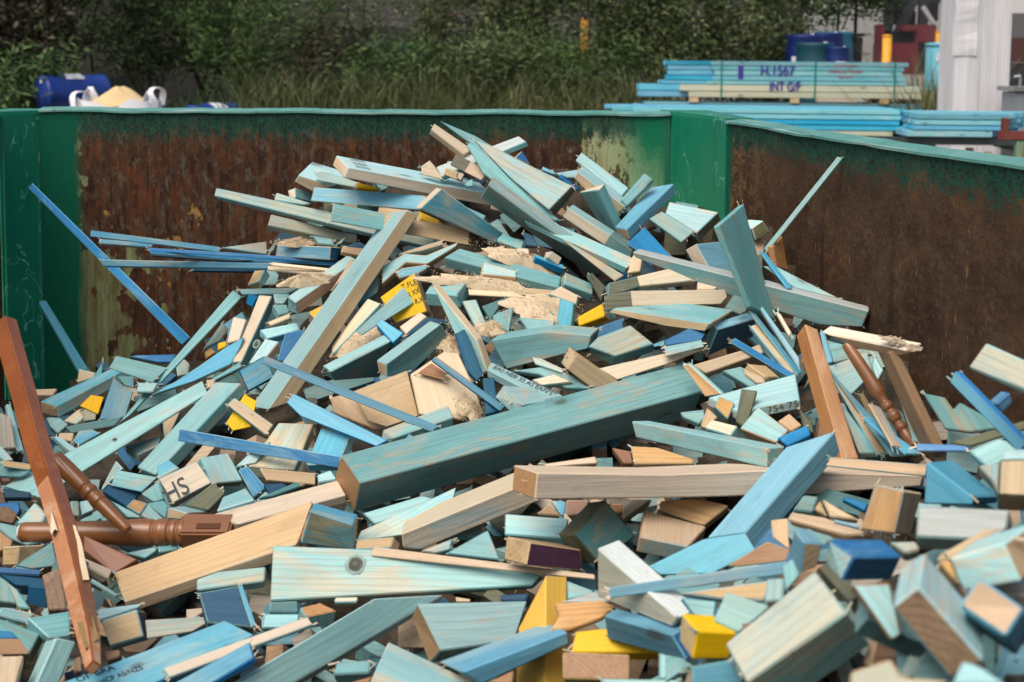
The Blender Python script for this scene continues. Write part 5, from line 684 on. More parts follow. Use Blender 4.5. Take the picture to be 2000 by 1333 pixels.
TEXTS = [[135,"T.FLE",[-0.27,3.4844,1.0945],
[0.826,0.5223,-0.1995,0.0713],0.0412,0.0134,"ink"],
[135,"R XX",[-0.2526,3.4724,1.0778],
[0.8239,0.5169,-0.2132,0.0929],0.0314,0.0134,"ink"],
[135,"R.X",[-0.2341,3.4609,1.063],
[0.825,0.5197,-0.2063,0.082],0.0221,0.0133,"ink"],
[247,"HS",[-0.713,2.9025,0.7373],
[0.8271,0.4953,-0.075,0.2549],0.049,0.038,"stamp"],
[199,"754 75",[0.5176,2.7968,0.9666],
[0.679,0.7202,-0.1251,0.0674],0.0621,0.0126,"stamp"],
[296,"OF BRA",[-0.6302,2.0079,0.7567],
[0.9109,0.1155,0.0491,0.393],0.063,0.0112,"ink"],
[296,"HCP AS/NZS",[-0.5973,2.0137,0.7516],
[0.9091,0.1158,0.0486,0.3973],0.0707,0.01,"ink"],
[173,"EAS NEB 35 AS EAN S",[-0.0385,3.0489,0.9971],
[0.9583,0.1425,0.1424,-0.2025],0.1429,0.0165,"stamp"],
[173,"SA 3EN",[0.0505,3.0291,0.9692],
[0.9498,0.1369,0.1478,-0.2393],0.0549,0.0118,"stamp"],
[6,"ERNEA",[0.137,3.7882,1.3515],
[0.8938,0.3278,0.2386,-0.1914],0.0479,0.0082,"ink"],
[33,"HIEHI",[-0.429,3.7987,1.3911],
[0.9548,0.0898,0.1158,0.2586],0.0405,0.019,"ink"],
[33,"IHEIE",[-0.4189,3.767,1.3845],
[0.9657,0.0844,0.1198,0.2142],0.0389,0.0189,"ink"],
[33,"EHIHI",[-0.4093,3.7394,1.3786],
[0.9749,0.0786,0.1237,0.1677],0.0376,0.0187,"ink"],
[319,"@KNOT",[-0.2831,2.3908,0.7967],
[0.9155,0.395,-0.0557,-0.0525],0.0362,0.0367,"ink"],
[110,"@KNOT",[-0.9444,3.3014,0.7604],
[0.9799,0.1884,-0.033,-0.0571],0.0142,0.0152,"ink"],
[79,"@KNOT",[-0.6857,3.7271,0.905],
[0.9309,0.3571,-0.0452,-0.0625],0.0188,0.0292,"ink"]]
SURF_N = (48,30)
SURF = [[-1750,4466,1288],[-1661,4471,1292],[-1524,4434,1308],[-1438,4388,1313],[-1393,4466,1307],[-1306,4413,1312],[-1221,4365,1316],[-1141,4324,1320],[-1063,4290,1324],[-988,4260,1327],[-913,4227,1330],[-838,4191,1334],[-763,4148,1338],[-689,4101,1342],[-620,4080,1345],[-556,4086,1345],[-490,4082,1346],[-413,3969,1355],[-346,3926,1359],[-285,3950,1358],[-222,3952,1358],[-160,3989,1356],[-97,4021,1354],[-32,3940,1361],[31,3953,1361],[93,3910,1365],[156,3911,1365],[218,3911,1366],[279,3890,1368],[341,3887,1369],[403,3887,1369],[463,3866,1371],[516,3806,1377],[568,3744,1382],[616,3673,1388],[660,3597,1395],[702,3516,1402],[723,3356,1415],[743,3354,1416],[756,3274,1422],[769,3198,1429],[782,3118,1435],[795,3035,1442],[810,2948,1450],[825,2859,1457],[840,2767,1464],[855,2676,1472],[870,2585,1479],[-1731,4467,1230],[-1644,4472,1234],[-1511,4390,1252],[-1438,4382,1253],[-1355,4342,1258],[-1294,4370,1256],[-1210,4321,1261],[-1131,4283,1265],[-1055,4254,1269],[-981,4228,1272],[-880,4075,1287],[-808,4040,1291],[-736,3998,1296],[-671,3995,1297],[-614,4037,1293],[-553,4064,1291],[-488,4064,1292],[-412,3963,1302],[-344,3908,1308],[-284,3940,1305],[-221,3943,1305],[-159,3981,1302],[-96,4016,1300],[-32,3979,1304],[30,3814,1320],[93,3858,1316],[155,3866,1316],[217,3882,1315],[279,3880,1316],[341,3876,1317],[403,3877,1317],[463,3861,1319],[511,3758,1329],[545,3587,1346],[592,3522,1352],[654,3556,1350],[675,3376,1367],[725,3359,1369],[743,3350,1370],[761,3243,1381],[774,3166,1388],[787,3085,1396],[801,3000,1404],[816,2910,1413],[831,2817,1422],[847,2723,1431],[863,2628,1440],[878,2535,1449],[-1713,4468,1173],[-1630,4473,1177],[-1506,4372,1194],[-1436,4371,1195],[-1354,4335,1199],[-1285,4336,1200],[-1202,4286,1206],[-1123,4249,1210],[-1049,4226,1214],[-977,4206,1216],[-877,4055,1234],[-805,4021,1238],[-734,3987,1242],[-671,3988,1243],[-613,4032,1238],[-549,4033,1239],[-468,3900,1254],[-406,3903,1254],[-343,3899,1255],[-277,3853,1261],[-217,3875,1259],[-156,3913,1255],[-95,3964,1250],[-31,3962,1251],[31,3793,1270],[91,3778,1272],[153,3819,1268],[215,3824,1268],[278,3853,1266],[341,3863,1265],[403,3863,1266],[464,3854,1267],[510,3740,1280],[565,3707,1284],[593,3526,1304],[648,3518,1305],[674,3363,1322],[726,3358,1323],[753,3291,1331],[766,3216,1339],[779,3137,1348],[792,3054,1357],[807,2966,1367],[822,2873,1377],[838,2777,1388],[854,2679,1398],[870,2581,1409],[886,2485,1419],[-1696,4469,1116],[-1617,4473,1120],[-1535,4451,1124],[-1421,4323,1141],[-1351,4321,1141],[-1270,4282,1147],[-1196,4261,1150],[-1132,4278,1149],[-1060,4267,1151],[-992,4269,1151],[-924,4270,1151],[-827,4128,1170],[-750,4070,1177],[-684,4068,1178],[-599,3939,1195],[-535,3928,1197],[-472,3932,1197],[-409,3932,1197],[-340,3862,1206],[-275,3817,1212],[-212,3798,1215],[-150,3754,1221],[-89,3752,1222],[-29,3750,1223],[31,3753,1223],[91,3758,1223],[152,3760,1223],[215,3811,1217],[276,3807,1218],[336,3797,1220],[396,3794,1221],[452,3751,1227],[509,3727,1230],[565,3701,1234],[593,3515,1257],[648,3508,1258],[682,3400,1272],[727,3355,1278],[758,3262,1289],[770,3189,1298],[783,3111,1308],[797,3026,1319],[812,2934,1330],[828,2837,1342],[845,2736,1354],[862,2634,1367],[878,2533,1379],[895,2434,1391],[-1680,4453,1061],[-1604,4441,1064],[-1526,4421,1067],[-1445,4391,1072],[-1339,4280,1088],[-1269,4274,1089],[-1195,4256,1092],[-1133,4280,1090],[-1064,4280,1090],[-992,4266,1093],[-928,4286,1091],[-859,4286,1091],[-749,4062,1122],[-684,4062,1123],[-608,3992,1133],[-543,3990,1134],[-472,3929,1143],[-409,3927,1144],[-337,3831,1157],[-274,3809,1161],[-212,3792,1164],[-149,3747,1170],[-89,3747,1171],[-29,3745,1172],[31,3746,1172],[92,3750,1172],[152,3750,1173],[211,3724,1177],[273,3754,1173],[330,3727,1178],[390,3724,1178],[444,3676,1185],[504,3685,1185],[563,3683,1185],[588,3480,1213],[644,3482,1213],[684,3399,1225],[716,3297,1239],[754,3232,1248],[774,3162,1258],[787,3085,1269],[801,2998,1281],[817,2903,1294],[834,2802,1308],[851,2696,1322],[869,2589,1337],[886,2483,1351],[900,2382,1365],[-1662,4402,1008],[-1592,4402,1008],[-1518,4393,1010],[-1440,4373,1014],[-1327,4237,1035],[-1259,4237,1036],[-1194,4248,1035],[-1133,4274,1031],[-1064,4274,1032],[-992,4260,1035],[-928,4280,1032],[-859,4280,1033],[-753,4082,1063],[-685,4066,1067],[-607,3986,1079],[-545,3996,1078],[-480,3996,1079],[-398,3822,1105],[-323,3666,1129],[-273,3797,1110],[-211,3784,1113],[-147,3691,1127],[-86,3630,1137],[-28,3651,1134],[31,3650,1135],[92,3745,1121],[153,3750,1121],[213,3749,1122],[269,3695,1130],[322,3619,1142],[379,3607,1144],[435,3595,1147],[486,3541,1155],[543,3541,1156],[563,3326,1188],[629,3393,1179],[684,3394,1179],[714,3282,1196],[748,3200,1208],[779,3135,1218],[791,3059,1230],[806,2972,1243],[822,2873,1258],[840,2766,1274],[858,2654,1291],[877,2542,1308],[881,2432,1324],[881,2328,1340],[-1643,4347,956],[-1578,4359,955],[-1509,4363,955],[-1420,4307,965],[-1359,4333,961],[-1244,4181,987],[-1178,4187,986],[-1108,4178,988],[-1030,4133,996],[-945,4054,1010],[-881,4064,1009],[-818,4073,1008],[-753,4077,1008],[-683,4055,1012],[-599,3931,1033],[-532,3901,1039],[-467,3881,1042],[-388,3723,1069],[-321,3646,1082],[-262,3649,1082],[-204,3653,1082],[-143,3613,1089],[-85,3600,1092],[-27,3569,1097],[31,3569,1098],[89,3578,1097],[153,3740,1071],[213,3743,1071],[270,3690,1080],[315,3535,1106],[371,3522,1108],[407,3351,1137],[480,3493,1114],[539,3512,1112],[561,3305,1145],[628,3381,1134],[683,3381,1134],[714,3275,1152],[760,3252,1156],[763,3229,1160],[796,3034,1192],[810,2945,1207],[827,2842,1224],[846,2729,1242],[863,2611,1262],[864,2493,1281],[863,2379,1299],[861,2271,1317],[-1621,4284,907],[-1561,4309,903],[-1485,4291,907],[-1419,4300,906],[-1345,4284,910],[-1279,4296,908],[-1169,4151,935],[-1102,4151,935],[-1029,4127,940],[-953,4086,948],[-860,3963,971],[-792,3943,975],[-736,3982,968],[-671,3977,970],[-599,3925,980],[-513,3760,1010],[-452,3760,1010],[-378,3629,1034],[-320,3635,1033],[-255,3545,1050],[-198,3547,1050],[-139,3517,1056],[-83,3519,1056],[-26,3549,1051],[31,3550,1052],[88,3529,1056],[144,3504,1061],[200,3504,1061],[255,3485,1065],[295,3301,1098],[349,3311,1097],[403,3313,1097],[456,3311,1098],[509,3307,1099],[560,3295,1102],[609,3272,1106],[662,3272,1107],[713,3264,1108],[761,3246,1112],[764,3223,1116],[768,3204,1120],[815,2917,1171],[833,2809,1190],[848,2690,1211],[849,2565,1233],[848,2440,1255],[844,2322,1276],[840,2212,1296],[-1594,4209,862],[-1540,4248,855],[-1485,4285,849],[-1416,4286,849],[-1343,4275,852],[-1274,4274,853],[-1196,4245,859],[-1091,4107,886],[-1025,4106,887],[-952,4079,893],[-878,4043,900],[-793,3944,920],[-724,3914,926],[-656,3885,932],[-581,3810,947],[-506,3711,967],[-433,3596,989],[-375,3600,989],[-312,3541,1001],[-252,3513,1007],[-196,3520,1006],[-137,3468,1016],[-81,3460,1019],[-25,3437,1024],[31,3432,1025],[86,3428,1026],[140,3398,1032],[195,3396,1033],[248,3374,1038],[292,3256,1061],[345,3257,1061],[397,3255,1062],[451,3265,1061],[505,3275,1059],[558,3277,1059],[607,3257,1063],[660,3255,1064],[708,3238,1068],[756,3220,1072],[767,3206,1075],[768,3199,1077],[794,2801,1152],[831,2775,1158],[836,2648,1182],[834,2515,1207],[829,2384,1232],[823,2261,1255],[817,2150,1277],[-1562,4119,822],[-1513,4169,813],[-1462,4216,803],[-1402,4239,799],[-1333,4238,800],[-1250,4192,810],[-1149,4073,835],[-1075,4042,842],[-1016,4068,838],[-949,4065,839],[-878,4037,845],[-792,3939,866],[-720,3893,876],[-650,3852,885],[-575,3769,903],[-497,3644,929],[-425,3535,952],[-368,3536,952],[-308,3505,959],[-252,3505,960],[-191,3427,976],[-135,3413,980],[-79,3398,983],[-24,3398,984],[30,3373,989],[85,3366,991],[140,3372,990],[194,3373,991],[248,3367,992],[289,3220,1023],[341,3220,1023],[391,3197,1029],[442,3191,1030],[497,3214,1026],[551,3229,1023],[592,3166,1037],[643,3165,1037],[705,3218,1027],[756,3212,1029],[769,3195,1033],[799,3012,1070],[786,2768,1120],[797,2656,1143],[823,2603,1154],[794,2389,1198],[786,2255,1225],[778,2132,1250],[794,2084,1260],[-1523,4012,789],[-1478,4068,777],[-1433,4127,764],[-1385,4186,752],[-1320,4193,751],[-1249,4184,753],[-1153,4083,776],[-1075,4039,787],[-1011,4046,786],[-946,4046,786],[-851,3913,816],[-787,3910,817],[-705,3809,840],[-643,3808,841],[-561,3671,872],[-481,3523,905],[-423,3517,907],[-366,3514,908],[-301,3417,930],[-244,3403,933],[-186,3346,946],[-132,3346,947],[-77,3309,955],[-23,3310,956],[30,3281,962],[83,3262,967],[135,3242,972],[186,3223,976],[238,3213,979],[290,3215,979],[342,3214,980],[391,3191,985],[442,3187,986],[495,3197,985],[533,3116,1003],[585,3125,1001],[636,3125,1002],[677,3084,1011],[716,3035,1022],[762,3024,1025],[800,3005,1030],[776,2729,1090],[786,2615,1115],[785,2479,1144],[776,2332,1176],[765,2190,1207],[754,2066,1235],[747,1957,1258],[-1476,3886,762],[-1434,3944,749],[-1381,3974,743],[-1322,3991,739],[-1306,4144,704],[-1238,4142,705],[-1152,4075,721],[-1074,4032,732],[-1008,4031,732],[-931,3979,745],[-845,3883,769],[-754,3742,802],[-694,3745,802],[-609,3604,836],[-536,3504,859],[-474,3469,868],[-406,3374,891],[-356,3414,882],[-300,3413,883],[-238,3310,907],[-184,3310,908],[-127,3235,926],[-76,3285,914],[-23,3286,915],[30,3277,917],[80,3149,947],[130,3118,955],[182,3143,950],[238,3204,936],[282,3117,957],[332,3115,958],[383,3121,957],[431,3105,961],[482,3103,962],[532,3105,962],[577,3075,969],[629,3084,968],[677,3076,970],[711,3008,986],[736,2917,1007],[784,2918,1008],[763,2680,1063],[773,2567,1089],[770,2428,1122],[757,2271,1158],[742,2121,1193],[757,2070,1205],[722,1890,1246],[-1425,3746,743],[-1342,3687,758],[-1380,3968,688],[-1320,3982,685],[-1285,4074,663],[-1218,4074,664],[-1130,3995,684],[-1058,3967,691],[-949,3791,736],[-868,3708,757],[-808,3707,758],[-739,3667,768],[-667,3599,786],[-609,3602,785],[-528,3453,823],[-470,3442,826],[-404,3354,849],[-349,3352,849],[-279,3172,895],[-228,3172,895],[-175,3144,902],[-123,3133,906],[-74,3208,887],[-21,3086,918],[29,3087,918],[79,3096,916],[130,3100,916],[180,3095,918],[230,3093,919],[278,3064,926],[329,3081,922],[382,3102,918],[432,3102,918],[471,3031,936],[520,3030,937],[564,3002,944],[608,2980,950],[632,2866,978],[685,2894,972],[732,2896,972],[781,2902,970],[746,2615,1041],[756,2508,1068],[753,2368,1102],[780,2334,1111],[727,2075,1174],[760,2074,1175],[774,2024,1187],[-1370,3600,728],[-1323,3630,721],[-1362,3911,647],[-1298,3910,648],[-1231,3900,651],[-1168,3900,652],[-1094,3866,662],[-1016,3807,678],[-891,3556,744],[-834,3557,744],[-757,3470,768],[-694,3440,776],[-641,3453,773],[-585,3454,774],[-522,3411,785],[-437,3195,842],[-382,3171,849],[-331,3171,850],[-277,3146,857],[-225,3142,858],[-174,3137,860],[-122,3100,870],[-71,3099,871],[-21,3077,877],[29,2982,902],[77,2982,903],[125,2979,904],[175,3006,897],[227,3048,887],[277,3050,887],[332,3097,875],[383,3106,873],[432,3098,876],[462,2967,910],[501,2913,924],[542,2877,934],[583,2851,941],[627,2838,945],[642,2708,979],[694,2741,971],[739,2740,972],[729,2549,1021],[763,2528,1027],[787,2473,1042],[780,2331,1079],[809,2305,1086],[760,2072,1146],[775,2021,1159],[-1315,3451,719],[-1314,3601,678],[-1255,3601,678],[-1233,3712,648],[-1187,3758,636],[-1123,3748,639],[-1057,3729,645],[-995,3727,646],[-888,3541,698],[-830,3541,699],[-745,3413,735],[-689,3413,735],[-625,3364,749],[-569,3357,752],[-490,3200,795],[-437,3191,799],[-379,3144,812],[-328,3148,811],[-276,3142,813],[-223,3113,822],[-167,3022,847],[-120,3074,833],[-70,3072,834],[-19,2902,882],[28,2930,874],[77,2970,864],[126,2994,858],[177,3020,851],[228,3046,844],[277,3047,844],[332,3094,832],[383,3102,830],[402,2872,894],[452,2897,887],[488,2832,905],[529,2802,914],[574,2802,914],[617,2790,918],[635,2675,950],[674,2657,955],[713,2641,960],[730,2549,985],[765,2527,992],[788,2470,1008],[775,2314,1051],[812,2312,1051],[742,2019,1131],[775,2018,1132],[-1259,3301,714],[-1302,3566,637],[-1245,3569,637],[-1171,3523,651],[-1132,3579,635],[-1072,3575,637],[-961,3387,692],[-909,3402,688],[-855,3407,687],[-791,3370,698],[-732,3351,705],[-628,3106,776],[-583,3139,767],[-533,3145,766],[-486,3171,759],[-434,3171,759],[-368,3052,794],[-318,3052,795],[-264,3000,810],[-202,2821,862],[-157,2829,861],[-112,2854,854],[-66,2892,843],[-19,2915,837],[29,2942,829],[77,2967,823],[127,2991,816],[177,3017,809],[227,3032,805],[269,2944,831],[302,2810,870],[341,2753,887],[378,2694,904],[413,2637,921],[482,2789,878],[526,2780,881],[560,2728,896],[602,2714,900],[626,2631,925],[669,2631,925],[710,2624,927],[730,2544,951],[764,2521,958],[787,2465,974],[774,2306,1020],[807,2293,1024],[740,2009,1106],[770,2004,1107],[-1204,3154,712],[-1222,3343,655],[-1167,3341,656],[-1096,3293,671],[-1042,3293,672],[-987,3288,674],[-932,3282,676],[-899,3360,653],[-836,3329,663],[-780,3321,666],[-666,3047,750],[-619,3061,746],[-572,3078,741],[-522,3078,742],[-474,3092,738],[-423,3092,738],[-363,3008,764],[-289,2775,836],[-245,2790,831],[-202,2824,822],[-157,2846,815],[-112,2869,809],[-66,2891,802],[-19,2912,796],[29,2939,789],[77,2946,787],[116,2724,855],[160,2724,855],[206,2736,852],[250,2733,853],[292,2705,862],[335,2695,866],[378,2690,867],[404,2579,901],[445,2568,905],[478,2525,918],[500,2432,947],[552,2485,931],[609,2556,910],[659,2589,901],[674,2486,932],[714,2487,932],[755,2487,932],[730,2282,994],[743,2210,1016],[679,1925,1102],[705,1911,1107],[760,1974,1088],[-1153,3016,712],[-1181,3227,645],[-1131,3236,642],[-1078,3236,643],[-1023,3230,645],[-960,3194,657],[-900,3169,666],[-820,3063,700],[-790,3144,674],[-704,2995,723],[-657,3003,720],[-611,3020,715],[-563,3026,714],[-503,2965,734],[-454,2959,736],[-406,2961,736],[-350,2900,756],[-290,2779,795],[-246,2798,789],[-202,2820,783],[-157,2842,776],[-112,2865,769],[-65,2874,767],[-17,2655,837],[27,2638,843],[68,2569,865],[110,2564,867],[151,2559,869],[191,2531,878],[233,2535,877],[274,2535,877],[303,2431,911],[342,2426,913],[380,2419,915],[418,2407,919],[457,2407,920],[501,2428,913],[543,2441,910],[586,2452,907],[628,2462,904],[672,2474,900],[715,2483,898],[755,2482,898],[618,1929,1073],[650,1929,1073],[678,1919,1077],[702,1900,1083],[658,1704,1145],[-1105,2888,712],[-1114,3041,661],[-1078,3082,648],[-1056,3167,619],[-938,2958,690],[-912,3032,666],[-863,3035,665],[-813,3035,666],[-756,3006,676],[-704,2992,681],[-654,2987,683],[-588,2906,711],[-545,2929,703],[-487,2866,725],[-419,2731,770],[-375,2739,768],[-334,2765,759],[-289,2774,757],[-246,2795,750],[-200,2798,750],[-149,2697,784],[-104,2664,795],[-59,2630,807],[-16,2577,825],[26,2568,828],[68,2566,829],[110,2560,831],[152,2556,833],[191,2528,843],[233,2533,842],[274,2532,842],[303,2428,877],[342,2423,879],[381,2422,880],[414,2380,894],[449,2359,901],[487,2358,902],[522,2340,908],[509,2126,979],[627,2452,872],[669,2461,869],[712,2468,868],[601,1972,1031],[604,1882,1061],[642,1903,1054],[673,1903,1055],[702,1898,1057],[658,1702,1121],[-1060,2768,712],[-1070,2920,660],[-1020,2913,662],[-968,2898,668],[-936,2948,651],[-888,2952,650],[-829,2914,664],[-781,2913,665],[-727,2887,674],[-679,2882,676],[-634,2896,672],[-541,2669,751],[-497,2668,752],[-453,2668,752],[-399,2599,777],[-354,2583,783],[-311,2573,787],[-279,2675,752],[-235,2670,754],[-189,2636,766],[-145,2629,769],[-100,2576,788],[-58,2568,791],[-15,2566,792],[26,2519,808],[68,2545,800],[110,2549,799],[145,2435,839],[191,2518,810],[233,2523,809],[261,2401,851],[301,2408,849],[341,2414,848],[381,2414,848],[409,2345,872],[445,2335,876],[484,2341,874],[474,2123,950],[508,2120,951],[533,2080,965],[566,2078,966],[567,1963,1006],[599,1963,1006],[523,1626,1122],[545,1614,1126],[602,1698,1098],[630,1700,1097],[658,1700,1098],[-1018,2656,714],[-1017,2773,671],[-973,2774,671],[-927,2774,672],[-837,2634,723],[-792,2629,725],[-748,2626,727],[-709,2642,721],[-668,2650,719],[-624,2649,720],[-570,2601,737],[-527,2601,738],[-482,2588,743],[-437,2573,749],[-393,2557,755],[-348,2536,763],[-307,2546,759],[-272,2608,737],[-230,2611,737],[-187,2611,737],[-142,2568,753],[-99,2567,754],[-55,2476,787],[-15,2494,781],[26,2493,782],[67,2487,784],[108,2484,786],[144,2405,814],[183,2408,814],[224,2425,808],[254,2332,842],[294,2349,836],[336,2371,828],[369,2332,843],[406,2326,845],[442,2315,849],[480,2315,850],[445,1990,967],[476,1983,970],[505,1968,975],[535,1959,979],[567,1959,979],[599,1959,979],[523,1624,1099],[542,1602,1107],[565,1591,1112],[588,1584,1114],[546,1408,1177],[-978,2549,716],[-999,2719,652],[-917,2614,692],[-876,2620,690],[-834,2622,690],[-790,2619,691],[-746,2616,693],[-708,2633,687],[-666,2639,685],[-611,2589,704],[-565,2573,710],[-519,2558,717],[-474,2543,723],[-432,2538,725],[-379,2465,753],[-337,2459,755],[-296,2454,758],[-255,2448,760],[-215,2441,763],[-174,2431,767],[-135,2446,762],[-95,2455,759],[-55,2455,759],[-14,2452,761],[25,2389,785],[65,2384,787],[104,2398,782],[144,2402,781],[181,2372,793],[214,2309,817],[252,2308,817],[290,2305,818],[302,2126,886],[337,2129,885],[378,2162,873],[406,2120,889],[419,2016,928],[403,1797,1010],[426,1772,1020],[409,1592,1087],[445,1626,1075],[471,1626,1075],[498,1625,1075],[523,1622,1077],[508,1497,1123],[494,1390,1163],[508,1366,1173],[532,1369,1172],[-940,2448,719],[-937,2547,680],[-901,2565,673],[-859,2565,674],[-772,2427,728],[-772,2556,678],[-743,2605,659],[-694,2580,670],[-647,2563,676],[-602,2549,682],[-557,2535,688],[-503,2477,711],[-465,2494,705],[-424,2494,706],[-375,2441,727],[-334,2435,729],[-294,2430,732],[-253,2424,734],[-213,2419,737],[-172,2413,739],[-132,2408,742],[-93,2402,744],[-53,2397,747],[-14,2391,749],[26,2385,752],[65,2381,754],[102,2345,768],[141,2339,771],[162,2114,859],[193,2078,873],[232,2118,858],[267,2117,858],[301,2116,859],[335,2109,862],[343,1958,921],[357,1864,958],[385,1850,963],[398,1771,994],[380,1577,1070],[406,1577,1070],[432,1579,1069],[458,1579,1070],[434,1416,1133],[458,1416,1133],[480,1413,1134],[485,1362,1154],[504,1352,1158],[527,1355,1157],[-904,2351,723],[-904,2455,681],[-863,2454,681],[-811,2419,696],[-766,2404,703],[-720,2382,712],[-724,2534,650],[-682,2533,651],[-640,2533,652],[-598,2532,652],[-515,2342,730],[-476,2344,729],[-438,2345,730],[-412,2418,700],[-372,2416,702],[-332,2414,702],[-292,2414,703],[-251,2408,706],[-211,2395,711],[-171,2389,714],[-131,2389,714],[-92,2390,714],[-53,2390,715],[-13,2256,769],[25,2255,770],[62,2248,773],[97,2217,786],[134,2217,786],[157,2048,855],[185,1988,879],[212,1935,901],[241,1909,912],[270,1894,918],[299,1877,925],[318,1813,951],[347,1808,953],[350,1676,1006],[350,1556,1055],[374,1548,1059],[396,1534,1064],[418,1524,1068],[396,1361,1134],[403,1310,1155],[442,1364,1133],[464,1364,1133],[480,1347,1141],[503,1347,1141],[498,1278,1169],[-869,2258,728],[-858,2329,698],[-821,2333,697],[-801,2388,674],[-762,2389,674],[-703,2326,701],[-666,2330,700],[-628,2330,700],[-580,2293,716],[-535,2262,729],[-510,2320,705],[-473,2323,704],[-434,2324,704],[-394,2311,710],[-356,2313,710],[-317,2310,711],[-279,2310,711],[-229,2196,760],[-195,2214,752],[-159,2223,749],[-120,2180,767],[-83,2171,771],[-48,2182,767],[-12,2194,763],[24,2196,762],[57,2075,813],[91,2061,819],[123,2035,830],[157,2035,830],[191,2039,829],[216,1966,860],[247,1952,866],[268,1877,898],[289,1813,925],[297,1688,977],[324,1684,979],[324,1549,1035],[346,1536,1041],[372,1536,1041],[397,1536,1041],[422,1535,1042],[402,1378,1107],[388,1259,1157],[412,1269,1153],[438,1284,1147],[459,1285,1147],[480,1284,1147],[501,1283,1148],[-836,2169,734],[-821,2227,709],[-799,2269,691],[-762,2269,691],[-723,2266,693],[-681,2250,700],[-651,2274,690],[-614,2278,689],[-573,2265,695],[-532,2247,703],[-494,2247,703],[-458,2251,702],[-427,2282,689],[-383,2248,704],[-347,2250,703],[-304,2210,721],[-262,2167,740],[-229,2190,730],[-193,2200,726],[-155,2177,737],[-119,2173,739],[-83,2154,747],[-47,2162,744],[-12,2172,740],[24,2172,740],[57,2044,796],[91,2052,793],[124,2047,795],[156,2026,805],[185,1970,829],[217,1970,830],[248,1956,836],[266,1855,880],[266,1666,962],[293,1663,963],[298,1546,1014],[321,1532,1020],[346,1534,1019],[372,1535,1019],[397,1534,1020],[422,1534,1020],[404,1385,1084],[378,1227,1152],[411,1265,1136],[438,1283,1129],[460,1285,1128],[481,1285,1128],[501,1281,1130],[-805,2086,740],[-802,2174,701],[-798,2262,661],[-759,2259,663],[-677,2120,726],[-646,2131,721],[-612,2137,719],[-582,2157,710],[-549,2168,706],[-516,2178,701],[-481,2182,700],[-434,2131,723],[-393,2100,737],[-361,2119,729],[-328,2127,726],[-294,2140,720],[-262,2163,710],[-226,2163,711],[-180,2047,763],[-154,2156,715],[-118,2156,715],[-82,2151,717],[-47,2144,721],[-11,2052,762],[23,2051,763],[57,2049,764],[91,2046,766],[125,2046,766],[152,1968,801],[185,1968,802],[218,1968,802],[249,1957,807],[266,1852,854],[265,1655,942],[292,1655,943],[295,1529,999],[321,1532,998],[347,1533,998],[372,1533,998],[397,1532,998],[422,1531,999],[358,1223,1136],[378,1222,1137],[400,1229,1134],[436,1275,1114],[460,1282,1111],[482,1286,1109],[501,1279,1112],[-775,2007,746],[-766,2074,715],[-753,2133,688],[-717,2132,689],[-672,2100,704],[-636,2096,706],[-603,2104,703],[-571,2114,698],[-538,2120,696],[-505,2133,690],[-461,2090,711],[-424,2079,716],[-392,2091,711],[-358,2099,707],[-328,2128,694],[-294,2137,690],[-259,2137,691],[-214,2046,733],[-180,2044,734],[-142,1985,762],[-117,2131,695],[-82,2137,692],[-43,1975,767],[-10,2050,733],[23,2050,734],[57,2047,735],[91,2030,743],[122,1994,760],[146,1881,813],[177,1877,815],[189,1705,894],[217,1705,895],[244,1697,898],[251,1563,960],[277,1563,960],[294,1520,981],[322,1530,976],[347,1531,976],[372,1531,976],[398,1530,977],[323,1170,1142],[342,1168,1144],[377,1217,1121],[397,1217,1121],[416,1215,1122],[434,1209,1126],[403,1072,1189],[383,978,1232],[-795,2057,693],[-786,2124,661],[-750,2123,661],[-715,2123,662],[-668,2088,679],[-630,2075,686],[-598,2084,681],[-567,2098,675],[-538,2119,665],[-503,2119,666],[-459,2080,685],[-423,2074,688],[-390,2082,684],[-359,2101,676],[-327,2119,667],[-292,2120,667],[-247,2043,704],[-214,2043,704],[-174,1977,737],[-140,1961,744],[-107,1961,745],[-75,1960,746],[-42,1959,746],[-10,2043,707],[24,2043,707],[57,2040,709],[91,2022,717],[124,2022,718],[146,1878,786],[161,1709,867],[189,1700,872],[216,1695,874],[244,1695,875],[250,1555,941],[276,1555,942],[295,1520,959],[322,1529,954],[347,1529,954],[373,1529,955],[303,1166,1127],[322,1164,1128],[340,1159,1131],[358,1153,1134],[375,1148,1136],[393,1145,1138],[386,1073,1172],[402,1069,1174],[370,942,1234],[-735,1900,740],[-702,1894,743],[-669,1891,745],[-637,1888,747],[-605,1887,748],[-573,1886,749],[-541,1884,750],[-509,1882,751],[-477,1880,752],[-446,1877,754],[-414,1874,756],[-382,1871,758],[-350,1867,760],[-319,1863,762],[-287,1859,764],[-255,1854,767],[-224,1849,770],[-193,1843,773],[-162,1838,776],[-131,1833,779],[-100,1826,782],[-69,1817,787],[-39,1806,793],[-9,1792,800],[21,1774,809],[50,1752,820],[77,1724,834],[104,1690,851],[129,1651,870],[152,1607,892],[173,1558,916],[193,1506,942],[210,1451,969],[225,1394,997],[238,1337,1025],[249,1284,1052],[261,1236,1075],[272,1194,1096],[283,1159,1113],[294,1128,1128],[305,1099,1143],[315,1070,1157],[324,1043,1171],[333,1017,1183],[342,994,1195],[350,971,1206],[357,948,1217],[364,926,1229]]
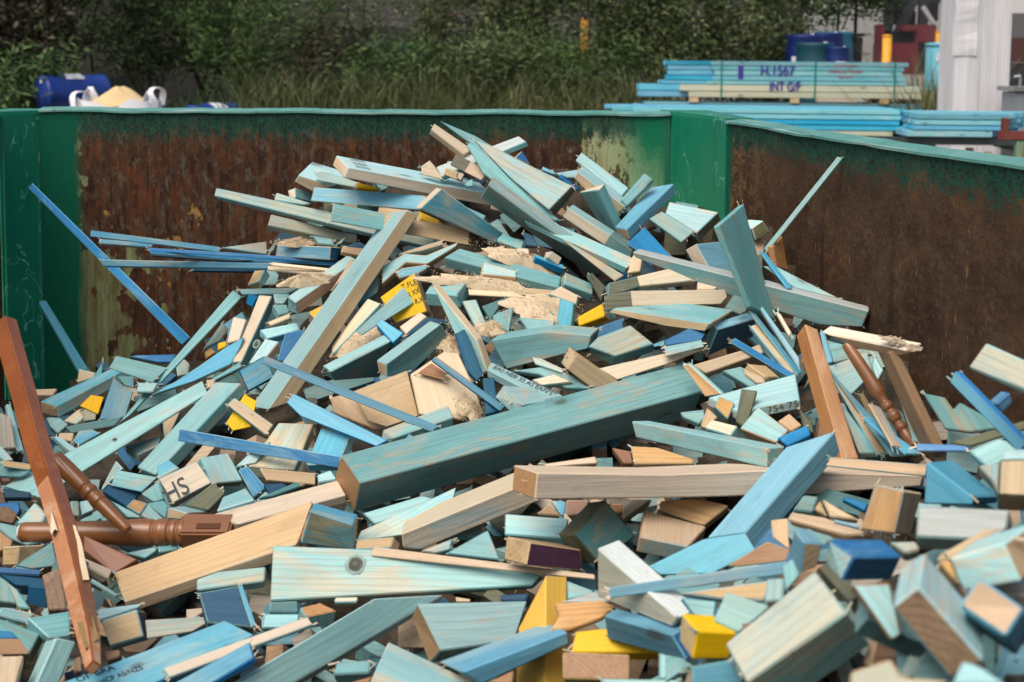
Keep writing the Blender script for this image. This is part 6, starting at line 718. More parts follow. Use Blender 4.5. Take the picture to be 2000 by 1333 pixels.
MOUNDS = [[578, 474, 3.8551, 36, 5, 0, 0.01, "pad of sawdust lying on the blue block at the left"], [598, 548, 3.7364, 50, 9, -8, 0.022, "low sawdust mound above the teal board left of the long diagonal plank"], [1020, 508, 3.5829, 76, 15, 20, 0.02, "sawdust heaped around the small cream cube at the centre"], [945, 553, 3.5053, 118, 13, 8, 0.014, "strip of sawdust along the splintered tan board at the centre"], [700, 664, 3.5183, 58, 20, -27, 0.018, "sawdust behind the two big teal blocks"], [962, 642, 3.3667, 32, 14, 10, 0.016, "sawdust pocket left of the flat aqua scrap"], [1050, 598, 3.4165, 60, 26, 5, 0.012, "sawdust filling the hollow at the centre of the pile"], [922, 800, 3.0963, 32, 16, 30, 0.01, "sawdust patch on the lower corner of the raw ply sheet"], [880, 672, 3.3497, 22, 20, 0, 0.012, "sawdust beside the ragged navy board"]]
# ------------------------------------------------------------------ the timber heap


def piece_mesh(poly, T, gz, split, style, bev=True, fuzz=0, chip=0):
    bm = bmesh.new()
    h = T / 2
    top, bot = [], []
    for a, b in poly:
        a *= 1e-4
        b *= 1e-4
        if gz:
            top.append(bm.verts.new((h, a, b)))
            bot.append(bm.verts.new((-h, a, b)))
        else:
            top.append(bm.verts.new((a, b, h)))
            bot.append(bm.verts.new((a, b, -h)))
    n = len(top)
    bm.faces.new(top)
    bm.faces.new(bot[::-1])
    for i in range(n): bm.faces.new((top[i], bot[i], bot[(i + 1) % n], top[(i + 1) % n]))
    bmesh.ops.recalc_face_normals(bm, faces=bm.faces)
    if chip:
        rc = random.Random(chip)
        cen = sum((v.co for v in bm.verts), Vector()) / len(bm.verts)
        short = min(e.calc_length() for e in bm.edges)
        for v in rc.sample(list(bm.verts), min(3, len(bm.verts))):
            d = cen - v.co
            v.co += Vector((max(-1, min(1, d.x * 40)) * rc.uniform(0, .010), max(-1, min(1, d.y * 40)) * rc.uniform(0, .004), max(-1, min(1, d.z * 40)) * rc.uniform(0, .004))) * min(1, short / .03)
    if bev:
        ed = min((e.calc_length() for e in bm.edges))
        bmesh.ops.bevel(bm, geom=list(bm.edges), offset=min(0.0022, ed * 0.22), segments=1, affect='EDGES', profile=0.6, clamp_overlap=True)
    slots = style.split('/')
    cut = None
    if split:
        fr, let = split.split(':')
        xs = [v.co.x for v in bm.verts]
        cut = min(xs) + float(fr) * (max(xs) - min(xs))
        bmesh.ops.bisect_plane(bm, geom=list(bm.verts) + list(bm.edges) + list(bm.faces), plane_co=(cut, 0, 0), plane_no=(1, 0, 0))
        slots = slots + [let]
    bm.normal_update()
    for f in bm.faces:
        nx, ny, nz = f.normal
        if gz: k = 0 if nx > 0.75 else 1 if abs(nx) < 0.75 else 2
        elif abs(nz) > 0.75: k = 0
        elif abs(nx) > 0.75: k = 2
        else: k = 1
        if cut is not None and f.calc_center_median().x > cut: k = 3
        f.material_index = k
    if fuzz:
        rf = random.Random(fuzz)
        xs = [v.co.x for v in bm.verts]
        xm, xM = min(xs), max(xs)
        ends = [v.co.copy() for v in bm.verts if v.co.x < xm + .012 or v.co.x > xM - .012]
        if len(ends) > 2 and xM - xm > .05:
            for k in range(rf.randint(5, 20)):
                a, b = rf.choice(ends), rf.choice(ends)
                if (a.x - b.x) ** 2 > .0004: continue
                p = a.lerp(b, rf.random())
                sx = -1 if p.x < (xm + xM) / 2 else 1
                dv = Vector((sx * rf.uniform(.5, 1), rf.gauss(0, .35), rf.gauss(0, .35))).normalized()
                Ls = rf.uniform(.004, .018)
                g = bmesh.ops.create_cube(bm, size=1.0, matrix=Matrix.LocRotScale(p + dv * Ls * .3, dv.to_track_quat('X', 'Z'), (Ls, rf.uniform(.0008, .003), rf.uniform(.0006, .0014))))
                for f in {f for v in g['verts'] for f in v.link_faces}: f.material_index = len(slots)
            slots = slots + ['C' if rf.random() < .5 else 'X']
    me = bpy.data.meshes.new('timber')
    bm.to_mesh(me)
    bm.free()
    for s in slots: me.materials.append(MAT[s])
    return me


PIECE_OBJ = []
broken_chair = None
for (nm, style, loc, q, poly, T, gz, split, par, label) in PIECES:
    PN = len(PIECE_OBJ) + 1
    me = piece_mesh(poly, T, gz, split, style, True, PN if (PN * 7) % 10 < 7 and style[0] not in 'VU' else 0, PN)
    me.name = nm
    if par:
        if broken_chair is None:
            broken_chair = empty('broken_chair', (1.02, 2.45, 0.62))
            tag(broken_chair, 'broken chair corner with splintered seat rail, square leg and turned spindle against the right wall', 'broken chair')
            bpy.context.view_layer.update()
        o = link(nm, me, broken_chair, Vector(loc) - broken_chair.location, q)
    else:
        o = link(nm, me, None, loc, q)
        tag(o, label, CAT[nm], GRP.get(nm))
    PIECE_OBJ.append(o)


def text_mesh(text, height, length, mat, name='lettering'):
    cu = bpy.data.curves.new(name, 'FONT')
    cu.body = text
    cu.size = 1.0
    cu.extrude = 0.0
    to = bpy.data.objects.new(name, cu)
    COL.objects.link(to)
    dg = bpy.context.evaluated_depsgraph_get()
    me = bpy.data.meshes.new_from_object(to.evaluated_get(dg))
    bpy.data.objects.remove(to)
    xs = [v.co.x for v in me.vertices]
    ys = [v.co.y for v in me.vertices]
    x0, x1, y0, y1 = min(xs), max(xs), min(ys), max(ys)
    for v in me.vertices:
        v.co.x = (v.co.x - x0) / (x1 - x0) * length
        v.co.y = (v.co.y - y0) / (y1 - y0) * height
    me.materials.clear()
    me.materials.append(mat)
    me.name = name
    return me


KNOT = [plain('knot_halo', (0.25, 0.36, 0.32), .7, dirt=.4, scale=60), plain('knot_ring', (0.10, 0.11, 0.085), .7, dirt=.5, scale=80), plain('knot_heart', (0.055, 0.06, 0.05), .7, dirt=.5, scale=90)]
bpy.context.view_layer.update()
for (pi, text, loc, q, L, hgt, col) in TEXTS:
    o = PIECE_OBJ[pi]
    if text == '@KNOT':
        bm = bmesh.new()
        rk = random.Random(pi)
        for rr_, zz, mi in ((1.0, 0.0, 0), (.72, .0005, 1), (.55, .001, 2), (.30, .0015, 1)):
            vs_ = []
            for j in range(22):
                a = 6.28318 * j / 22
                q_ = rr_ * (1 + rk.uniform(-.07, .07))
                vs_.append(bm.verts.new((L / 2 + q_ * L / 2 * math.cos(a), q_ * hgt / 2 * math.sin(a), zz)))
            bm.faces.new(vs_).material_index = mi
        me = bpy.data.meshes.new('knot')
        bm.to_mesh(me)
        bm.free()
        for s in KNOT: me.materials.append(s)
        o = PIECE_OBJ[pi]
        t = link('knot', me, o)
        t.matrix_local = o.matrix_world.inverted() @ Matrix.LocRotScale(Vector(loc), Quaternion(q), None)
        continue
    me = text_mesh(text, hgt, L, INK[col])
    Mw = Matrix.LocRotScale(Vector(loc), Quaternion(q), None)
    Ml = o.matrix_world.inverted() @ Mw
    t = link('lettering', me, o)
    t.matrix_local = Ml

# ---- what lies under and between the pieces
EDGE = [(-60, 800), (75, 765), (200, 715), (340, 715), (480, 600), (570, 440), (700, 350), (830, 300), (1000, 310), (1250, 390), (1470, 440), (1540, 540), (1680, 650), (1760, 740), (1860, 850), (2060, 870)]


def edge_y(x):
    for (x0, y0), (x1, y1) in zip(EDGE, EDGE[1:]):
        if x0 <= x <= x1: return y0 + (y1 - y0) * (x - x0) / (x1 - x0)
    return 900


NX, NY = SURF_N
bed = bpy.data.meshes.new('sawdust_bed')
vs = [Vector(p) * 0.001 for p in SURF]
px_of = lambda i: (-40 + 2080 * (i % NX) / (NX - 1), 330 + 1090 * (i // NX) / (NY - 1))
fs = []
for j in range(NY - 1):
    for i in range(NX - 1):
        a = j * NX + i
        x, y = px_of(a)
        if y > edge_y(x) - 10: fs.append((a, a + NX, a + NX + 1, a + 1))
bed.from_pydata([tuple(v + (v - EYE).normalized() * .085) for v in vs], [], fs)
N = NT('gap_shade_dust')
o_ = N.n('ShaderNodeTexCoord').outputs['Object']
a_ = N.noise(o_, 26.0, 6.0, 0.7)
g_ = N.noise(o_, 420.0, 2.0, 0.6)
c_ = N.mix(N.mapr(a_, 0.4, 0.62), (0.030, 0.022, 0.014), (0.085, 0.062, 0.038))  # bed coloured near black to carry the shade of the gaps
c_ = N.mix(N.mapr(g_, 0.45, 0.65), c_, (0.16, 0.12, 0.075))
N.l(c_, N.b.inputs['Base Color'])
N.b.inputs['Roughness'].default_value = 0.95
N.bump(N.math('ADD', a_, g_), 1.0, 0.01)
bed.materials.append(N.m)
tag(link('sawdust_bed', bed), 'loose sawdust and splinters under the heap of offcuts, coloured dark as gap shade', 'sawdust', kind='stuff')

rr = random.Random(21)
bm = bmesh.new()
lets = 'TTTTAAALLBDKKXWWCOGHN'
letters = sorted(set(lets))
cands = [k for k in range(NX * NY) if px_of(k)[1] > edge_y(px_of(k)[0]) + 25]
for c in range(900):
    k = rr.choice(cands)
    p = vs[k].copy()
    d = (EYE - p).length
    sc = 0.6 + 0.4 * min(1.0, d / 3.2)
    p -= (EYE - p).normalized() * rr.uniform(0.015, 0.14)
    p += RT * rr.uniform(-.03, .03) + DN * rr.uniform(-.02, .02)
    Lh = rr.choice((0.05, 0.06, 0.08, 0.11, 0.15)) * rr.uniform(.7, 1.2) * sc
    Wd = rr.choice((0.025, 0.035, 0.045, 0.07)) * rr.uniform(.8, 1.1) * sc
    Th = rr.choice((0.012, 0.03, 0.035, 0.045)) * sc
    qt = Vector((0, -.75, .66)).to_track_quat('Z', 'X') @ Quaternion((0, 0, 1), rr.uniform(0, 6.28)) @ Quaternion((1, 0, 0), rr.gauss(0, .35)) @ Quaternion((0, 1, 0), rr.gauss(0, .25))
    Mx = Matrix.LocRotScale(p, qt, (Lh, Wd, Th))
    g = bmesh.ops.create_cube(bm, size=1.0, matrix=Mx)
    mi, me_ = letters.index(rr.choice(lets)), letters.index(rr.choice('TWCOKG'))
    if c in SKIP:
        bmesh.ops.delete(bm, geom=g['verts'], context='VERTS')
        continue
    fset = {f for v in g['verts'] for f in v.link_faces}
    axx = qt @ Vector((1, 0, 0))
    for f in fset: f.material_index = me_ if abs(f.normal.dot(axx)) > .8 else mi
me = bpy.data.meshes.new('offcut_debris')
bm.to_mesh(me)
bm.free()
for s in letters: me.materials.append(MAT[s])
tag(link('offcut_debris', me), 'crowded smaller offcuts and scraps filling the gaps of the heap', 'debris', kind='stuff')

# ---- sawdust lying on top of pieces
N = NT('fresh_sawdust')
o_ = N.n('ShaderNodeTexCoord').outputs['Object']
a_ = N.noise(o_, 60.0, 5.0, 0.7)
g_ = N.noise(o_, 900.0, 2.0, 0.6)
c_ = N.mix(N.mapr(g_, 0.35, 0.65), (0.54, 0.415, 0.265), (0.66, 0.54, 0.37))
c_ = N.mix(N.math('MULTIPLY', N.mapr(a_, 0.5, 0.7), .35), c_, (0.55, 0.42, 0.26))
N.l(c_, N.b.inputs['Base Color'])
N.b.inputs['Roughness'].default_value = 0.95
N.bump(N.math('ADD', a_, g_), 0.35, 0.002)
DUST = N.m
for (cx, cy, d, rx, ry, ang, hgt, label) in MOUNDS:
    c = at(cx, cy, d)
    k = d / F
    ca, sa = math.cos(math.radians(ang)), math.sin(math.radians(ang))
    ux = RT * ca + DN * sa
    back = (FW * 0.80 + (RT * sa - DN * ca) * 0.60)
    uy = back.normalized()
    un = ux.cross(uy).normalized()
    bm = bmesh.new()
    rings, seg = 12, 40
    rd = random.Random(int(cx * 7 + cy))
    rows_ = []
    ph = [rd.uniform(0, 6.28) for _ in range(4)]
    for i in range(rings + 1):
        t = i / rings
        row = []
        for j in range(seg):
            th = 2 * math.pi * j / seg
            wob = 1 + .16 * math.sin(3 * th + ph[0]) + .12 * math.sin(5 * th + ph[1]) + .08 * math.sin(11 * th + ph[2])
            x, y = rx * k * t * wob * math.cos(th), ry * k * 1.65 * t * wob * math.sin(th)
            z = hgt * (1 - t ** 1.6) * (1 + .10 * math.sin(6 * x / (rx * k) + ph[3])) - .006 * t + rd.uniform(-1, 1) * .0007
            row.append(bm.verts.new(ux * x + uy * y + un * z))
            if i == 0: break
        rows_.append(row)
    for j in range(seg): bm.faces.new((rows_[0][0], rows_[1][j], rows_[1][(j + 1) % seg]))
    for i in range(1, rings):
        for j in range(seg): bm.faces.new((rows_[i][j], rows_[i + 1][j], rows_[i + 1][(j + 1) % seg], rows_[i][(j + 1) % seg]))
    for f in bm.faces: f.smooth = True
    # loose grains and curls
    for q in range(520):
        th, t = rd.uniform(0, 6.28), rd.uniform(0, 1.5)
        x, y = rx * k * t * math.cos(th), ry * k * 1.65 * t * math.sin(th)
        z = max(0, hgt * (1 - t ** 1.6)) + .001
        s = rd.uniform(.0007, .0018)
        Mx = Matrix.LocRotScale(ux * x + uy * y + un * z, Quaternion((rd.random(), rd.random(), rd.random(), rd.random())).normalized(), (s * rd.uniform(1, 3), s, s * .4))
        bmesh.ops.create_cube(bm, size=1.0, matrix=Mx)
    bmesh.ops.recalc_face_normals(bm, faces=bm.faces)
    me = bpy.data.meshes.new('sawdust')
    bm.to_mesh(me)
    bm.free()
    me.materials.append(DUST)
    tag(link('sawdust', me, None, c), label, 'sawdust', kind='stuff')

# ------------------------------------------------------------------ turned and square chair parts


def lathe(name, pts, prof, seg=20, mat='V', parent=None, square=None):
    """pts: two world points; prof: (t, radius) along the axis"""
    a, b = pts
    ax = (b - a)
    L = ax.length
    q = ax.to_track_quat('X', 'Z')
    bm = bmesh.new()
    prev = None
    for t, r in prof:
        row = [bm.verts.new((t * L, r * math.cos(2 * math.pi * j / seg), r * math.sin(2 * math.pi * j / seg))) for j in range(seg)]
        if prev:
            for j in range(seg): bm.faces.new((prev[j], row[j], row[(j + 1) % seg], prev[(j + 1) % seg]))
        else: bm.faces.new(row[::-1])
        prev = row
    bm.faces.new(prev)
    bmesh.ops.recalc_face_normals(bm, faces=bm.faces)
    for f in bm.faces: f.smooth = len(f.verts) == 4
    me = bpy.data.meshes.new(name)
    bm.to_mesh(me)
    bm.free()
    me.materials.append(MAT[mat])
    loc = a if parent is None else a - parent.location
    return link(name, me, parent, loc, q)


def smooth_prof(P, n=6):
    out = []
    for (t0, r0), (t1, r1) in zip(P, P[1:]):
        for i in range(n):
            s = i / n
            e = s * s * (3 - 2 * s)
            out.append((t0 + (t1 - t0) * s, r0 + (r1 - r0) * e))
    out.append(P[-1])
    return out


def pxr(r, d): return r * d / F


# spindle of the broken chair on the right
d0 = 2.62
a, b = at(1653, 672, 2.70), at(1786, 874, 2.60)
P = [(0, 10), (.03, 11.5), (.25, 13), (.47, 14.5), (.545, 9), (.57, 8.5), (.60, 12.5), (.625, 12.5), (.65, 9), (.70, 13.5), (.735, 12.5), (.765, 8.5), (.80, 12), (.82, 12), (.84, 9.5), (.90, 12.5), (1, 12)]
lathe('spindle', (a, b), smooth_prof([(t, pxr(r, d0)) for t, r in P], 4), 18, 'V', broken_chair)

# slim spindle on the left
a, b = at(108, 896, 2.70), at(250, 1036, 2.63)
P = [(0, 17), (.2, 18), (.40, 16.5), (.43, 14), (.46, 17), (.49, 17), (.52, 13.5), (.58, 16), (.61, 16), (.63, 14), (.8, 13), (.95, 10.5), (1, 9)]
o = lathe('broken_spindle', (a, b), smooth_prof([(t, pxr(r, 2.64)) for t, r in P], 4), 20)
tag(o, 'slim turned brown spindle running down from the tall brown chair leg to the turned leg', 'spindle')

# stout turned leg with a square mortised end
dl = 2.69
a, b = at(42, 1040, dl + .02), at(362, 1041, dl)
P = [(0, 17), (.01, 19.5), (.2, 20), (.5, 23), (.75, 27), (.80, 26), (.815, 23.5), (.83, 26), (.86, 28), (.895, 26), (.91, 22), (.925, 25.5), (.945, 26), (.96, 23), (.975, 27), (1.0, 28)]
leg = lathe('turned_leg', (a, b), smooth_prof([(t, pxr(r, dl)) for t, r in P], 4), 28)
tag(leg, 'stout turned brown chair leg with square mortised end, lying level at the left', 'chair leg')
Lw = (b - a).length
bm = bmesh.new()
hw = pxr(31, dl)
Le = pxr(100, dl)
bmesh.ops.create_cube(bm, size=1.0, matrix=Matrix.LocRotScale((Lw + Le / 2 - .004, 0, 0), Quaternion((1, 0, 0), math.radians(28)), (Le, hw * 1.75, hw * 1.75)))
fr = [f for f in bm.faces if f.calc_center_median().x > Lw + Le * .9]
bmesh.ops.bevel(bm, geom=list(bm.edges), offset=.004, segments=2, affect='EDGES')
me = bpy.data.meshes.new('square_end')
bm.to_mesh(me)
bm.free()
me.materials.append(MAT['V'])
se = link('square_end', me, leg)
bm = bmesh.new()
qe = Quaternion((1, 0, 0), math.radians(28))
fdir = qe @ Vector((0, -1, 0))
# leg axis points right; find the side that faces the camera
world_cam = leg.matrix_basis.inverted() @ EYE
best = max((qe @ Vector(v) for v in ((0, 1, 0), (0, -1, 0), (0, 0, 1), (0, 0, -1))), key=lambda v: v.dot(world_cam - Vector((Lw, 0, 0))))
upv = Vector((1, 0, 0)).cross(best)
ctr = Vector((Lw + Le * .52, 0, 0)) + best * (hw * .875 + .0008) - upv * hw * .28 * (1 if upv.dot(leg.matrix_basis.to_3x3().inverted() @ Vector((0, 0, 1))) > 0 else -1)
for (l_, w_, off_) in ((Le * .46, hw * .42, 0.0),):
    Mx = Matrix((Vector((1, 0, 0)) * l_, upv * w_, best * .002)).transposed().to_4x4()
    Mx.translation = ctr
    bmesh.ops.create_cube(bm, size=1.0, matrix=Mx)
me = bpy.data.meshes.new('mortise')
bm.to_mesh(me)
bm.free()
me.materials.append(plain('dark_mortise', (0.085, 0.030, 0.010), 0.8))
link('mortise', me, leg)
lathe('end_cap', (a, a + (a - b).normalized() * .006), [(0, pxr(15.5, dl)), (.6, pxr(15.5, dl)), (1, pxr(13, dl))], 20, 'S').parent = None
cap = bpy.data.objects['end_cap']
cap.parent = leg
cap.matrix_parent_inverse = leg.matrix_basis.inverted()

# tall bowed square leg in front on the left
cl = [(8, 630, 2.74, 25), (27, 700, 2.69, 25), (48, 775, 2.63, 25.5), (70, 860, 2.56, 26), (97, 945, 2.48, 26), (122, 1024, 2.40, 26.5), (142, 1105, 2.31, 27.5), (160, 1185, 2.22, 27), (173, 1245, 2.13, 24), (182, 1306, 2.04, 17)]
bm = bmesh.new()
prev = None
pts = [at(x, y, d) for x, y, d, r in cl]
for i, (x, y, d, r) in enumerate(cl):
    t = (pts[min(i + 1, len(pts) - 1)] - pts[max(i - 1, 0)]).normalized()
    vdir = (pts[i] - EYE).normalized()
    s = t.cross(vdir).normalized()
    n_ = s.cross(t).normalized()
    if n_.dot(vdir) > 0: n_ = -n_
    if s.dot(RT) < 0: s = -s
    h = pxr(r, d)
    # section turned so that an arris faces the camera, two thirds across
    sec = [-s * h, n_ * h * .95 + s * h * .15, s * h, -n_ * h * .95 - s * h * .15]
    row = [bm.verts.new(pts[i] + v - pts[4]) for v in sec]
    if prev:
        for j in range(4):
            f = bm.faces.new((prev[j], row[j], row[(j + 1) % 4], prev[(j + 1) % 4]))
            f.material_index = 1 if (j == 0 and i >= 5) or (j == 1 and i >= 9) else 0
    else: bm.faces.new(row[::-1])
    prev = row
f = bm.faces.new(prev)
f.material_index = 1
bmesh.ops.recalc_face_normals(bm, faces=bm.faces)
bmesh.ops.bevel(bm, geom=[e for e in bm.edges if len(e.link_faces) == 2 and e.calc_face_angle(0) > .6], offset=.0025, segments=2, affect='EDGES')
me = bpy.data.meshes.new('chair_upright')
bm.to_mesh(me)
bm.free()
for k in ('V', 'V2'): me.materials.append(MAT[k])
tall = link('chair_upright', me, None, pts[4])
tag(tall, 'tall brown chair leg with splintered lower part, leaning in front of the turned leg', 'chair leg')
# mortise and the torn strip of raw wood on the tall leg
def strip_on(parent, pl, mat, name, lift):
    bm = bmesh.new()
    vv = [bm.verts.new(at(x, y, d - lift) - parent.location) for x, y, d in pl]
    vb = [bm.verts.new(at(x, y, d + .004) - parent.location) for x, y, d in pl]
    bm.faces.new(vv)
    for i in range(len(vv)): bm.faces.new((vv[i], vb[i], vb[(i + 1) % len(vv)], vv[(i + 1) % len(vv)]))
    bmesh.ops.recalc_face_normals(bm, faces=bm.faces)
    me = bpy.data.meshes.new(name)
    bm.to_mesh(me)
    bm.free()
    me.materials.append(mat)
    return link(name, me, parent)


def leg_d(y):
    for (x0, y0, d0_, r0), (x1, y1, d1_, r1) in zip(cl, cl[1:]):
        if y0 <= y <= y1: return d0_ + (d1_ - d0_) * (y - y0) / (y1 - y0)
    return cl[-1][2]


E_ = lambda zx, zy, k: (zx * .3548, 860 + zy * .3548, leg_d(860 + zy * .3548) - k)
strip_on(tall, [E_(400, 466, .016), E_(414, 472, .016), E_(448, 560, .016), E_(492, 768, .014), E_(458, 770, .018), E_(441, 690, .019), E_(424, 560, .018)], MAT['C'], 'torn_strip', .006)
strip_on(tall, [E_(425, 1005, .022), E_(508, 968, .018), E_(545, 1090, .018), E_(470, 1150, .022)], plain('worn_mortise', (0.26, 0.17, 0.07), .85, .2), 'mortise', .004)
strip_on(tall, [E_(283, 385, .018), E_(318, 500, .022), E_(300, 490, .022), E_(285, 520, .02), E_(275, 500, .018)], MAT['C'], 'splinter', .004)

# splintered tip of the broken chair's rail
bm = bmesh.new()
rs = random.Random(4)
for k in range(26):
    u = rs.random()
    x, y = 1728 + 66 * u, 660 + 20 * u + rs.uniform(-4, 7)
    p = at(x, y, 2.505 - .04 * u) - broken_chair.location
    dv = (RT * rs.uniform(.6, 1) + DN * rs.uniform(-.35, .45) - FW * rs.uniform(-.3, .3)).normalized()
    Ls = rs.uniform(.008, .026)
    Mx = Matrix.LocRotScale(p, dv.to_track_quat('X', 'Z'), (Ls, rs.uniform(.002, .006), rs.uniform(.001, .003)))
    bmesh.ops.create_cube(bm, size=1.0, matrix=Mx)
me = bpy.data.meshes.new('splinters')
bm.to_mesh(me)
bm.free()
me.materials.append(MAT['C'])
link('splinters', me, broken_chair)

# ------------------------------------------------------------------ the steel bin
GREEN = (0.003, 0.165, 0.092)


def green_paint(name, scratch=0.9):
    N = NT(name)
    o = N.n('ShaderNodeTexCoord').outputs['Object']
    a = N.noise(o, 3.0, 4.0, 0.6)
    c = N.mix(N.mapr(a, .35, .7), GREEN, (0.008, 0.215, 0.115))
    # rubbed scratches: thin curved light lines
    sn = N.noise(N.vscale(o, (4.0, 4.0, 2.2)), 2.2, 2.0, .5, 1.5)
    ln = N.mapr(N.math('ABSOLUTE', N.math('SUBTRACT', sn, .5)), 0.0, 0.016, 1.0, 0.0)
    msk = N.mapr(N.noise(o, 5.5, 3.0, .6), .46, .54)
    c = N.mix(N.math('MULTIPLY', N.math('MULTIPLY', ln, msk), scratch), c, (0.20, 0.50, 0.42))
    sp = N.mapr(N.noise(o, 38.0, 4.0, .7), .66, .72)
    c = N.mix(N.math('MULTIPLY', sp, .5), c, (0.05, 0.025, 0.012))
    dr = N.mapr(N.noise(N.vscale(o, (9, 9, .8)), 3.0, 5.0, .7), .5, .75)
    c = N.mix(N.math('MULTIPLY', dr, .35), c, (0.004, 0.07, 0.04))
    N.l(c, N.b.inputs['Base Color'])
    N.inp(N.b.inputs['Roughness'], N.math('MULTIPLY_ADD', a, .3, .22))
    N.b.inputs['Specular IOR Level'].default_value = .5
    N.bump(N.noise(o, 9.0, 3.0, .5), .12, .01)
    return N.m


def rust_wall(name, L, band, right, left, cool):
    """object space: x along the wall (0..L), z from 0 at the rim downwards"""
    N = NT(name)
    o = N.n('ShaderNodeTexCoord').outputs['Object']
    s = N.n('ShaderNodeSeparateXYZ')
    N.l(o, s.inputs[0])
    x, z = s.outputs[0], s.outputs[2]
    dep = N.math('MULTIPLY', z, -1.0)
    fx = .38 if cool else 1.0
    streak = N.noise(N.vscale(o, (34 * fx, 34 * fx, 9.0)), 1.0, 6.0, .66, .4)
    fine = N.noise(N.vscale(o, (170 * fx, 170 * fx, 85)), 1.0, 3.0, .65)
    blot = N.noise(N.vscale(o, (11 * fx, 11 * fx, 6.5)), 1.0, 6.0, .66, .5)
    big = N.noise(N.vscale(o, (2.6, 2.6, 2.0)), 1.0, 4.0, .6)
    cell = N.noise(N.vscale(o, (34 * fx, 34 * fx, 20)), 1.0, 5.0, .7)
    # rust base
    if cool:
        c = N.mix(N.mapr(N.math('ADD', N.math('MULTIPLY', streak, .35), N.math('MULTIPLY', blot, .65)), .38, .62), (0.062, 0.032, 0.018), (0.150, 0.085, 0.048))
        c = N.mix(N.math('MULTIPLY', N.mapr(fine, .5, .72), .55), c, (0.24, 0.135, 0.065))
        c = N.mix(N.math('MULTIPLY', N.mapr(big, .50, .66), .6), c, (0.12, 0.045, 0.020))
        c = N.mix(N.math('MULTIPLY', N.mapr(cell, .54, .66), .5), c, (0.17, 0.13, 0.09))
        c = N.mix(N.math('MULTIPLY', N.mapr(blot, .60, .70), .7), c, (0.27, 0.13, 0.045))
        c = N.mix(N.math('MULTIPLY', N.mapr(N.noise(N.vscale(o, (80, 80, 26)), 1.0, 3.0, .6), .66, .71), .8), c, (0.36, 0.20, 0.085))
        nearp = N.math('MULTIPLY', N.mapr(x, .07, .42, 1.0, 0.0), N.mapr(N.math('ADD', N.math('MULTIPLY', cell, .6), N.math('MULTIPLY', fine, .4)), .47, .58))
        c = N.mix(N.math('MULTIPLY', nearp, .75), c, (0.40, 0.23, 0.09))
    else:
        c = N.mix(N.mapr(streak, .36, .66), (0.060, 0.024, 0.013), (0.185, 0.085, 0.045))
        c = N.mix(N.math('MULTIPLY', N.mapr(cell, .52, .63), .75), c, (0.21, 0.18, 0.125))      # greyish bare scale
        c = N.mix(N.math('MULTIPLY', N.mapr(blot, .55, .68), .8), c, (0.27, 0.085, 0.022))      # bright rust
        c = N.mix(N.math('MULTIPLY', N.mapr(fine, .54, .70), .6), c, (0.018, 0.010, 0.008))
        drip = N.noise(N.vscale(o, (60, 60, 4.5)), 1.0, 4.0, .6)
        c = N.mix(N.math('MULTIPLY', N.mapr(drip, .56, .68), .55), c, (0.30, 0.115, 0.035))
        c = N.mix(N.math('MULTIPLY', N.mapr(drip, .44, .34), .6), c, (0.030, 0.014, 0.010))
        fl = N.mapr(N.math('ADD', blot, N.math('MULTIPLY', N.math('SUBTRACT', cell, .5), .5)), .325, .355, 1.0, 0.0)
        ora = N.mix(N.mapr(fine, .4, .6), (0.42, 0.20, 0.04), (0.60, 0.40, 0.14))
        mid = N.math('MULTIPLY', N.mapr(dep, .16, .30), N.mapr(x, .9, 1.3, 1.0, 0.35))
        c = N.mix(N.math('MULTIPLY', fl, mid), c, ora)                                        # flaked primer
    # surviving primer at the ends, running in vertical tears
    tears = N.noise(N.vscale(o, (44, 44, 2.6)), 1.0, 5.0, .65)
    if left:
        pr = N.mapr(x, left + .02, left + .36, 1.0, 0.0)
        lowband = N.mapr(dep, .36, .50)
        strip = N.mapr(x, left + .02, left + .09, 1.0, 0.0)
        bub = N.noise(N.vscale(o, (15, 15, 15)), 1.0, 3.0, .55)
        sc_ = N.math('ADD', N.math('MULTIPLY', N.math('SUBTRACT', tears, .5), .9), N.math('MULTIPLY', N.math('SUBTRACT', bub, .5), 2.2))
        m = N.mapr(N.math('ADD', N.math('MAXIMUM', N.math('MULTIPLY', pr, lowband), N.math('MULTIPLY', strip, .42)), sc_), .60, .66)
        yc = N.mix(N.mapr(tears, .35, .65), (0.22, 0.20, 0.08), (0.40, 0.44, 0.22))
        yc = N.mix(N.math('MULTIPLY', N.mapr(streak, .48, .66), .7), yc, (0.16, 0.075, 0.02))
        c = N.mix(m, c, yc)
    if right:
        pr = N.mapr(x, right - .42, right - .10)
        m = N.mapr(N.math('ADD', N.math('ADD', pr, N.math('MULTIPLY', N.math('SUBTRACT', tears, .5), 1.1)), N.math('MULTIPLY', N.math('SUBTRACT', cell, .5), 1.3)), .42, .50)
        mint = N.mix(N.mapr(x, right - .20, right - .02), (0.60, 0.64, 0.36), (0.26, 0.60, 0.34))
        mint = N.mix(N.math('MULTIPLY', N.mapr(tears, .5, .68), .6), mint, (0.40, 0.24, 0.05))
        sp2 = N.mapr(N.noise(N.vscale(o, (24, 24, 12)), 1.0, 4.0, .7), .55, .60)
        mint = N.mix(N.math('MULTIPLY', sp2, .85), mint, (0.10, 0.045, 0.018))
        c = N.mix(m, c, mint)
    # green paint left along the rim, speckled away below
    gsp = N.math('ADD', N.math('MULTIPLY', N.math('SUBTRACT', fine, .5), .14), N.math('ADD', N.math('MULTIPLY', N.math('SUBTRACT', streak, .5), .07), N.math('MULTIPLY', N.math('SUBTRACT', cell, .5), .16)))
    gm = N.mapr(N.math('ADD', dep, gsp), band, band * 1.6 + .01, 1.0, 0.0)
    tg = N.mix(N.mapr(cell, .4, .6), (0.012, 0.105, 0.072), (0.02, 0.155, 0.10))
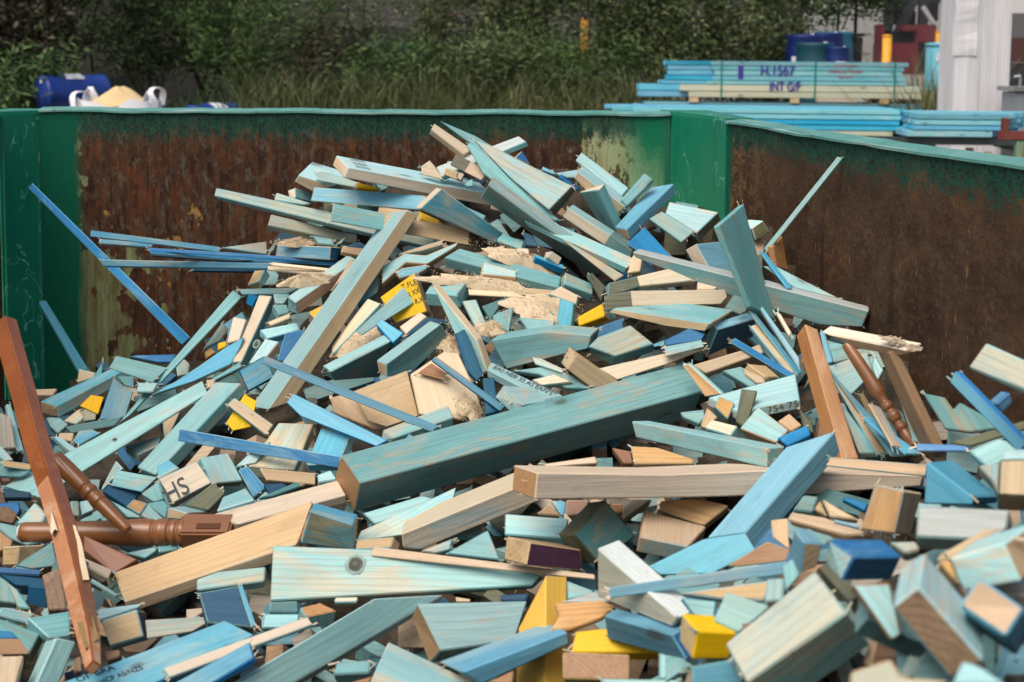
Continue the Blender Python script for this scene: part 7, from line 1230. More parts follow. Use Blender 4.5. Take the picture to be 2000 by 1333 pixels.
    tg = N.mix(N.mapr(fine, .50, .60), tg, (0.022, 0.026, 0.018))
    c = N.mix(N.math('MULTIPLY', gm, .9), c, tg)
    # clean green strips beside the posts
    if left:
        gl = N.mapr(N.math('ADD', x, N.math('MULTIPLY', N.math('SUBTRACT', tears, .5), .06)), left - .015, left + .02, 1.0, 0.0)
        c = N.mix(gl, c, GREEN)
    if right:
        gr = N.math('MULTIPLY', N.mapr(N.math('ADD', x, N.math('MULTIPLY', N.math('SUBTRACT', cell, .5), .10)), right - .16, right - .08), N.mapr(N.math('ADD', dep, gsp), .10, .26, 1.0, 0.0))
        c = N.mix(gr, c, (0.012, 0.30, 0.15))
        ed = N.mapr(x, right - .03, right - .012)
        c = N.mix(ed, c, (0.03, 0.26, 0.14))
    # scratches
    sn = N.noise(N.vscale(o, (3, 3, 1.6)), 2.6, 2.0, .5, 1.6)
    ln = N.math('MULTIPLY', N.mapr(N.math('ABSOLUTE', N.math('SUBTRACT', sn, .5)), 0.0, .003, 1.0, 0.0), N.mapr(N.noise(o, 4.0, 3.0, .6), .58, .66))
    c = N.mix(N.math('MULTIPLY', ln, .45), c, (0.20, 0.30, 0.24))
    # soot-black runs
    if cool:
        rn = N.mapr(N.noise(N.vscale(o, (7.5, 7.5, .25)), 1.0, 2.0, .5), .60, .70)
        c = N.mix(N.math('MULTIPLY', N.math('MULTIPLY', rn, N.mapr(dep, .12, .3)), .75), c, (0.010, 0.007, 0.006))
    N.l(c, N.b.inputs['Base Color'])
    N.inp(N.b.inputs['Roughness'], N.math('MULTIPLY_ADD', gm, -.35, .85))
    N.b.inputs['Specular IOR Level'].default_value = .35
    N.bump(N.math('ADD', N.math('MULTIPLY', cell, .8), N.math('ADD', fine, streak)), .55, .004)
    return N.m


RZ = 1.49
BL, BR = Vector((-1.509, 4.532, 0)), Vector((0.515, 4.642, 0))
R0 = Vector((0.629, 4.165, 0))
R1 = R0 + (Vector((0.903, 2.503, 0)) - R0) * 2.38
L0 = Vector((-1.600, 4.420, 0))
L1 = Vector((-1.75, 0.25, 0))
binr = empty('skip_bin', (-0.45, 2.4, 0.1))
tag(binr, 'big green steel skip bin with rusty inner walls, full of painted timber offcuts', 'skip bin')
bpy.context.view_layer.update()


def wall_box(name, p0, p1, thick, mat, z0=-1.35, bend=0.0):
    """a plate standing on the line p0-p1; its inner face passes through the line; local x runs along it, z=0 is the rim"""
    d = p1 - p0
    L = d.length
    ang = math.atan2(d.y, d.x)
    bm = bmesh.new()
    nx, nz = 28, 12
    g = []
    for j in range(nz + 1):
        for i in range(nx + 1):
            x, z = L * i / nx, z0 * j / nz
            g.append(bm.verts.new((x, bend * math.sin(math.pi * i / nx) * math.sin(math.pi * min(1, j / nz * 1.2)), z)))
    for j in range(nz):
        for i in range(nx):
            a = j * (nx + 1) + i
            bm.faces.new((g[a], g[a + nx + 1], g[a + nx + 2], g[a + 1]))
    r = bmesh.ops.solidify(bm, geom=list(bm.faces), thickness=-thick)
    bmesh.ops.recalc_face_normals(bm, faces=bm.faces)
    me = bpy.data.meshes.new(name)
    bm.to_mesh(me)
    bm.free()
    me.materials.append(mat)
    o = link(name, me, binr, Vector((p0.x, p0.y, RZ)) - binr.location)
    o.rotation_euler = (0, 0, ang)
    return o, L


o, LB = wall_box('back_wall', BL, BR, .005, rust_wall('rust_back', 2.03, .060, 2.027, .125, False), bend=.008)
o, LR = wall_box('side_wall', R0, R1, .005, rust_wall('rust_side', 4.0, .048, None, .045, True), bend=.01)
wall_box('side_wall', L1, L0, .005, rust_wall('rust_side_two', 4.2, .125, None, None, True))
wall_box('front_wall', R1, L1, .005, rust_wall('rust_front', 3.0, .09, None, None, False))


def prism_plan(name, plan, z0, z1, mat, bevel=.006, parent=None):
    bm = bmesh.new()
    lo = [bm.verts.new((x, y, z0)) for x, y in plan]
    hi = [bm.verts.new((x, y, z1)) for x, y in plan]
    n = len(plan)
    bm.faces.new(lo[::-1])
    bm.faces.new(hi)
    for i in range(n): bm.faces.new((lo[i], lo[(i + 1) % n], hi[(i + 1) % n], hi[i]))
    bmesh.ops.recalc_face_normals(bm, faces=bm.faces)
    if bevel: bmesh.ops.bevel(bm, geom=[e for e in bm.edges], offset=bevel, segments=2, affect='EDGES')
    me = bpy.data.meshes.new(name)
    bm.to_mesh(me)
    bm.free()
    me.materials.append(mat)
    o = link(name, me, parent)
    if parent is not None:
        for v in me.vertices: v.co -= parent.location
    return o


GP = green_paint('green_bin_paint')
prism_plan('corner_post', [(.521, 4.640), (.629, 4.172), (.72, 4.20), (.66, 4.80), (.49, 4.80), (.49, 4.70)], .14, RZ + .006, GP, .008, binr)
prism_plan('corner_post', [(-1.514, 4.532), (-1.592, 4.425), (-1.69, 4.45), (-1.66, 4.70), (-1.47, 4.70), (-1.47, 4.62)], .14, RZ - .004, GP, .008, binr)
prism_plan('corner_post', [(-1.74, .30), (-1.66, .22), (-1.70, .12), (-1.84, .16)], .14, RZ, GP, .008, binr)
prism_plan('corner_post', [(R1.x - .08, R1.y - .08), (R1.x + .02, R1.y + .02), (R1.x + .12, R1.y - .02), (R1.x + .02, R1.y - .16)], .14, RZ, GP, .008, binr)

N = NT('rubbed_sheen_rim')
o_ = N.n('ShaderNodeTexCoord').outputs['Object']
a_ = N.noise(o_, 6.0, 5.0, .65)
b_ = N.noise(N.vscale(o_, (3, 40, 40)), 1.0, 5.0, .65)
c_ = N.mix(N.mapr(a_, .35, .62), (0.05, 0.21, 0.165), (0.12, 0.29, 0.25))  # paler than the post green: sky reflection put into the colour
c_ = N.mix(N.math('MULTIPLY', N.mapr(b_, .56, .68), .8), c_, (0.34, 0.42, 0.41))
c_ = N.mix(N.math('MULTIPLY', N.mapr(N.noise(o_, 30.0, 4.0, .7), .62, .70), .9), c_, (0.05, 0.025, 0.014))
N.l(c_, N.b.inputs['Base Color'])
N.b.inputs['Roughness'].default_value = .48
N.bump(a_, .2, .01)
RIMM = N.m


def rim(p0, p1, outward, ext0=0.0, ext1=0.0):
    d = (p1 - p0).normalized()
    a, b = p0 - d * ext0, p1 + d * ext1
    L = (b - a).length
    n = 40
    rd = random.Random(3)
    sec = [(-.009, -.008), (-.009, -.002), (.0, .001), (.044, .0065), (.048, .003), (.048, -.05), (.006, -.05), (.006, -.008)]
    bm = bmesh.new()
    prev = None
    for i in range(n + 1):
        w_ = rd.uniform(-1, 1) * .0012 + .0022 * math.sin(i * .7) * math.sin(i * .23 + 1)
        row = [bm.verts.new((L * i / n, o_ + (w_ if o_ < 0 else 0), z_ + w_)) for o_, z_ in sec]
        if prev:
            for j in range(len(sec)): bm.faces.new((prev[j], row[j], row[(j + 1) % len(sec)], prev[(j + 1) % len(sec)]))
        else: bm.faces.new(row)
        prev = row
    bm.faces.new(prev[::-1])
    bmesh.ops.recalc_face_normals(bm, faces=bm.faces)
    me = bpy.data.meshes.new('rim')
    bm.to_mesh(me)
    bm.free()
    me.materials.append(RIMM)
    o = link('rim', me, binr)
    ang = math.atan2(d.y, d.x)
    yv = Vector((-d.y, d.x, 0))
    s = 1 if yv.dot(outward) > 0 else -1
    if s < 0:
        for v in me.vertices: v.co.y *= -1
        me.flip_normals()
    o.location = Vector((a.x, a.y, RZ)) - binr.location
    o.rotation_euler = (0, 0, ang)


rim(BL, BR, Vector((0, 1, 0)), .0, .0)
rim(R0, R1, Vector((1, 0, 0)), .0, .0)
rim(L1, L0, Vector((-1, 0, 0)))
rim(R1, L1, Vector((0, -1, 0)))
# little peeling lip of paint below the rim
prism_plan('bin_floor', [(-1.6, 4.45), (.56, 4.55), (R1.x - .05, .3), (-1.7, .3)], .14, .16, GP, 0, binr)

# ------------------------------------------------------------------ ground and bank
N = NT('yard_surface')
o_ = N.n('ShaderNodeTexCoord').outputs['Object']
a_ = N.noise(o_, .35, 6.0, .65)
b_ = N.noise(o_, 9.0, 5.0, .7)
c_ = N.mix(N.mapr(a_, .4, .65), (0.16, 0.14, 0.125), (0.24, 0.215, 0.19))
c_ = N.mix(N.math('MULTIPLY', N.mapr(b_, .45, .7), .6), c_, (0.10, 0.09, 0.08))
N.l(c_, N.b.inputs['Base Color'])
N.b.inputs['Roughness'].default_value = .9
N.bump(b_, .5, .02)
YARD = N.m
N = NT('leaf_litter_soil')
o_ = N.n('ShaderNodeTexCoord').outputs['Object']
a_ = N.noise(o_, .8, 6.0, .7)
b_ = N.noise(o_, 14.0, 5.0, .7)
c_ = N.mix(N.mapr(a_, .4, .62), (0.012, 0.013, 0.008), (0.030, 0.026, 0.016))
c_ = N.mix(N.math('MULTIPLY', N.mapr(b_, .52, .7), .7), c_, (0.085, 0.075, 0.042))
N.l(c_, N.b.inputs['Base Color'])
N.b.inputs['Roughness'].default_value = 1.0
N.bump(b_, .8, .08)
SOIL = N.m


def sstep(a, b, x):
    t = max(0.0, min(1.0, (x - a) / (b - a)))
    return t * t * (3 - 2 * t)


def ground_z(x, y):
    """flat yard; a low grassy verge beyond 18 m, a wooded bank behind it on the left"""
    side = sstep(4.2, 1.8, x)
    z = .62 * sstep(16.8, 19.5, y) * side
    z += 3.2 * sstep(23.5, 31, y) * sstep(-1.8, -4.2, x)
    return z


bm = bmesh.new()
xs = [-200, -120, -70, -40, -28] + [-22 + i * .8 for i in range(60)] + [30, 45, 80, 140, 200]
ys = [-30, -10, 0, 6, 10, 13] + [15 + i * .6 for i in range(32)] + [36, 42, 55, 80, 130, 220, 400]
gv = [[bm.verts.new((x, y, ground_z(x, y) + (.06 * math.sin(x * 3.1) * math.cos(y * 2.3) if ground_z(x, y) > .1 else 0))) for x in xs] for y in ys]
for j in range(len(ys) - 1):
    for i in range(len(xs) - 1):
        f = bm.faces.new((gv[j][i], gv[j][i + 1], gv[j + 1][i + 1], gv[j + 1][i]))
        c = f.calc_center_median()
        f.material_index = 1 if (c.y > 16.8 and c.x < 3.2) else 0
        f.smooth = True
me = bpy.data.meshes.new('ground')
bm.to_mesh(me)
bm.free()
me.materials.append(YARD)
me.materials.append(SOIL)
tag(link('ground', me), 'bare grey yard with a darker soil bank behind', 'ground', kind='structure')

# ------------------------------------------------------------------ vegetation


def leaf_mat(name, c1, c2, c3, rough=.55):
    N = NT(name)
    g = N.n('ShaderNodeNewGeometry')
    o = N.n('ShaderNodeTexCoord').outputs['Object']
    a = N.noise(o, 1.6, 3.0, .6)
    c = N.mix(N.mapr(a, .38, .64), c1, c2)
    c = N.mix(N.math('MULTIPLY', N.mapr(g.outputs['Random Per Island'], .62, 1.0), .8), c, c3)
    N.l(c, N.b.inputs['Base Color'])
    N.b.inputs['Roughness'].default_value = rough
    N.b.inputs['Specular IOR Level'].default_value = .3
    N.b.inputs['Transmission Weight'].default_value = 0.0
    return N.m


LEAF_D = leaf_mat('dark_leaves', (0.008, 0.017, 0.005), (0.022, 0.048, 0.012), (0.065, 0.12, 0.030))
LEAF_G = leaf_mat('green_leaves', (0.026, 0.055, 0.012), (0.066, 0.13, 0.028), (0.15, 0.23, 0.075))
LEAF_O = leaf_mat('olive_leaves', (0.042, 0.066, 0.020), (0.10, 0.135, 0.045), (0.22, 0.26, 0.115))
LEAF_B = leaf_mat('brownish_leaves', (0.022, 0.021, 0.011), (0.045, 0.041, 0.021), (0.09, 0.075, 0.04))
GRASS = leaf_mat('grass_blades', (0.024, 0.040, 0.010), (0.062, 0.078, 0.022), (0.18, 0.165, 0.065))
BARK = plain('bark', (0.055, 0.042, 0.032), .9, .2, dirt=.6, scale=14)


def tube(bm, a, b, r0, r1, seg=6):
    ax = (b - a)
    q = ax.to_track_quat('Z', 'X')
    ra = [bm.verts.new(a + q @ Vector((r0 * math.cos(6.283 * j / seg), r0 * math.sin(6.283 * j / seg), 0))) for j in range(seg)]
    rb = [bm.verts.new(b + q @ Vector((r1 * math.cos(6.283 * j / seg), r1 * math.sin(6.283 * j / seg), 0))) for j in range(seg)]
    for j in range(seg): bm.faces.new((ra[j], ra[(j + 1) % seg], rb[(j + 1) % seg], rb[j]))


def shrub(name, px, d, wid, top, mat, label, cat, seed, n=6500, leaf=(.11, .020), droop=.4, base=None, stems=5, low=.02, depth=1.3, sparse=0.0):
    """a shrub or tree standing on the ground: stems with limbs, crown of separate leaves gathered in sprays"""
    rd = random.Random(seed)
    g = at(px, 105, d)
    x0, y0 = g.x, g.y
    z0 = ground_z(x0, y0) if base is None else base
    root = empty(name, (x0, y0, z0))
    tag(root, label, cat)
    H = top - z0
    bm = bmesh.new()
    sprays = []
    for s in range(stems):
        a = Vector((rd.uniform(-.12, .12), rd.uniform(-.1, .1), -.05))
        lean = Vector((rd.uniform(-.5, .5) * wid * .8, rd.uniform(-.35, .35) * depth, H * rd.uniform(.75, 1.0)))
        p = a
        r = rd.uniform(.018, .04) * max(.7, H / 2.5)
        K = 6
        for k in range(K):
            t = (k + 1) / K
            nx_ = a.lerp(lean, t) + Vector((rd.uniform(-.09, .09), rd.uniform(-.09, .09), 0)) * wid * .5
            tube(bm, p, nx_, r * (1 - k / K * .8), r * (1 - (k + 1) / K * .8))
            if t > low + .15:
                for b_ in range(3):
                    e = nx_ + Vector((rd.uniform(-1, 1) * wid * .34, rd.uniform(-1, 1) * depth * .3, rd.uniform(-.1, .4) * H * .3))
                    tube(bm, nx_, e, r * .3, r * .1, 4)
                    for q in range(3): sprays.append(nx_.lerp(e, rd.uniform(.4, 1.1)))
            p = nx_
    tm = bpy.data.meshes.new('trunk')
    bm.to_mesh(tm)
    bm.free()
    tm.materials.append(BARK)
    link('trunk', tm, root)
    while len(sprays) < 60 * (1 - sparse):
        u = rd.uniform(0, 6.283)
        rr_ = math.sqrt(rd.random())
        zz = low + (1 - low) * rd.random()
        w_ = wid * .5 * (1.05 - .5 * max(0, zz - .5)) * (.75 + .35 * math.sin(u * 3 + seed))
        sprays.append(Vector((math.cos(u) * rr_ * w_, math.sin(u) * rr_ * depth * .5, zz * H)))
    V, Fc = [], []
    per = max(1, n // len(sprays))
    for c in sprays:
        if c.z < low * H: c.z = low * H + rd.random() * .3 * H
        sd_ = rd.uniform(.10, .24) * max(1, wid / 2.4)
        flow = Vector((rd.uniform(-1, 1), rd.uniform(-1, 1), rd.uniform(-.2, 1)))
        for q in range(per):
            p = c + Vector((rd.gauss(0, sd_), rd.gauss(0, sd_), rd.gauss(0, sd_ * .8)))
            dr = (flow + Vector((rd.gauss(0, .6), rd.gauss(0, .6), rd.gauss(0, .5) - droop))).normalized()
            sdv = dr.cross(Vector((rd.gauss(0, 1), rd.gauss(0, 1), rd.gauss(0, 1)))).normalized()
            l_, w_ = leaf[0] * rd.uniform(.6, 1.3), leaf[1] * rd.uniform(.7, 1.3)
            i = len(V)
            V += [p, p + dr * l_ * .5 + sdv * w_, p + dr * l_ - Vector((0, 0, l_ * .12)), p + dr * l_ * .5 - sdv * w_]
            Fc.append((i, i + 1, i + 2, i + 3))
    cm = bpy.data.meshes.new('crown')
    cm.from_pydata([tuple(v) for v in V], [], Fc)
    cm.materials.append(mat)
    link('crown', cm, root)
    return root


SH = [
    (20, 22.5, 2.0, 2.9, LEAF_B, 'brownish leafy shrub at the far left behind the blue drum', 'shrub', 7000, (.13, .03), .6),
    (60, 19.6, .9, 1.55, LEAF_G, 'low shrub with long fresh green leaves just left of the blue drum', 'shrub', 900, (.20, .022), .3),
    (150, 24.5, 2.8, 4.2, LEAF_D, 'dark feathery wattle rising behind the blue drum', 'shrub', 9000, (.16, .008), .3),
    (290, 22.8, 2.4, 3.6, LEAF_D, 'dark wattle bush behind the white bulk bag', 'shrub', 9000, (.15, .010), .3),
    (400, 23.8, 2.6, 4.0, LEAF_G, 'taller green wattle behind the second blue drum', 'shrub', 9000, (.15, .010), .3),
    (530, 22.6, 2.3, 2.55, LEAF_G, 'round green wattle bush beside the grey boarded wall', 'shrub', 7500, (.15, .010), .2),
    (640, 21.8, 1.7, 1.9, LEAF_B, 'low olive bush in front of the grey boarded wall', 'shrub', 5000, (.12, .012), .2),
    (720, 22.6, 1.0, 3.2, LEAF_O, 'thin sapling with sparse leaves before the grey boarded wall, by the cyan box', 'sapling', 2300, (.10, .012), .3),
    (815, 23.2, 1.3, 3.3, LEAF_O, 'thin sapling right of the small cyan and green boxes', 'sapling', 3000, (.10, .012), .3),
    (905, 22.4, 1.2, 3.4, LEAF_O, 'slender sapling midway along the grassy verge', 'sapling', 3600, (.10, .012), .3),
    (1000, 22.9, 1.5, 3.4, LEAF_O, 'bushy sapling left of the half hidden orange bollard', 'sapling', 7500, (.10, .014), .3),
    (1085, 22.2, 1.4, 3.5, LEAF_O, 'leafy sapling touching the half hidden orange bollard', 'sapling', 7500, (.10, .014), .3),
    (1200, 22.0, 1.7, 3.6, LEAF_O, 'grey-green tree right of the half hidden orange bollard', 'tree', 9500, (.10, .016), .3),
    (1305, 21.6, 1.6, 3.5, LEAF_O, 'grey-green tree rising behind the left end of the marked timber pack', 'tree', 9000, (.10, .016), .3),
    (1420, 22.2, 1.7, 3.4, LEAF_O, 'grey-green tree behind the middle of the marked timber pack', 'tree', 9500, (.10, .016), .3),
    (770, 21.2, 1.5, 1.75, LEAF_G, 'low green bush among the grass below the thin saplings', 'shrub', 4200, (.13, .012), .2),
    (950, 21.0, 1.8, 1.85, LEAF_O, 'low olive bush in the grass left of the half hidden orange bollard', 'shrub', 4800, (.13, .012), .2),
    (1170, 21.0, 1.5, 1.8, LEAF_G, 'low green bush in the grass just right of the half hidden orange bollard', 'shrub', 4200, (.13, .012), .2),
    (1510, 23.0, 1.3, 3.3, LEAF_O, 'dense olive tree beside the blue barrels', 'tree', 7500, (.10, .016), .3),
]
for i, (px, d, wid, top, mat, lab, cat, n, leaf, droop) in enumerate(SH):
    shrub('tree' if cat in ('tree', 'sapling') else 'shrub', px, d, wid, top, mat, lab, cat, 40 + i, n, leaf, droop, stems=2 if cat == 'sapling' else 4 if cat == 'tree' else 5)
shrub('tree', 1605, 23.6, 2.7, 3.4, LEAF_G, 'overhanging green tree with dark trunk above the blue barrels', 'tree', 91, 6500, (.11, .022), .5, stems=2, low=.66)


def grass(name, spans, n, label, seed, hmin, hmax, mat, group=None):
    rd = random.Random(seed)
    V, Fc = [], []
    tufts = [(rd.uniform(*spans[0]), rd.uniform(*spans[1]), rd.uniform(.25, 1.0) ** 1.5 * 1.35) for _ in range(n // 40)]
    for k in range(n):
        cx, cd, s = rd.choice(tufts)
        x = cx + rd.gauss(0, 22)
        d = cd + rd.gauss(0, .12)
        g = at(x, 105, d)
        p = Vector((g.x, g.y, ground_z(g.x, g.y) - .03))
        h = rd.uniform(hmin, hmax) * s
        lean = Vector((rd.gauss(0, .35), rd.gauss(0, .3), 0)) * h
        wv = Vector((rd.uniform(-1, 1), rd.uniform(-.6, .6), 0)).normalized() * rd.uniform(.005, .011)
        a, b, c = p, p + Vector((0, 0, h * .6)) + lean * .35, p + Vector((0, 0, h * rd.uniform(.75, 1))) + lean
        i = len(V)
        V += [a - wv, a + wv, b + wv * .8, b - wv * .8, c]
        Fc += [(i, i + 1, i + 2, i + 3), (i + 3, i + 2, i + 4)]
    me = bpy.data.meshes.new(name)
    me.from_pydata([tuple(v) for v in V], [], Fc)
    me.materials.append(mat)
    tag(link(name, me), label, 'grass', group, 'stuff')


grass('tall_grass', ((480, 1330), (18.6, 21.6)), 15000, 'tall half dry grass growing along the verge behind the bin', 5, .25, .95, GRASS)
grass('tall_grass', ((0, 620), (18.9, 21.5)), 5000, 'darker sparse grass under the bushes at the left', 6, .2, .6, LEAF_D)
grass('tall_grass', ((1775, 1862), (15.6, 17.2)), 3600, 'clump of yellow-green grass beside the white column', 8, 1.0, 1.65, leaf_mat('yellow_grass', (0.13, 0.125, 0.035), (0.19, 0.17, 0.06), (0.26, 0.22, 0.10)))
# ------------------------------------------------------------------ things in the yard


def bx(bm, c, s, q=None, mi=0):
    g = bmesh.ops.create_cube(bm, size=1.0, matrix=Matrix.LocRotScale(Vector(c), q, Vector(s)))
    for f in {f for v in g['verts'] for f in v.link_faces}: f.material_index = mi
    return g


def done(name, bm, mats, parent=None, loc=None, smooth=False, bevel=0.0):
    if bevel: bmesh.ops.bevel(bm, geom=list(bm.edges), offset=bevel, segments=2, affect='EDGES', clamp_overlap=True)
    if smooth:
        for f in bm.faces: f.smooth = True
    me = bpy.data.meshes.new(name)
    bm.to_mesh(me)
    bm.free()
    for m in (mats if isinstance(mats, (list, tuple)) else [mats]): me.materials.append(m)
    return link(name, me, parent, loc)


def revolve(bm, prof, seg=28, mi=0, axis='Z', center=Vector((0, 0, 0))):
    prev = None
    for r, z in prof:
        row = []
        for j in range(seg):
            t = 6.28318 * j / seg
            p = Vector((r * math.cos(t), r * math.sin(t), z))
            if axis == 'X': p = Vector((p.z, p.x, p.y))
            row.append(bm.verts.new(p + center))
        if prev:
            for j in range(seg):
                f = bm.faces.new((prev[j], prev[(j + 1) % seg], row[(j + 1) % seg], row[j]))
                f.smooth = True
                f.material_index = mi
        else: bm.faces.new(row[::-1]).material_index = mi
        prev = row
    bm.faces.new(prev).material_index = mi


BLUEP = plain('blue_drum_plastic', (0.006, 0.032, 0.20), .35, .5, dirt=.35)
TEALP = plain('teal_drum_plastic', (0.01, 0.09, 0.125), .4, .5, dirt=.3)
WHITEP = plain('white_label', (0.62, 0.64, 0.66), .6, .3)
DRUM = [(.0, 0), (.27, 0), (.285, .02), (.285, .06), (.275, .09), (.288, .30), (.292, .33), (.288, .36), (.288, .58), (.292, .61), (.288, .64), (.275, .84), (.285, .87), (.285, .90), (.27, .92), (.26, .90), (.0, .90)]


def drum(px, py, d, lying, label, mat, rz=0.0, s=1.0, base=None, half=False):
    c = at(px, py, d)
    root = empty('drum', c if base is None else (c.x, c.y, base), rz)
    tag(root, label, 'drum', 'plastic drums in the yard')
    bm = bmesh.new()
    if lying: revolve(bm, [(r * s, (z - .46) * s) for r, z in DRUM], 32, 0, 'X')
    else: revolve(bm, [(r * s, z * s) for r, z in DRUM], 32)
    if lying:
        for v in bm.verts:
            k = math.exp(-((v.co.x - .08) / .16) ** 2) * max(0, v.co.z) * 3
            v.co.z -= .035 * k
            v.co.y *= 1 + .04 * k
            v.co.z *= 1 + .05 * math.sin(v.co.x * 5 + 1)
    done('drum_shell', bm, mat, root)
    bm = bmesh.new()
    if lying:
        revolve(bm, [(.03 * s, -.48 * s), (.03 * s, -.455 * s)], 12, 0, 'X', Vector((0, -.06, .19)) * s)
    else:
        revolve(bm, [(.03 * s, .90 * s), (.03 * s, .935 * s)], 12, 0, 'Z', Vector((.14, -.08, 0)) * s)
    done('bung', bm, WHITEP, root)
    bm = bmesh.new()
    n = 7
    rr_ = .2935 * s
    pv = None
    for j in range(n + 1):
        if lying:
            t = math.radians(50 + 55 * j / n)
            row = [bm.verts.new((x * s, -rr_ * math.cos(t), rr_ * math.sin(t))) for x in (-.17 + .05 * j / n, .10 - .04 * j / n)]
        else:
            t = math.radians(-115 + 50 * j / n)
            row = [bm.verts.new((rr_ * math.cos(t), rr_ * math.sin(t), z * s)) for z in (.34, .58)]
        if pv: bm.faces.new((pv[0], pv[1], row[1], row[0]))
        pv = row
    done('paper_label', bm, WHITEP, root)
    return root


drum(142, 186, 19.6, True, 'blue drum lying on its side with a white label, left of the white bulk bag', BLUEP, math.radians(42))
drum(418, 243, 19.5, True, 'blue drum lying low behind the rim, right of the white bulk bag', BLUEP, math.radians(58))
# what the lying drums rest on
for px, py, lab in ((142, 186, 'rough timber pallet under the labelled blue drum'), (418, 243, 'rough timber pallet under the lower blue drum')):
    c = at(px, py, 19.6)
    gz = ground_z(c.x, c.y)
    topz = c.z - .29
    r_ = empty('pallet', (c.x, c.y, gz))
    tag(r_, lab, 'pallet', 'pallets under the drums')
    bm = bmesh.new()
    for k in range(6): bx(bm, (-.5 + .2 * k, 0, topz - gz - .011), (.11, 1.0, .022))
    done('deck', bm, MAT['H'], r_)
    bm = bmesh.new()
    hh = max(.05, topz - gz - .022)
    for yy in (-.42, 0, .42): bx(bm, (0, yy, hh / 2), (1.1, .09, hh))
    done('bearers', bm, MAT['H'], r_)

# white bulk bag of sand
c = at(234, 214, 16.0)
bag = empty('bulk_bag', (c.x, c.y, ground_z(c.x, c.y)), math.radians(8))
tag(bag, 'white bulk bag with four lifting loops, heaped with tan sand', 'bulk bag')
H = c.z + .085 - ground_z(c.x, c.y)
N = NT('woven_white')
o_ = N.n('ShaderNodeTexCoord').outputs['Object']
wv_ = N.n('ShaderNodeTexWave')
N.l(o_, wv_.inputs[0])
wv_.inputs['Scale'].default_value = 60
N.l(N.mix(wv_.outputs[1], (0.70, 0.71, 0.74), (0.80, 0.81, 0.83)), N.b.inputs['Base Color'])
N.b.inputs['Roughness'].default_value = .7
WOV = N.m
bm = bmesh.new()
rd = random.Random(9)
prev = None
seg = 48
for k in range(14):
    t = k / 13
    row = []
    for j in range(seg):
        a = 6.28318 * j / seg
        e = (abs(math.cos(a)) ** 5 + abs(math.sin(a)) ** 5) ** (-.2)
        r = .43 * e * (1 + .06 * math.sin(math.pi * t)) * (1 + .018 * math.sin(7 * a + 5 * t))
        z = H * t - (.05 * abs(math.sin(2 * a)) * 0 if t < 1 else 0) + (.028 * math.sin(5 * a + 1) + .02 * math.sin(9 * a) - .03 * math.cos(4 * a) if t > .93 else 0)
        row.append(bm.verts.new((r * math.cos(a), r * math.sin(a), z)))
    if prev:
        for j in range(seg): bm.faces.new((prev[j], prev[(j + 1) % seg], row[(j + 1) % seg], row[j])).smooth = True
    prev = row
done('bag', bm, WOV, bag)
bm = bmesh.new()
rows_ = []
for k in range(9):
    t = k / 8
    row = []
    for j in range(32):
        a = 6.28318 * j / 32
        row.append(bm.verts.new((.42 * t * math.cos(a), .42 * t * math.sin(a), H - .03 + .20 * (math.cos(math.pi * t) * .5 + .5) + .012 * math.sin(3 * a + 4 * t))))
        if k == 0: break
    rows_.append(row)
for j in range(32): bm.faces.new((rows_[0][0], rows_[1][j], rows_[1][(j + 1) % 32])).smooth = True
for k in range(1, 8):
    for j in range(32): bm.faces.new((rows_[k][j], rows_[k + 1][j], rows_[k + 1][(j + 1) % 32], rows_[k][(j + 1) % 32])).smooth = True
done('sand', bm, plain('tan_sand', (0.62, 0.45, 0.24), .95, .1, dirt=.15, scale=20), bag)
for (sx, sy) in ((-1, -1), (1, -1), (-1, 1), (1, 1)):
    bm = bmesh.new()
    prev = None
    phi = (1 if sx * sy > 0 else -1) * rd.uniform(.75, 1.15)
    du, dw = Vector((math.cos(phi), math.sin(phi), 0)), Vector((-math.sin(phi), math.cos(phi), 0))
    for k in range(17):
        t = k / 16
        a = math.pi * t
        p = Vector((sx * .37, sy * .36, H - .05)) + du * (-math.cos(a) * .10) + Vector((0, 0, (.17 if sy < 0 else .20) * max(0, math.sin(a)) ** .55)) + dw * .03 * math.sin(2 * a)
        wd = dw * (.036 + .006 * math.sin(5 * a))
        nn_ = Vector((0, 0, 1)) * abs(math.sin(a)) + du * -math.cos(a)
        row = [bm.verts.new(p - wd), bm.verts.new(p + wd), bm.verts.new(p + wd + nn_ * .008), bm.verts.new(p - wd + nn_ * .008)]
        if prev:
            for j in range(4): bm.faces.new((prev[j], prev[(j + 1) % 4], row[(j + 1) % 4], row[j]))
        prev = row
    bmesh.ops.recalc_face_normals(bm, faces=bm.faces)
    done('lifting_loop', bm, WOV, bag)

# ---- packs of treated timber
PB = wood('pack_blue', (0.06, 0.33, 0.50), (0.11, 0.42, 0.57), (0.30, 0.50, 0.52), .2, .3, knots=False, vary=.22)
PT = wood('pack_teal', (0.16, 0.43, 0.50), (0.23, 0.50, 0.54), (0.42, 0.50, 0.46), .25, .4, vary=.22)
PC = wood('pack_cream', (0.47, 0.50, 0.38), (0.56, 0.56, 0.43), (0.52, 0.46, 0.32), .25, .3, vary=.08)
STRAP = plain('green_strap', (0.01, 0.20, 0.15), .4)


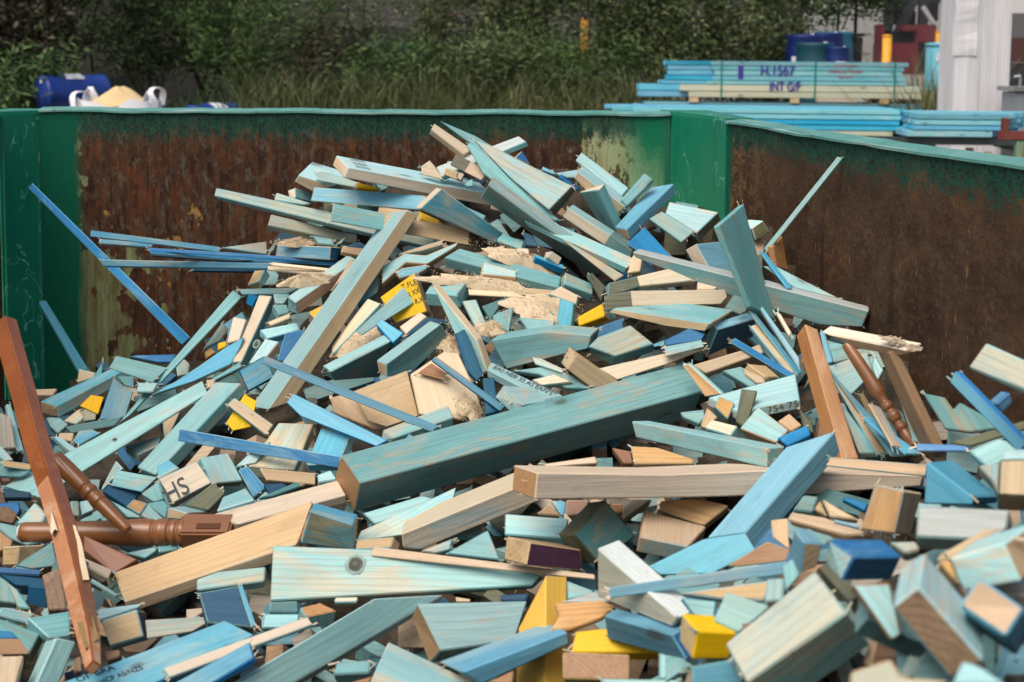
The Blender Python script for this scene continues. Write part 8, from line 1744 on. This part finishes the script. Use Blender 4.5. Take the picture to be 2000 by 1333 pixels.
def pack(origin, rz, rows, label, straps=(), bear=0.0, group='packs of blue treated timber', base=None):
    """rows: list of (z0, z1, [(x0, x1, y0, y1, mat), ...]) boards, local x along the pack's length, y away from the camera"""
    root = empty('timber_pack', origin, rz)
    tag(root, label, 'timber pack', group)
    zt = 0
    for z0, z1, bs in rows:
        for (x0, x1, y0, y1, mat) in bs:
            bm = bmesh.new()
            bx(bm, (0, 0, 0), (x1 - x0, y1 - y0 - .002, z1 - z0 - .005))
            done('board', bm, mat, root, ((x0 + x1) / 2, (y0 + y1) / 2, (z0 + z1) / 2), bevel=.005)
        zt = max(zt, z1)
    for sx, y0, y1 in straps:
        bm = bmesh.new()
        bx(bm, (sx, y0 - .004, zt / 2), (.018, .003, zt + .006))
        bx(bm, (sx, (y0 + y1) / 2, zt + .004), (.018, y1 - y0, .003))
        done('strap', bm, STRAP, root)
    if bear:
        for sx in (.32, 1.45, 2.45):
            bm = bmesh.new()
            bx(bm, (sx, .30, -bear / 2), (.10, .6, bear))
            done('bearer', bm, MAT['W'], root)
    return root


rd = random.Random(31)
dA = 16.0
kA = dA / F
oA = at(1300, 190, dA)


def XA(px): return (px - 1300) * kA


def ZA(py): return (190 - py) * kA


rows = []
lay = [(190, 178, 1345, 1800, 'c2'), (178, 165, 1328, 1798, 'c'), (165, 157, 1379, 1768, 't'), (157, 147, 1392, 1762, 't'), (147, 137, 1394, 1762, 't'), (137, 128, 1390, 1764, 't'), (128, 119, 1388, 1768, 't')]
for i, (y0, y1, x0, x1, k) in enumerate(lay):
    bs = [(XA(x0), XA(x1 + rd.uniform(-3, 3)), 0, .09, PC if k[0] == 'c' else PT)]
    xl = (1250, 1248, 1290, 1305, 1305, 1303, 1299)[i]
    for j in range(4):
        bs.append((XA(xl + rd.uniform(-2, 4)), XA(x1 + rd.uniform(-14, 2)), .09 + .09 * j, .18 + .09 * j, PB if j < 2 or rd.random() < .5 else PT))
    rows.append((ZA(y0), ZA(y1), bs))
packA = pack(oA, math.radians(-1.0), rows, 'topmost timber pack, purple spray writing and red print on its face', [(XA(1408), 0, .45), (XA(1590), 0, .45), (XA(1744), 0, .45)], bear=.055)


def write_on(root, text, px, py0, py1, px1, col, y=-.006):
    me = text_mesh(text, abs(ZA(py1) - ZA(py0)), XA(px1) - XA(px), INK[col])
    t = link('lettering', me, root, (XA(px), y, ZA(py1)))
    t.rotation_euler = (math.pi / 2, 0, 0)


def bold(root, text, px, py0, py1, px1, col):
    write_on(root, text, px, py0, py1, px1, col)
    write_on(root, text, px + 1.2, py0 + .6, py1 + .6, px1 + 1.2, col, -.0085)


write_on(packA, '1', 1440, 128, 153, 1450, 'purple')
bold(packA, 'H.1567', 1484, 126, 146, 1549, 'purple')
bold(packA, 'INT G/F', 1502, 158, 176, 1561, 'purple')
write_on(packA, 'FLATWOOD', 1628, 124, 129, 1670, 'red')
write_on(packA, 'FRAMES & TRUSSES', 1616, 134, 141, 1682, 'red')
write_on(packA, '9604 2614', 1634, 145, 151, 1663, 'red')

# pack under the marked one
rows = []
for i, (y0, y1, x0, x1, k) in enumerate([(262, 250, 1480, 1795, 'c'), (250, 238, 1480, 1800, 'c'), (238, 226, 1250, 1800, 't'), (226, 215, 1250, 1812, 'b'), (215, 205, 1245, 1815, 'b'), (205, 199, 1262, 1808, 't')]):
    bs = []
    for j in range(5):
        bs.append((XA(x0 + rd.uniform(-4, 4)), XA(x1 + rd.uniform(-6, 2)), .05 + .09 * j, .14 + .09 * j, {'c': PC, 't': PT, 'b': PB}[k] if j == 0 else rd.choice((PB, PT))))
    rows.append((ZA(y0) + .4, ZA(y1) + .4, bs))
o2 = oA - Vector((0, 0, .4))
packB = pack(o2, math.radians(-1.0), rows, 'lower pack of blue timber directly beneath the marked pack', [(XA(1772), .05, .5)])
# stacks reach the ground: dunnage blocks
bm = bmesh.new()
zb_ = o2.z + rows[0][0]
for sx in (.4, 1.5, 2.6): bx(bm, (oA.x + sx, oA.y + .28, zb_ / 2 - .002), (.2, .5, zb_ - .004))
tag(done('dunnage', bm, MAT['H']), 'rough timber blocks carrying the rear pile of packs', 'dunnage')

# nearer long pack, right behind the bin's corner : its end points towards the camera
dC = 11.5
kC = dC / F
oC = at(1175, 296, dC)
rows = []
for i in range(7):
    z0 = .043 * i
    bs = []
    for j in range(9):
        x1 = (1752 - 1175) * kC + (.14 if i == 3 else 0) + rd.uniform(-.05, .05)
        x0_ = rd.uniform(0, .5) if i > 2 else rd.uniform(.9, 1.5)
        bs.append((x0_, x1 - (.0 if i > 2 else rd.uniform(.0, .3)), .092 * j, .092 * j + .09, (PC if i < 3 and j == 0 else rd.choice((PB, PB, PT)))))
    rows.append((z0, z0 + .043, bs))
zC = at(1400, 211, dC).z - .30
packC = pack(Vector((oC.x, oC.y, zC)), math.radians(-3), rows, 'wide low pack of blue boards just behind the green corner of the bin', [])
bm = bmesh.new()
for sx in (.5, 1.4, 2.2): bx(bm, (oC.x + sx, oC.y + .4, zC / 2 - .002), (.12, .8, zC - .006))
tag(done('dunnage', bm, MAT['H']), 'rough timber blocks under the wide low pack', 'dunnage')

# pack on the trailer at the right
dD = 11.0
kD = dD / F
oD = at(1785, 268, dD)
rows = []
for i, (y0, y1, x0, x1, k) in enumerate([(268, 255, 1772, 1938, 't'), (255, 245, 1785, 1952, 'b'), (245, 234, 1786, 1954, 'b'), (234, 222, 1790, 1962, 't')]):
    bs = []
    for j in range(8):
        bs.append(((x0 - 1785 + rd.uniform(-2, 3)) * kD, (x1 - 1785 + rd.uniform(-3, 3) + j * 14) * kD, .092 * j, .092 * j + .09, PT if (k == 't' and j == 0) else rd.choice((PB, PT, PB))))
    rows.append(((268 - y0) * kD, (268 - y1) * kD, bs))
packD = pack(oD, math.radians(-2), rows, 'blue timber pack riding on the low trailer at the right', [])
# low trailer
tr = empty('flat_trailer', (oD.x, oD.y, 0), math.radians(-2))
tag(tr, 'low dark trailer with a black wheel under the blue timber pack at the right', 'trailer')
STEEL = plain('dark_steel', (0.035, 0.045, 0.045), .5, .5)
zt_ = oD.z - .004
bm = bmesh.new()
for yy in (.08, .62): bx(bm, (.35, yy, zt_ - .03), (1.3, .06, .055))
for xx in (.05, .9): bx(bm, (xx, .35, zt_ - .085), (.10, .9, .05))
done('deck_frame', bm, STEEL, tr)
bm = bmesh.new()
for xx in (.14, .60):
    for yy in (.1, .6): bx(bm, (xx, yy, (zt_ - .11) / 2), (.05, .05, zt_ - .115))
done('prop', bm, MAT['W'], tr)
bm = bmesh.new()
WR = .30
revolve(bm, [(0, -.09), (WR * .62, -.09), (WR * .93, -.10), (WR, -.06), (WR, .06), (WR * .93, .10), (WR * .62, .09), (0, .09)], 36, 0)
bmesh.ops.rotate(bm, verts=bm.verts, cent=(0, 0, 0), matrix=Matrix.Rotation(math.pi / 2, 3, 'X'))
wl = done('wheel', bm, plain('tyre_rubber', (0.012, 0.012, 0.013), .8, .3), tr, ((1965 - 1785) * kD, -.02, WR))
bm = bmesh.new()
revolve(bm, [(0, 0), (.17, 0), (.18, -.012), (.15, -.02), (0, -.02)], 24, 0)
bmesh.ops.rotate(bm, verts=bm.verts, cent=(0, 0, 0), matrix=Matrix.Rotation(math.pi / 2, 3, 'X'))
done('rim', bm, STEEL, wl, (0, -.095, 0))

# rusty trestle at the right edge
dT = 9.0
kT = dT / F
oT = at(1985, 262, dT)
ts = empty('steel_trestle', (oT.x, oT.y, 0))
tag(ts, 'steel trestle with rusty red top bar and pale green legs at the right edge', 'trestle')
bm = bmesh.new()
bx(bm, (.10, 0, oT.z - .01), (.42, .07, .055))
bx(bm, (-.075, 0, oT.z + .055), (.032, .07, .09))
done('top_bar', bm, plain('rusty_red', (0.17, 0.045, 0.032), .75, .3, dirt=.5), ts, bevel=.004)
for xx in (.02, .28):
    bm = bmesh.new()
    bx(bm, (xx, 0, (oT.z - .04) / 2), (.05, .05, oT.z - .04))
    done('leg', bm, plain('pale_green_steel', (0.16, 0.33, 0.20), .6, .4, dirt=.7, dcol=(.20, .10, .03)), ts, bevel=.003)

# white clad column and the open shed behind it
dW = 13.5
kW = dW / F
cW = at(1861, 216, dW)
N = NT('white_cladding')
o_ = N.n('ShaderNodeTexCoord').outputs['Object']
a_ = N.noise(o_, 2.2, 5.0, .6)
dr_ = N.noise(N.vscale(o_, (14, 14, 1.2)), 1.0, 4.0, .6)
c_ = N.mix(N.mapr(dr_, .45, .75), (0.66, 0.65, 0.66), (0.50, 0.49, 0.48))
c_ = N.mix(N.math('MULTIPLY', N.mapr(a_, .6, .72), .4), c_, (0.50, 0.47, 0.36))
N.l(c_, N.b.inputs['Base Color'])
N.b.inputs['Roughness'].default_value = .5
CLAD = N.m
col = empty('shed_column', (cW.x, cW.y, 0))
tag(col, 'tall white clad shed column with torn wrapping and ribbed right half', 'column')
wl_, wr_ = 48 * kW, 60 * kW
Hc = 4.2
bm = bmesh.new()
pts = [(0, 0), (.006, .0)]
prev = None
seq = [(0, .02), (.004, 0), (wl_ * .5, -.012), (wl_, 0)]
m = 9
for i in range(m): seq += [(wl_ + wr_ * (i + .2) / m, .002), (wl_ + wr_ * (i + .35) / m, .012), (wl_ + wr_ * (i + .5) / m, .012), (wl_ + wr_ * (i + .65) / m, .002)]
seq += [(wl_ + wr_, .004), (wl_ + wr_, .5), (0, .5)]
lo = [bm.verts.new((x, y, 0)) for x, y in seq]
hi = [bm.verts.new((x, y, Hc)) for x, y in seq]
for i in range(len(seq)): bm.faces.new((lo[i], lo[(i + 1) % len(seq)], hi[(i + 1) % len(seq)], hi[i]))
bm.faces.new(hi)
bmesh.ops.recalc_face_normals(bm, faces=bm.faces)
done('cladding', bm, CLAD, col)
bm = bmesh.new()
z1 = at(1861, 105, dW).z
prev = None
for k in range(9):
    z = z1 - .02 + .62 * k / 8
    e = -.028 - .030 * math.sin(k * .9) * (k / 8)
    row = [bm.verts.new((e, -.012, z)), bm.verts.new((wl_ * .85, -.022 - .008 * math.sin(k * 1.3), z)), bm.verts.new((wl_ * .85, -.016, z)), bm.verts.new((e, -.004, z))]
    if prev:
        for j in range(4): bm.faces.new((prev[j], prev[(j + 1) % 4], row[(j + 1) % 4], row[j]))
    else: bm.faces.new(row)
    prev = row
bm.faces.new(prev[::-1])
bmesh.ops.recalc_face_normals(bm, faces=bm.faces)
done('torn_wrap', bm, CLAD, col)
# shed interior to the right of the column
dS = 17.0
kS = dS / F
s0 = at(1968, 230, dS)
shed = empty('open_shed', (s0.x, s0.y, 0))
tag(shed, 'open shed bay right of the white column, pale top, grey and dark red walls', 'shed')
for nm, y0, y1, cc in (('pale_panel', -60, 27, (0.60, 0.58, 0.56)), ('grey_panel', 27, 74, (0.12, 0.11, 0.115)), ('red_panel', 74, 122, (0.075, 0.028, 0.024)), ('dark_panel', 122, 460, (0.03, 0.03, 0.03))):
    za, zb2 = at(1968, y1, dS).z, at(1968, y0, dS).z
    za = max(0, za)
    bm = bmesh.new()
    bx(bm, (.9, .1, (za + zb2) / 2), (1.9, .2, zb2 - za - .004))
    done(nm, bm, plain('shed_' + nm, cc, .7), shed)
# steel bench inside the shed mouth
dK = 13.0
b0 = at(1992, 170, dK)
bn = empty('steel_bench', (b0.x, b0.y, 0))
tag(bn, 'grey steel bench with a small tap, at the right edge beside the column', 'bench')
bm = bmesh.new()
bx(bm, (.10, .1, b0.z - .3), (.32, .4, .5))
done('cabinet', bm, plain('bench_grey', (0.20, 0.23, 0.25), .4, .5), bn, bevel=.006)
bm = bmesh.new()
bx(bm, (.10, .1, b0.z - .02), (.40, .46, .04))
done('bench_top', bm, plain('bench_steel', (0.28, 0.29, 0.29), .3, .5, .6), bn, bevel=.004)
bm = bmesh.new()
tube(bm, Vector((0, 0, b0.z)), Vector((0, 0, b0.z + .1)), .014, .014, 8)
tube(bm, Vector((0, 0, b0.z + .1)), Vector((-.06, 0, b0.z + .09)), .014, .011, 8)
done('tap', bm, plain('bright_steel', (0.55, 0.56, 0.57), .2, .6, .8), bn)
bm = bmesh.new()
bx(bm, (.10, .1, (b0.z - .55) / 2), (.30, .36, b0.z - .56))
done('plinth', bm, STEEL, bn)

# bollards
YEL = plain('yellow_bollard_paint', (0.72, 0.33, 0.02), .5, .4, dirt=.25)


def bollard(px, pt, d, w_, label):
    p = at(px, pt, d)
    g = ground_z(p.x, p.y)
    r = w_ * d / F / 2
    root = empty('bollard', (p.x, p.y, g))
    tag(root, label, 'bollard', 'yellow bollards along the fence')
    bm = bmesh.new()
    revolve(bm, [(r, -.05), (r, p.z - g - .02)], 20)
    done('post', bm, YEL, root)
    bm = bmesh.new()
    revolve(bm, [(r * 1.04, p.z - g - .02), (r * 1.04, p.z - g), (r * .9, p.z - g + .012), (0.01, p.z - g + .016)], 20)
    done('cap', bm, YEL, root)


bollard(1733, 70, 20.0, 18, 'clear yellow bollard between the marked timber pack and the red machine')
bollard(1142, 38, 23.5, 15, 'orange-yellow bollard half hidden behind the saplings')
bollard(1303, 62, 23.8, 14, 'orange bollard half hidden at the left end of the marked pack')
bollard(1833, 62, 27.0, 11, 'small yellow bollard beyond the fence above the cyan tank')

# cyan tank
p = at(1838, 150, 19.5)
k_ = 19.5 / F
g = 0.0
tk = empty('tank', (p.x, p.y, g))
tag(tk, 'pale cyan tank with a small white label, left of the white column', 'tank')
zt2 = at(1838, 88, 19.5).z
bm = bmesh.new()
revolve(bm, [(31 * k_, 0), (31 * k_, zt2 * .55), (32 * k_, zt2 * .56), (31 * k_, zt2 * .58), (31 * k_, zt2 - .03), (28 * k_, zt2)], 36)
CY = plain('cyan_plastic', (0.12, 0.40, 0.50), .45, .4, dirt=.2)
done('tank_shell', bm, CY, tk)
bm = bmesh.new()
revolve(bm, [(32.5 * k_, zt2 - .02), (32.5 * k_, zt2 + .015), (20 * k_, zt2 + .03), (0.01, zt2 + .03)], 36)
done('tank_lid', bm, CY, tk)
bm = bmesh.new()
bx(bm, (-16 * k_, -27.2 * k_, at(1838, 112, 19.5).z), (.04, .012, .12), Quaternion((0, 0, 1), math.radians(-30)))
done('paper_label', bm, WHITEP, tk)

# barrels under the tree
BLUEB = plain('dark_blue_barrel', (0.005, 0.022, 0.125), .45, .4, dirt=.4)
TEALB = plain('dark_teal_barrel', (0.007, 0.06, 0.085), .45, .4, dirt=.4)
CYB = plain('dull_cyan_barrel', (0.03, 0.15, 0.21), .5, .4, dirt=.4)
for (px, py, d, s, mat, lab) in ((1572, 68, 22.0, 1.0, BLUEB, 'blue barrel, leftmost of the group under the overhanging tree'),
                                 (1592, 84, 21.0, .95, TEALB, 'teal-blue barrel at the front of the group under the overhanging tree'),
                                 (1612, 64, 22.6, 1.0, BLUEB, 'tall blue barrel at the back of the group under the overhanging tree'),
                                 (1636, 92, 20.8, .62, BLUEB, 'smallest blue barrel, at the right of the group under the overhanging tree'),
                                 (1632, 62, 23.0, 1.0, CYB, 'light blue barrel beside the black bin under the overhanging tree')):
    p = at(px, py, d)
    drum(px, py, d, False, lab, mat, rd.uniform(-.5, .5), s, base=max(0, p.z - .92 * s))
    hb = max(0, p.z - .92 * s)
    if hb > .05:
        bm = bmesh.new()
        bx(bm, (p.x, p.y, hb / 2 - .002), (.62, .62, hb - .006))
        for q in range(4): bx(bm, (p.x, p.y - .315, hb * (q + .5) / 4), (.66, .03, hb / 4 * .7))
        tag(done('crate', bm, MAT['H']), 'weathered crate standing under the ' + lab.split(',')[0].split(' at')[0].split(' beside')[0], 'crate', 'crates under the barrels')
p = at(1655, 66, 23.2)
wb = empty('wheelie_bin', (p.x, p.y, 0))
tag(wb, 'black plastic bin right of the blue barrels', 'bin')
bm = bmesh.new()
hz = p.z
g_ = bmesh.ops.create_cube(bm, size=1.0, matrix=Matrix.LocRotScale((0, 0, hz / 2 - .03), None, (.40, .5, hz - .06)))
for v in g_['verts']:
    if v.co.z < .2: v.co.x *= .85; v.co.y *= .8
BLK = plain('black_plastic', (0.010, 0.011, 0.016), .5, .4)
done('bin_body', bm, BLK, wb, bevel=.015)
bm = bmesh.new()
bx(bm, (0, -.02, hz - .025), (.44, .56, .05))
done('bin_lid', bm, BLK, wb, bevel=.012)

# chain-link fence
FN = empty('chain_link_fence', (at(1290, 105, 24.2).x, at(1290, 105, 24.2).y, 0))
tag(FN, 'dark chain-link fence with black posts behind the timber packs', 'fence')
WIRE = plain('dark_wire', (0.02, 0.022, 0.022), .6, .3)
GALV = plain('galvanised_wire', (0.16, 0.165, 0.17), .45, .5, .3)
xa, xb_ = 0.0, at(1900, 105, 24.2).x - at(1290, 105, 24.2).x
V, Fc = [], []
hh = 3.0
step = .062
k = -hh
wr = .0028
while k < xb_:
    for sgn in (1, -1):
        x0_, z0_ = k, 0.0
        x1_, z1_ = k + hh, hh
        if x0_ < 0: z0_ -= x0_; x0_ = 0
        if x1_ > xb_: z1_ -= (x1_ - xb_); x1_ = xb_
        if x1_ - x0_ < .05: continue
        if sgn < 0: x0_, x1_ = xb_ - x0_, xb_ - x1_
        i = len(V)
        dx = wr * .7071 * 2
        y_ = .003 * sgn
        V += [(x0_ - dx, y_, z0_), (x0_ + dx, y_, z0_), (x1_ + dx, y_, z1_), (x1_ - dx, y_, z1_)]
        V += [(x0_, y_ - .004, z0_), (x1_, y_ - .004, z1_)]
        Fc += [(i, i + 1, i + 2, i + 3), (i, i + 4, i + 5, i + 3), (i + 1, i + 2, i + 5, i + 4)]
    k += step
me = bpy.data.meshes.new('mesh_wire')
me.from_pydata(V, [], Fc)
me.materials.append(GALV)
link('mesh_wire', me, FN)
for px in (1300, 1480, 1670, 1862):
    bm = bmesh.new()
    xx = at(px, 105, 24.2).x - FN.location.x
    tube(bm, Vector((xx, .03, -.1)), Vector((xx, .03, 3.05)), .03, .03, 10)
    done('fence_post', bm, WIRE, FN)
bm = bmesh.new()
tube(bm, Vector((0, .03, 3.02)), Vector((xb_, .03, 3.02)), .02, .02, 8)
done('top_rail', bm, WIRE, FN)

# white building behind the tree
dB = 31.0
p0 = at(1540, 150, dB)
wbld = empty('white_building', (p0.x, p0.y, 0))
tag(wbld, 'white painted building seen through the tree, left of the red machine', 'building')
WALL = plain('white_wall', (0.52, 0.51, 0.50), .8, .2, dirt=.3, scale=1.5)
Lb = (1716 - 1540) * dB / F
bm = bmesh.new()
bx(bm, (Lb / 2, .15, 2.4), (Lb, .3, 4.8))
done('wall', bm, WALL, wbld)
bm = bmesh.new()
bx(bm, (.55, -.02, 1.5), (.5, .06, 3.0))
done('pilaster', bm, WALL, wbld, bevel=.01)
bm = bmesh.new()
for q in range(9): bx(bm, (Lb / 2 + .4, -.008, .5 + q * .42), (Lb - 1.2, .02, .02))
done('siding_lines', bm, plain('siding_grey', (0.36, 0.35, 0.35), .8), wbld)
bm = bmesh.new()
bx(bm, (.95, -.012, 1.0), (.75, .03, 1.9))
done('door', bm, plain('dark_door', (0.05, 0.05, 0.055), .6), wbld)

# red machine
dM = 29.0
kM = dM / F
m0 = at(1712, 150, dM)
mc = empty('red_machine', (m0.x, m0.y, 0))
tag(mc, 'dark red parked machine with black framework behind the fence', 'machine')
RED = plain('faded_red', (0.15, 0.012, 0.018), .6, .4, dirt=.4)
BLK2 = plain('machine_black', (0.012, 0.012, 0.016), .55, .4)
def mb(x0, x1, y0, y1, yd, th):
    za, zb2 = at(1712, y1, dM).z, at(1712, y0, dM).z
    return ((x0 + x1) / 2 - 1712) * kM, yd, (za + zb2) / 2, (x1 - x0) * kM, th, zb2 - za
def mbox(bm, *a):
    x, y, z, sx, sy, sz = mb(*a)
    bx(bm, (x, y, z), (sx, sy, sz))
bm = bmesh.new()
mbox(bm, 1710, 1784, 84, 145, 0, .6)
mbox(bm, 1780, 1822, 48, 84, .1, .5)
mbox(bm, 1710, 1722, 48, 84, .05, .4)
mbox(bm, 1752, 1782, 50, 62, -.05, .4)
done('red_panels', bm, RED, mc, bevel=.02)
bm = bmesh.new()
mbox(bm, 1722, 1862, 62, 84, .3, .3)
mbox(bm, 1784, 1862, 84, 146, .2, .4)
mbox(bm, 1728, 1744, -20, 62, .2, .2)
mbox(bm, 1795, 1812, -20, 50, .2, .2)
mbox(bm, 1840, 1862, -20, 64, .2, .2)
mbox(bm, 1722, 1862, -40, 4, .35, .3)
mbox(bm, 1744, 1796, 20, 48, .5, .2)
mbox(bm, 1744, 1780, -30, 20, .55, .2)
mbox(bm, 1812, 1840, -30, 40, .5, .2)
mbox(bm, 1700, 1722, -30, 12, .4, .2)
bx(bm, ((1770 - 1712) * kM, .15, at(1712, 30, dM).z), (.18, .12, .9), Quaternion((0, 1, 0), math.radians(25)))
done('black_frame', bm, BLK2, mc, bevel=.015)
bm = bmesh.new()
bx(bm, ((1805 - 1712) * kM, -.12, at(1712, 30, dM).z), (.09, .09, .42), Quaternion((0, 1, 0), math.radians(-35)))
done('pale_strut', bm, plain('strut_grey', (0.45, 0.43, 0.42), .5), mc, bevel=.01)
bm = bmesh.new()
for px in (1745, 1830):
    zc = .36
    revolve(bm, [(0, -.12), (.36, -.12), (.37, 0), (.36, .12), (0, .12)], 28, 0, 'Z', Vector(((px - 1712) * kM, zc, -.05)))
bmesh.ops.rotate(bm, verts=bm.verts, cent=(0, 0, 0), matrix=Matrix.Rotation(math.pi / 2, 3, 'X'))
for v in bm.verts: v.co.z = abs(v.co.z)
done('wheels', bm, BLK2, mc)

# pale backdrop building behind the machine, grey boarded wall behind the saplings
p = at(1700, 100, 38.0)
far = empty('far_shed', (p.x, p.y, 0))
tag(far, 'pale grey shed wall far behind the red machine', 'shed')
bm = bmesh.new()
bx(bm, (3.0, .2, 3.0), (7.0, .4, 6.0))
done('wall', bm, plain('far_pale_wall', (0.42, 0.41, 0.41), .8), far)
bm = bmesh.new()
bx(bm, (3.0, .1, 6.05), (7.3, .9, .1))
done('roof', bm, plain('far_roof', (0.2, 0.2, 0.2), .7), far)

dG = 27.5
p = at(545, 150, dG)
gw = empty('boarded_wall', (p.x, p.y, ground_z(p.x, p.y) - .3))
tag(gw, 'grey horizontal boarded wall glimpsed behind the saplings', 'wall')
Lg = (1560 - 545) * dG / F
bm = bmesh.new()
rd = random.Random(77)
nb = 26
for q in range(nb):
    x = 0
    while x < Lg:
        l_ = rd.uniform(1.2, 3.0)
        l_ = min(l_, Lg - x)
        bx(bm, (x + l_ / 2, rd.uniform(-.012, .012), .1 + q * .16), (l_ - .01, .05, .135), None, rd.choice((0, 0, 1, 2)))
        x += l_
done('boards', bm, [plain('grey_board', (0.10, 0.092, 0.09), .85), plain('dark_board', (0.055, 0.052, 0.052), .85), plain('pinkish_board', (0.135, 0.10, 0.095), .85)], gw)
bm = bmesh.new()
for q in range(8): bx(bm, (Lg * q / 7, .10, 2.0), (.10, .12, 4.3))
done('posts', bm, BARK, gw)

for (px, py, w_, h_, cc, lab) in ((727, 89, 24, 12, (0.03, 0.30, 0.42), 'small cyan box glimpsed through the saplings'),
                                  (803, 90, 24, 11, (0.02, 0.20, 0.09), 'small green box glimpsed through the saplings, right of the cyan box'),
                                  (853, 94, 14, 12, (0.30, 0.03, 0.02), 'small red box glimpsed through the saplings')):
    d = 26.0
    p = at(px, py, d)
    k_ = d / F
    gz = ground_z(p.x, p.y)
    r_ = empty('crate', (p.x, p.y, gz))
    tag(r_, lab, 'box', 'boxes beyond the saplings')
    bm = bmesh.new()
    z1_ = p.z + h_ * k_ / 2 - gz
    bx(bm, (0, 0, z1_ - h_ * k_ / 2), (w_ * k_, .2, h_ * k_))
    done('box_body', bm, plain('box_paint', cc, .5), r_, bevel=.008)
    bm = bmesh.new()
    zz = z1_ - h_ * k_
    for sx in (-1, 1): bx(bm, (sx * w_ * k_ * .35, 0, zz / 2), (.05, .16, zz))
    done('stand', bm, BARK, r_)
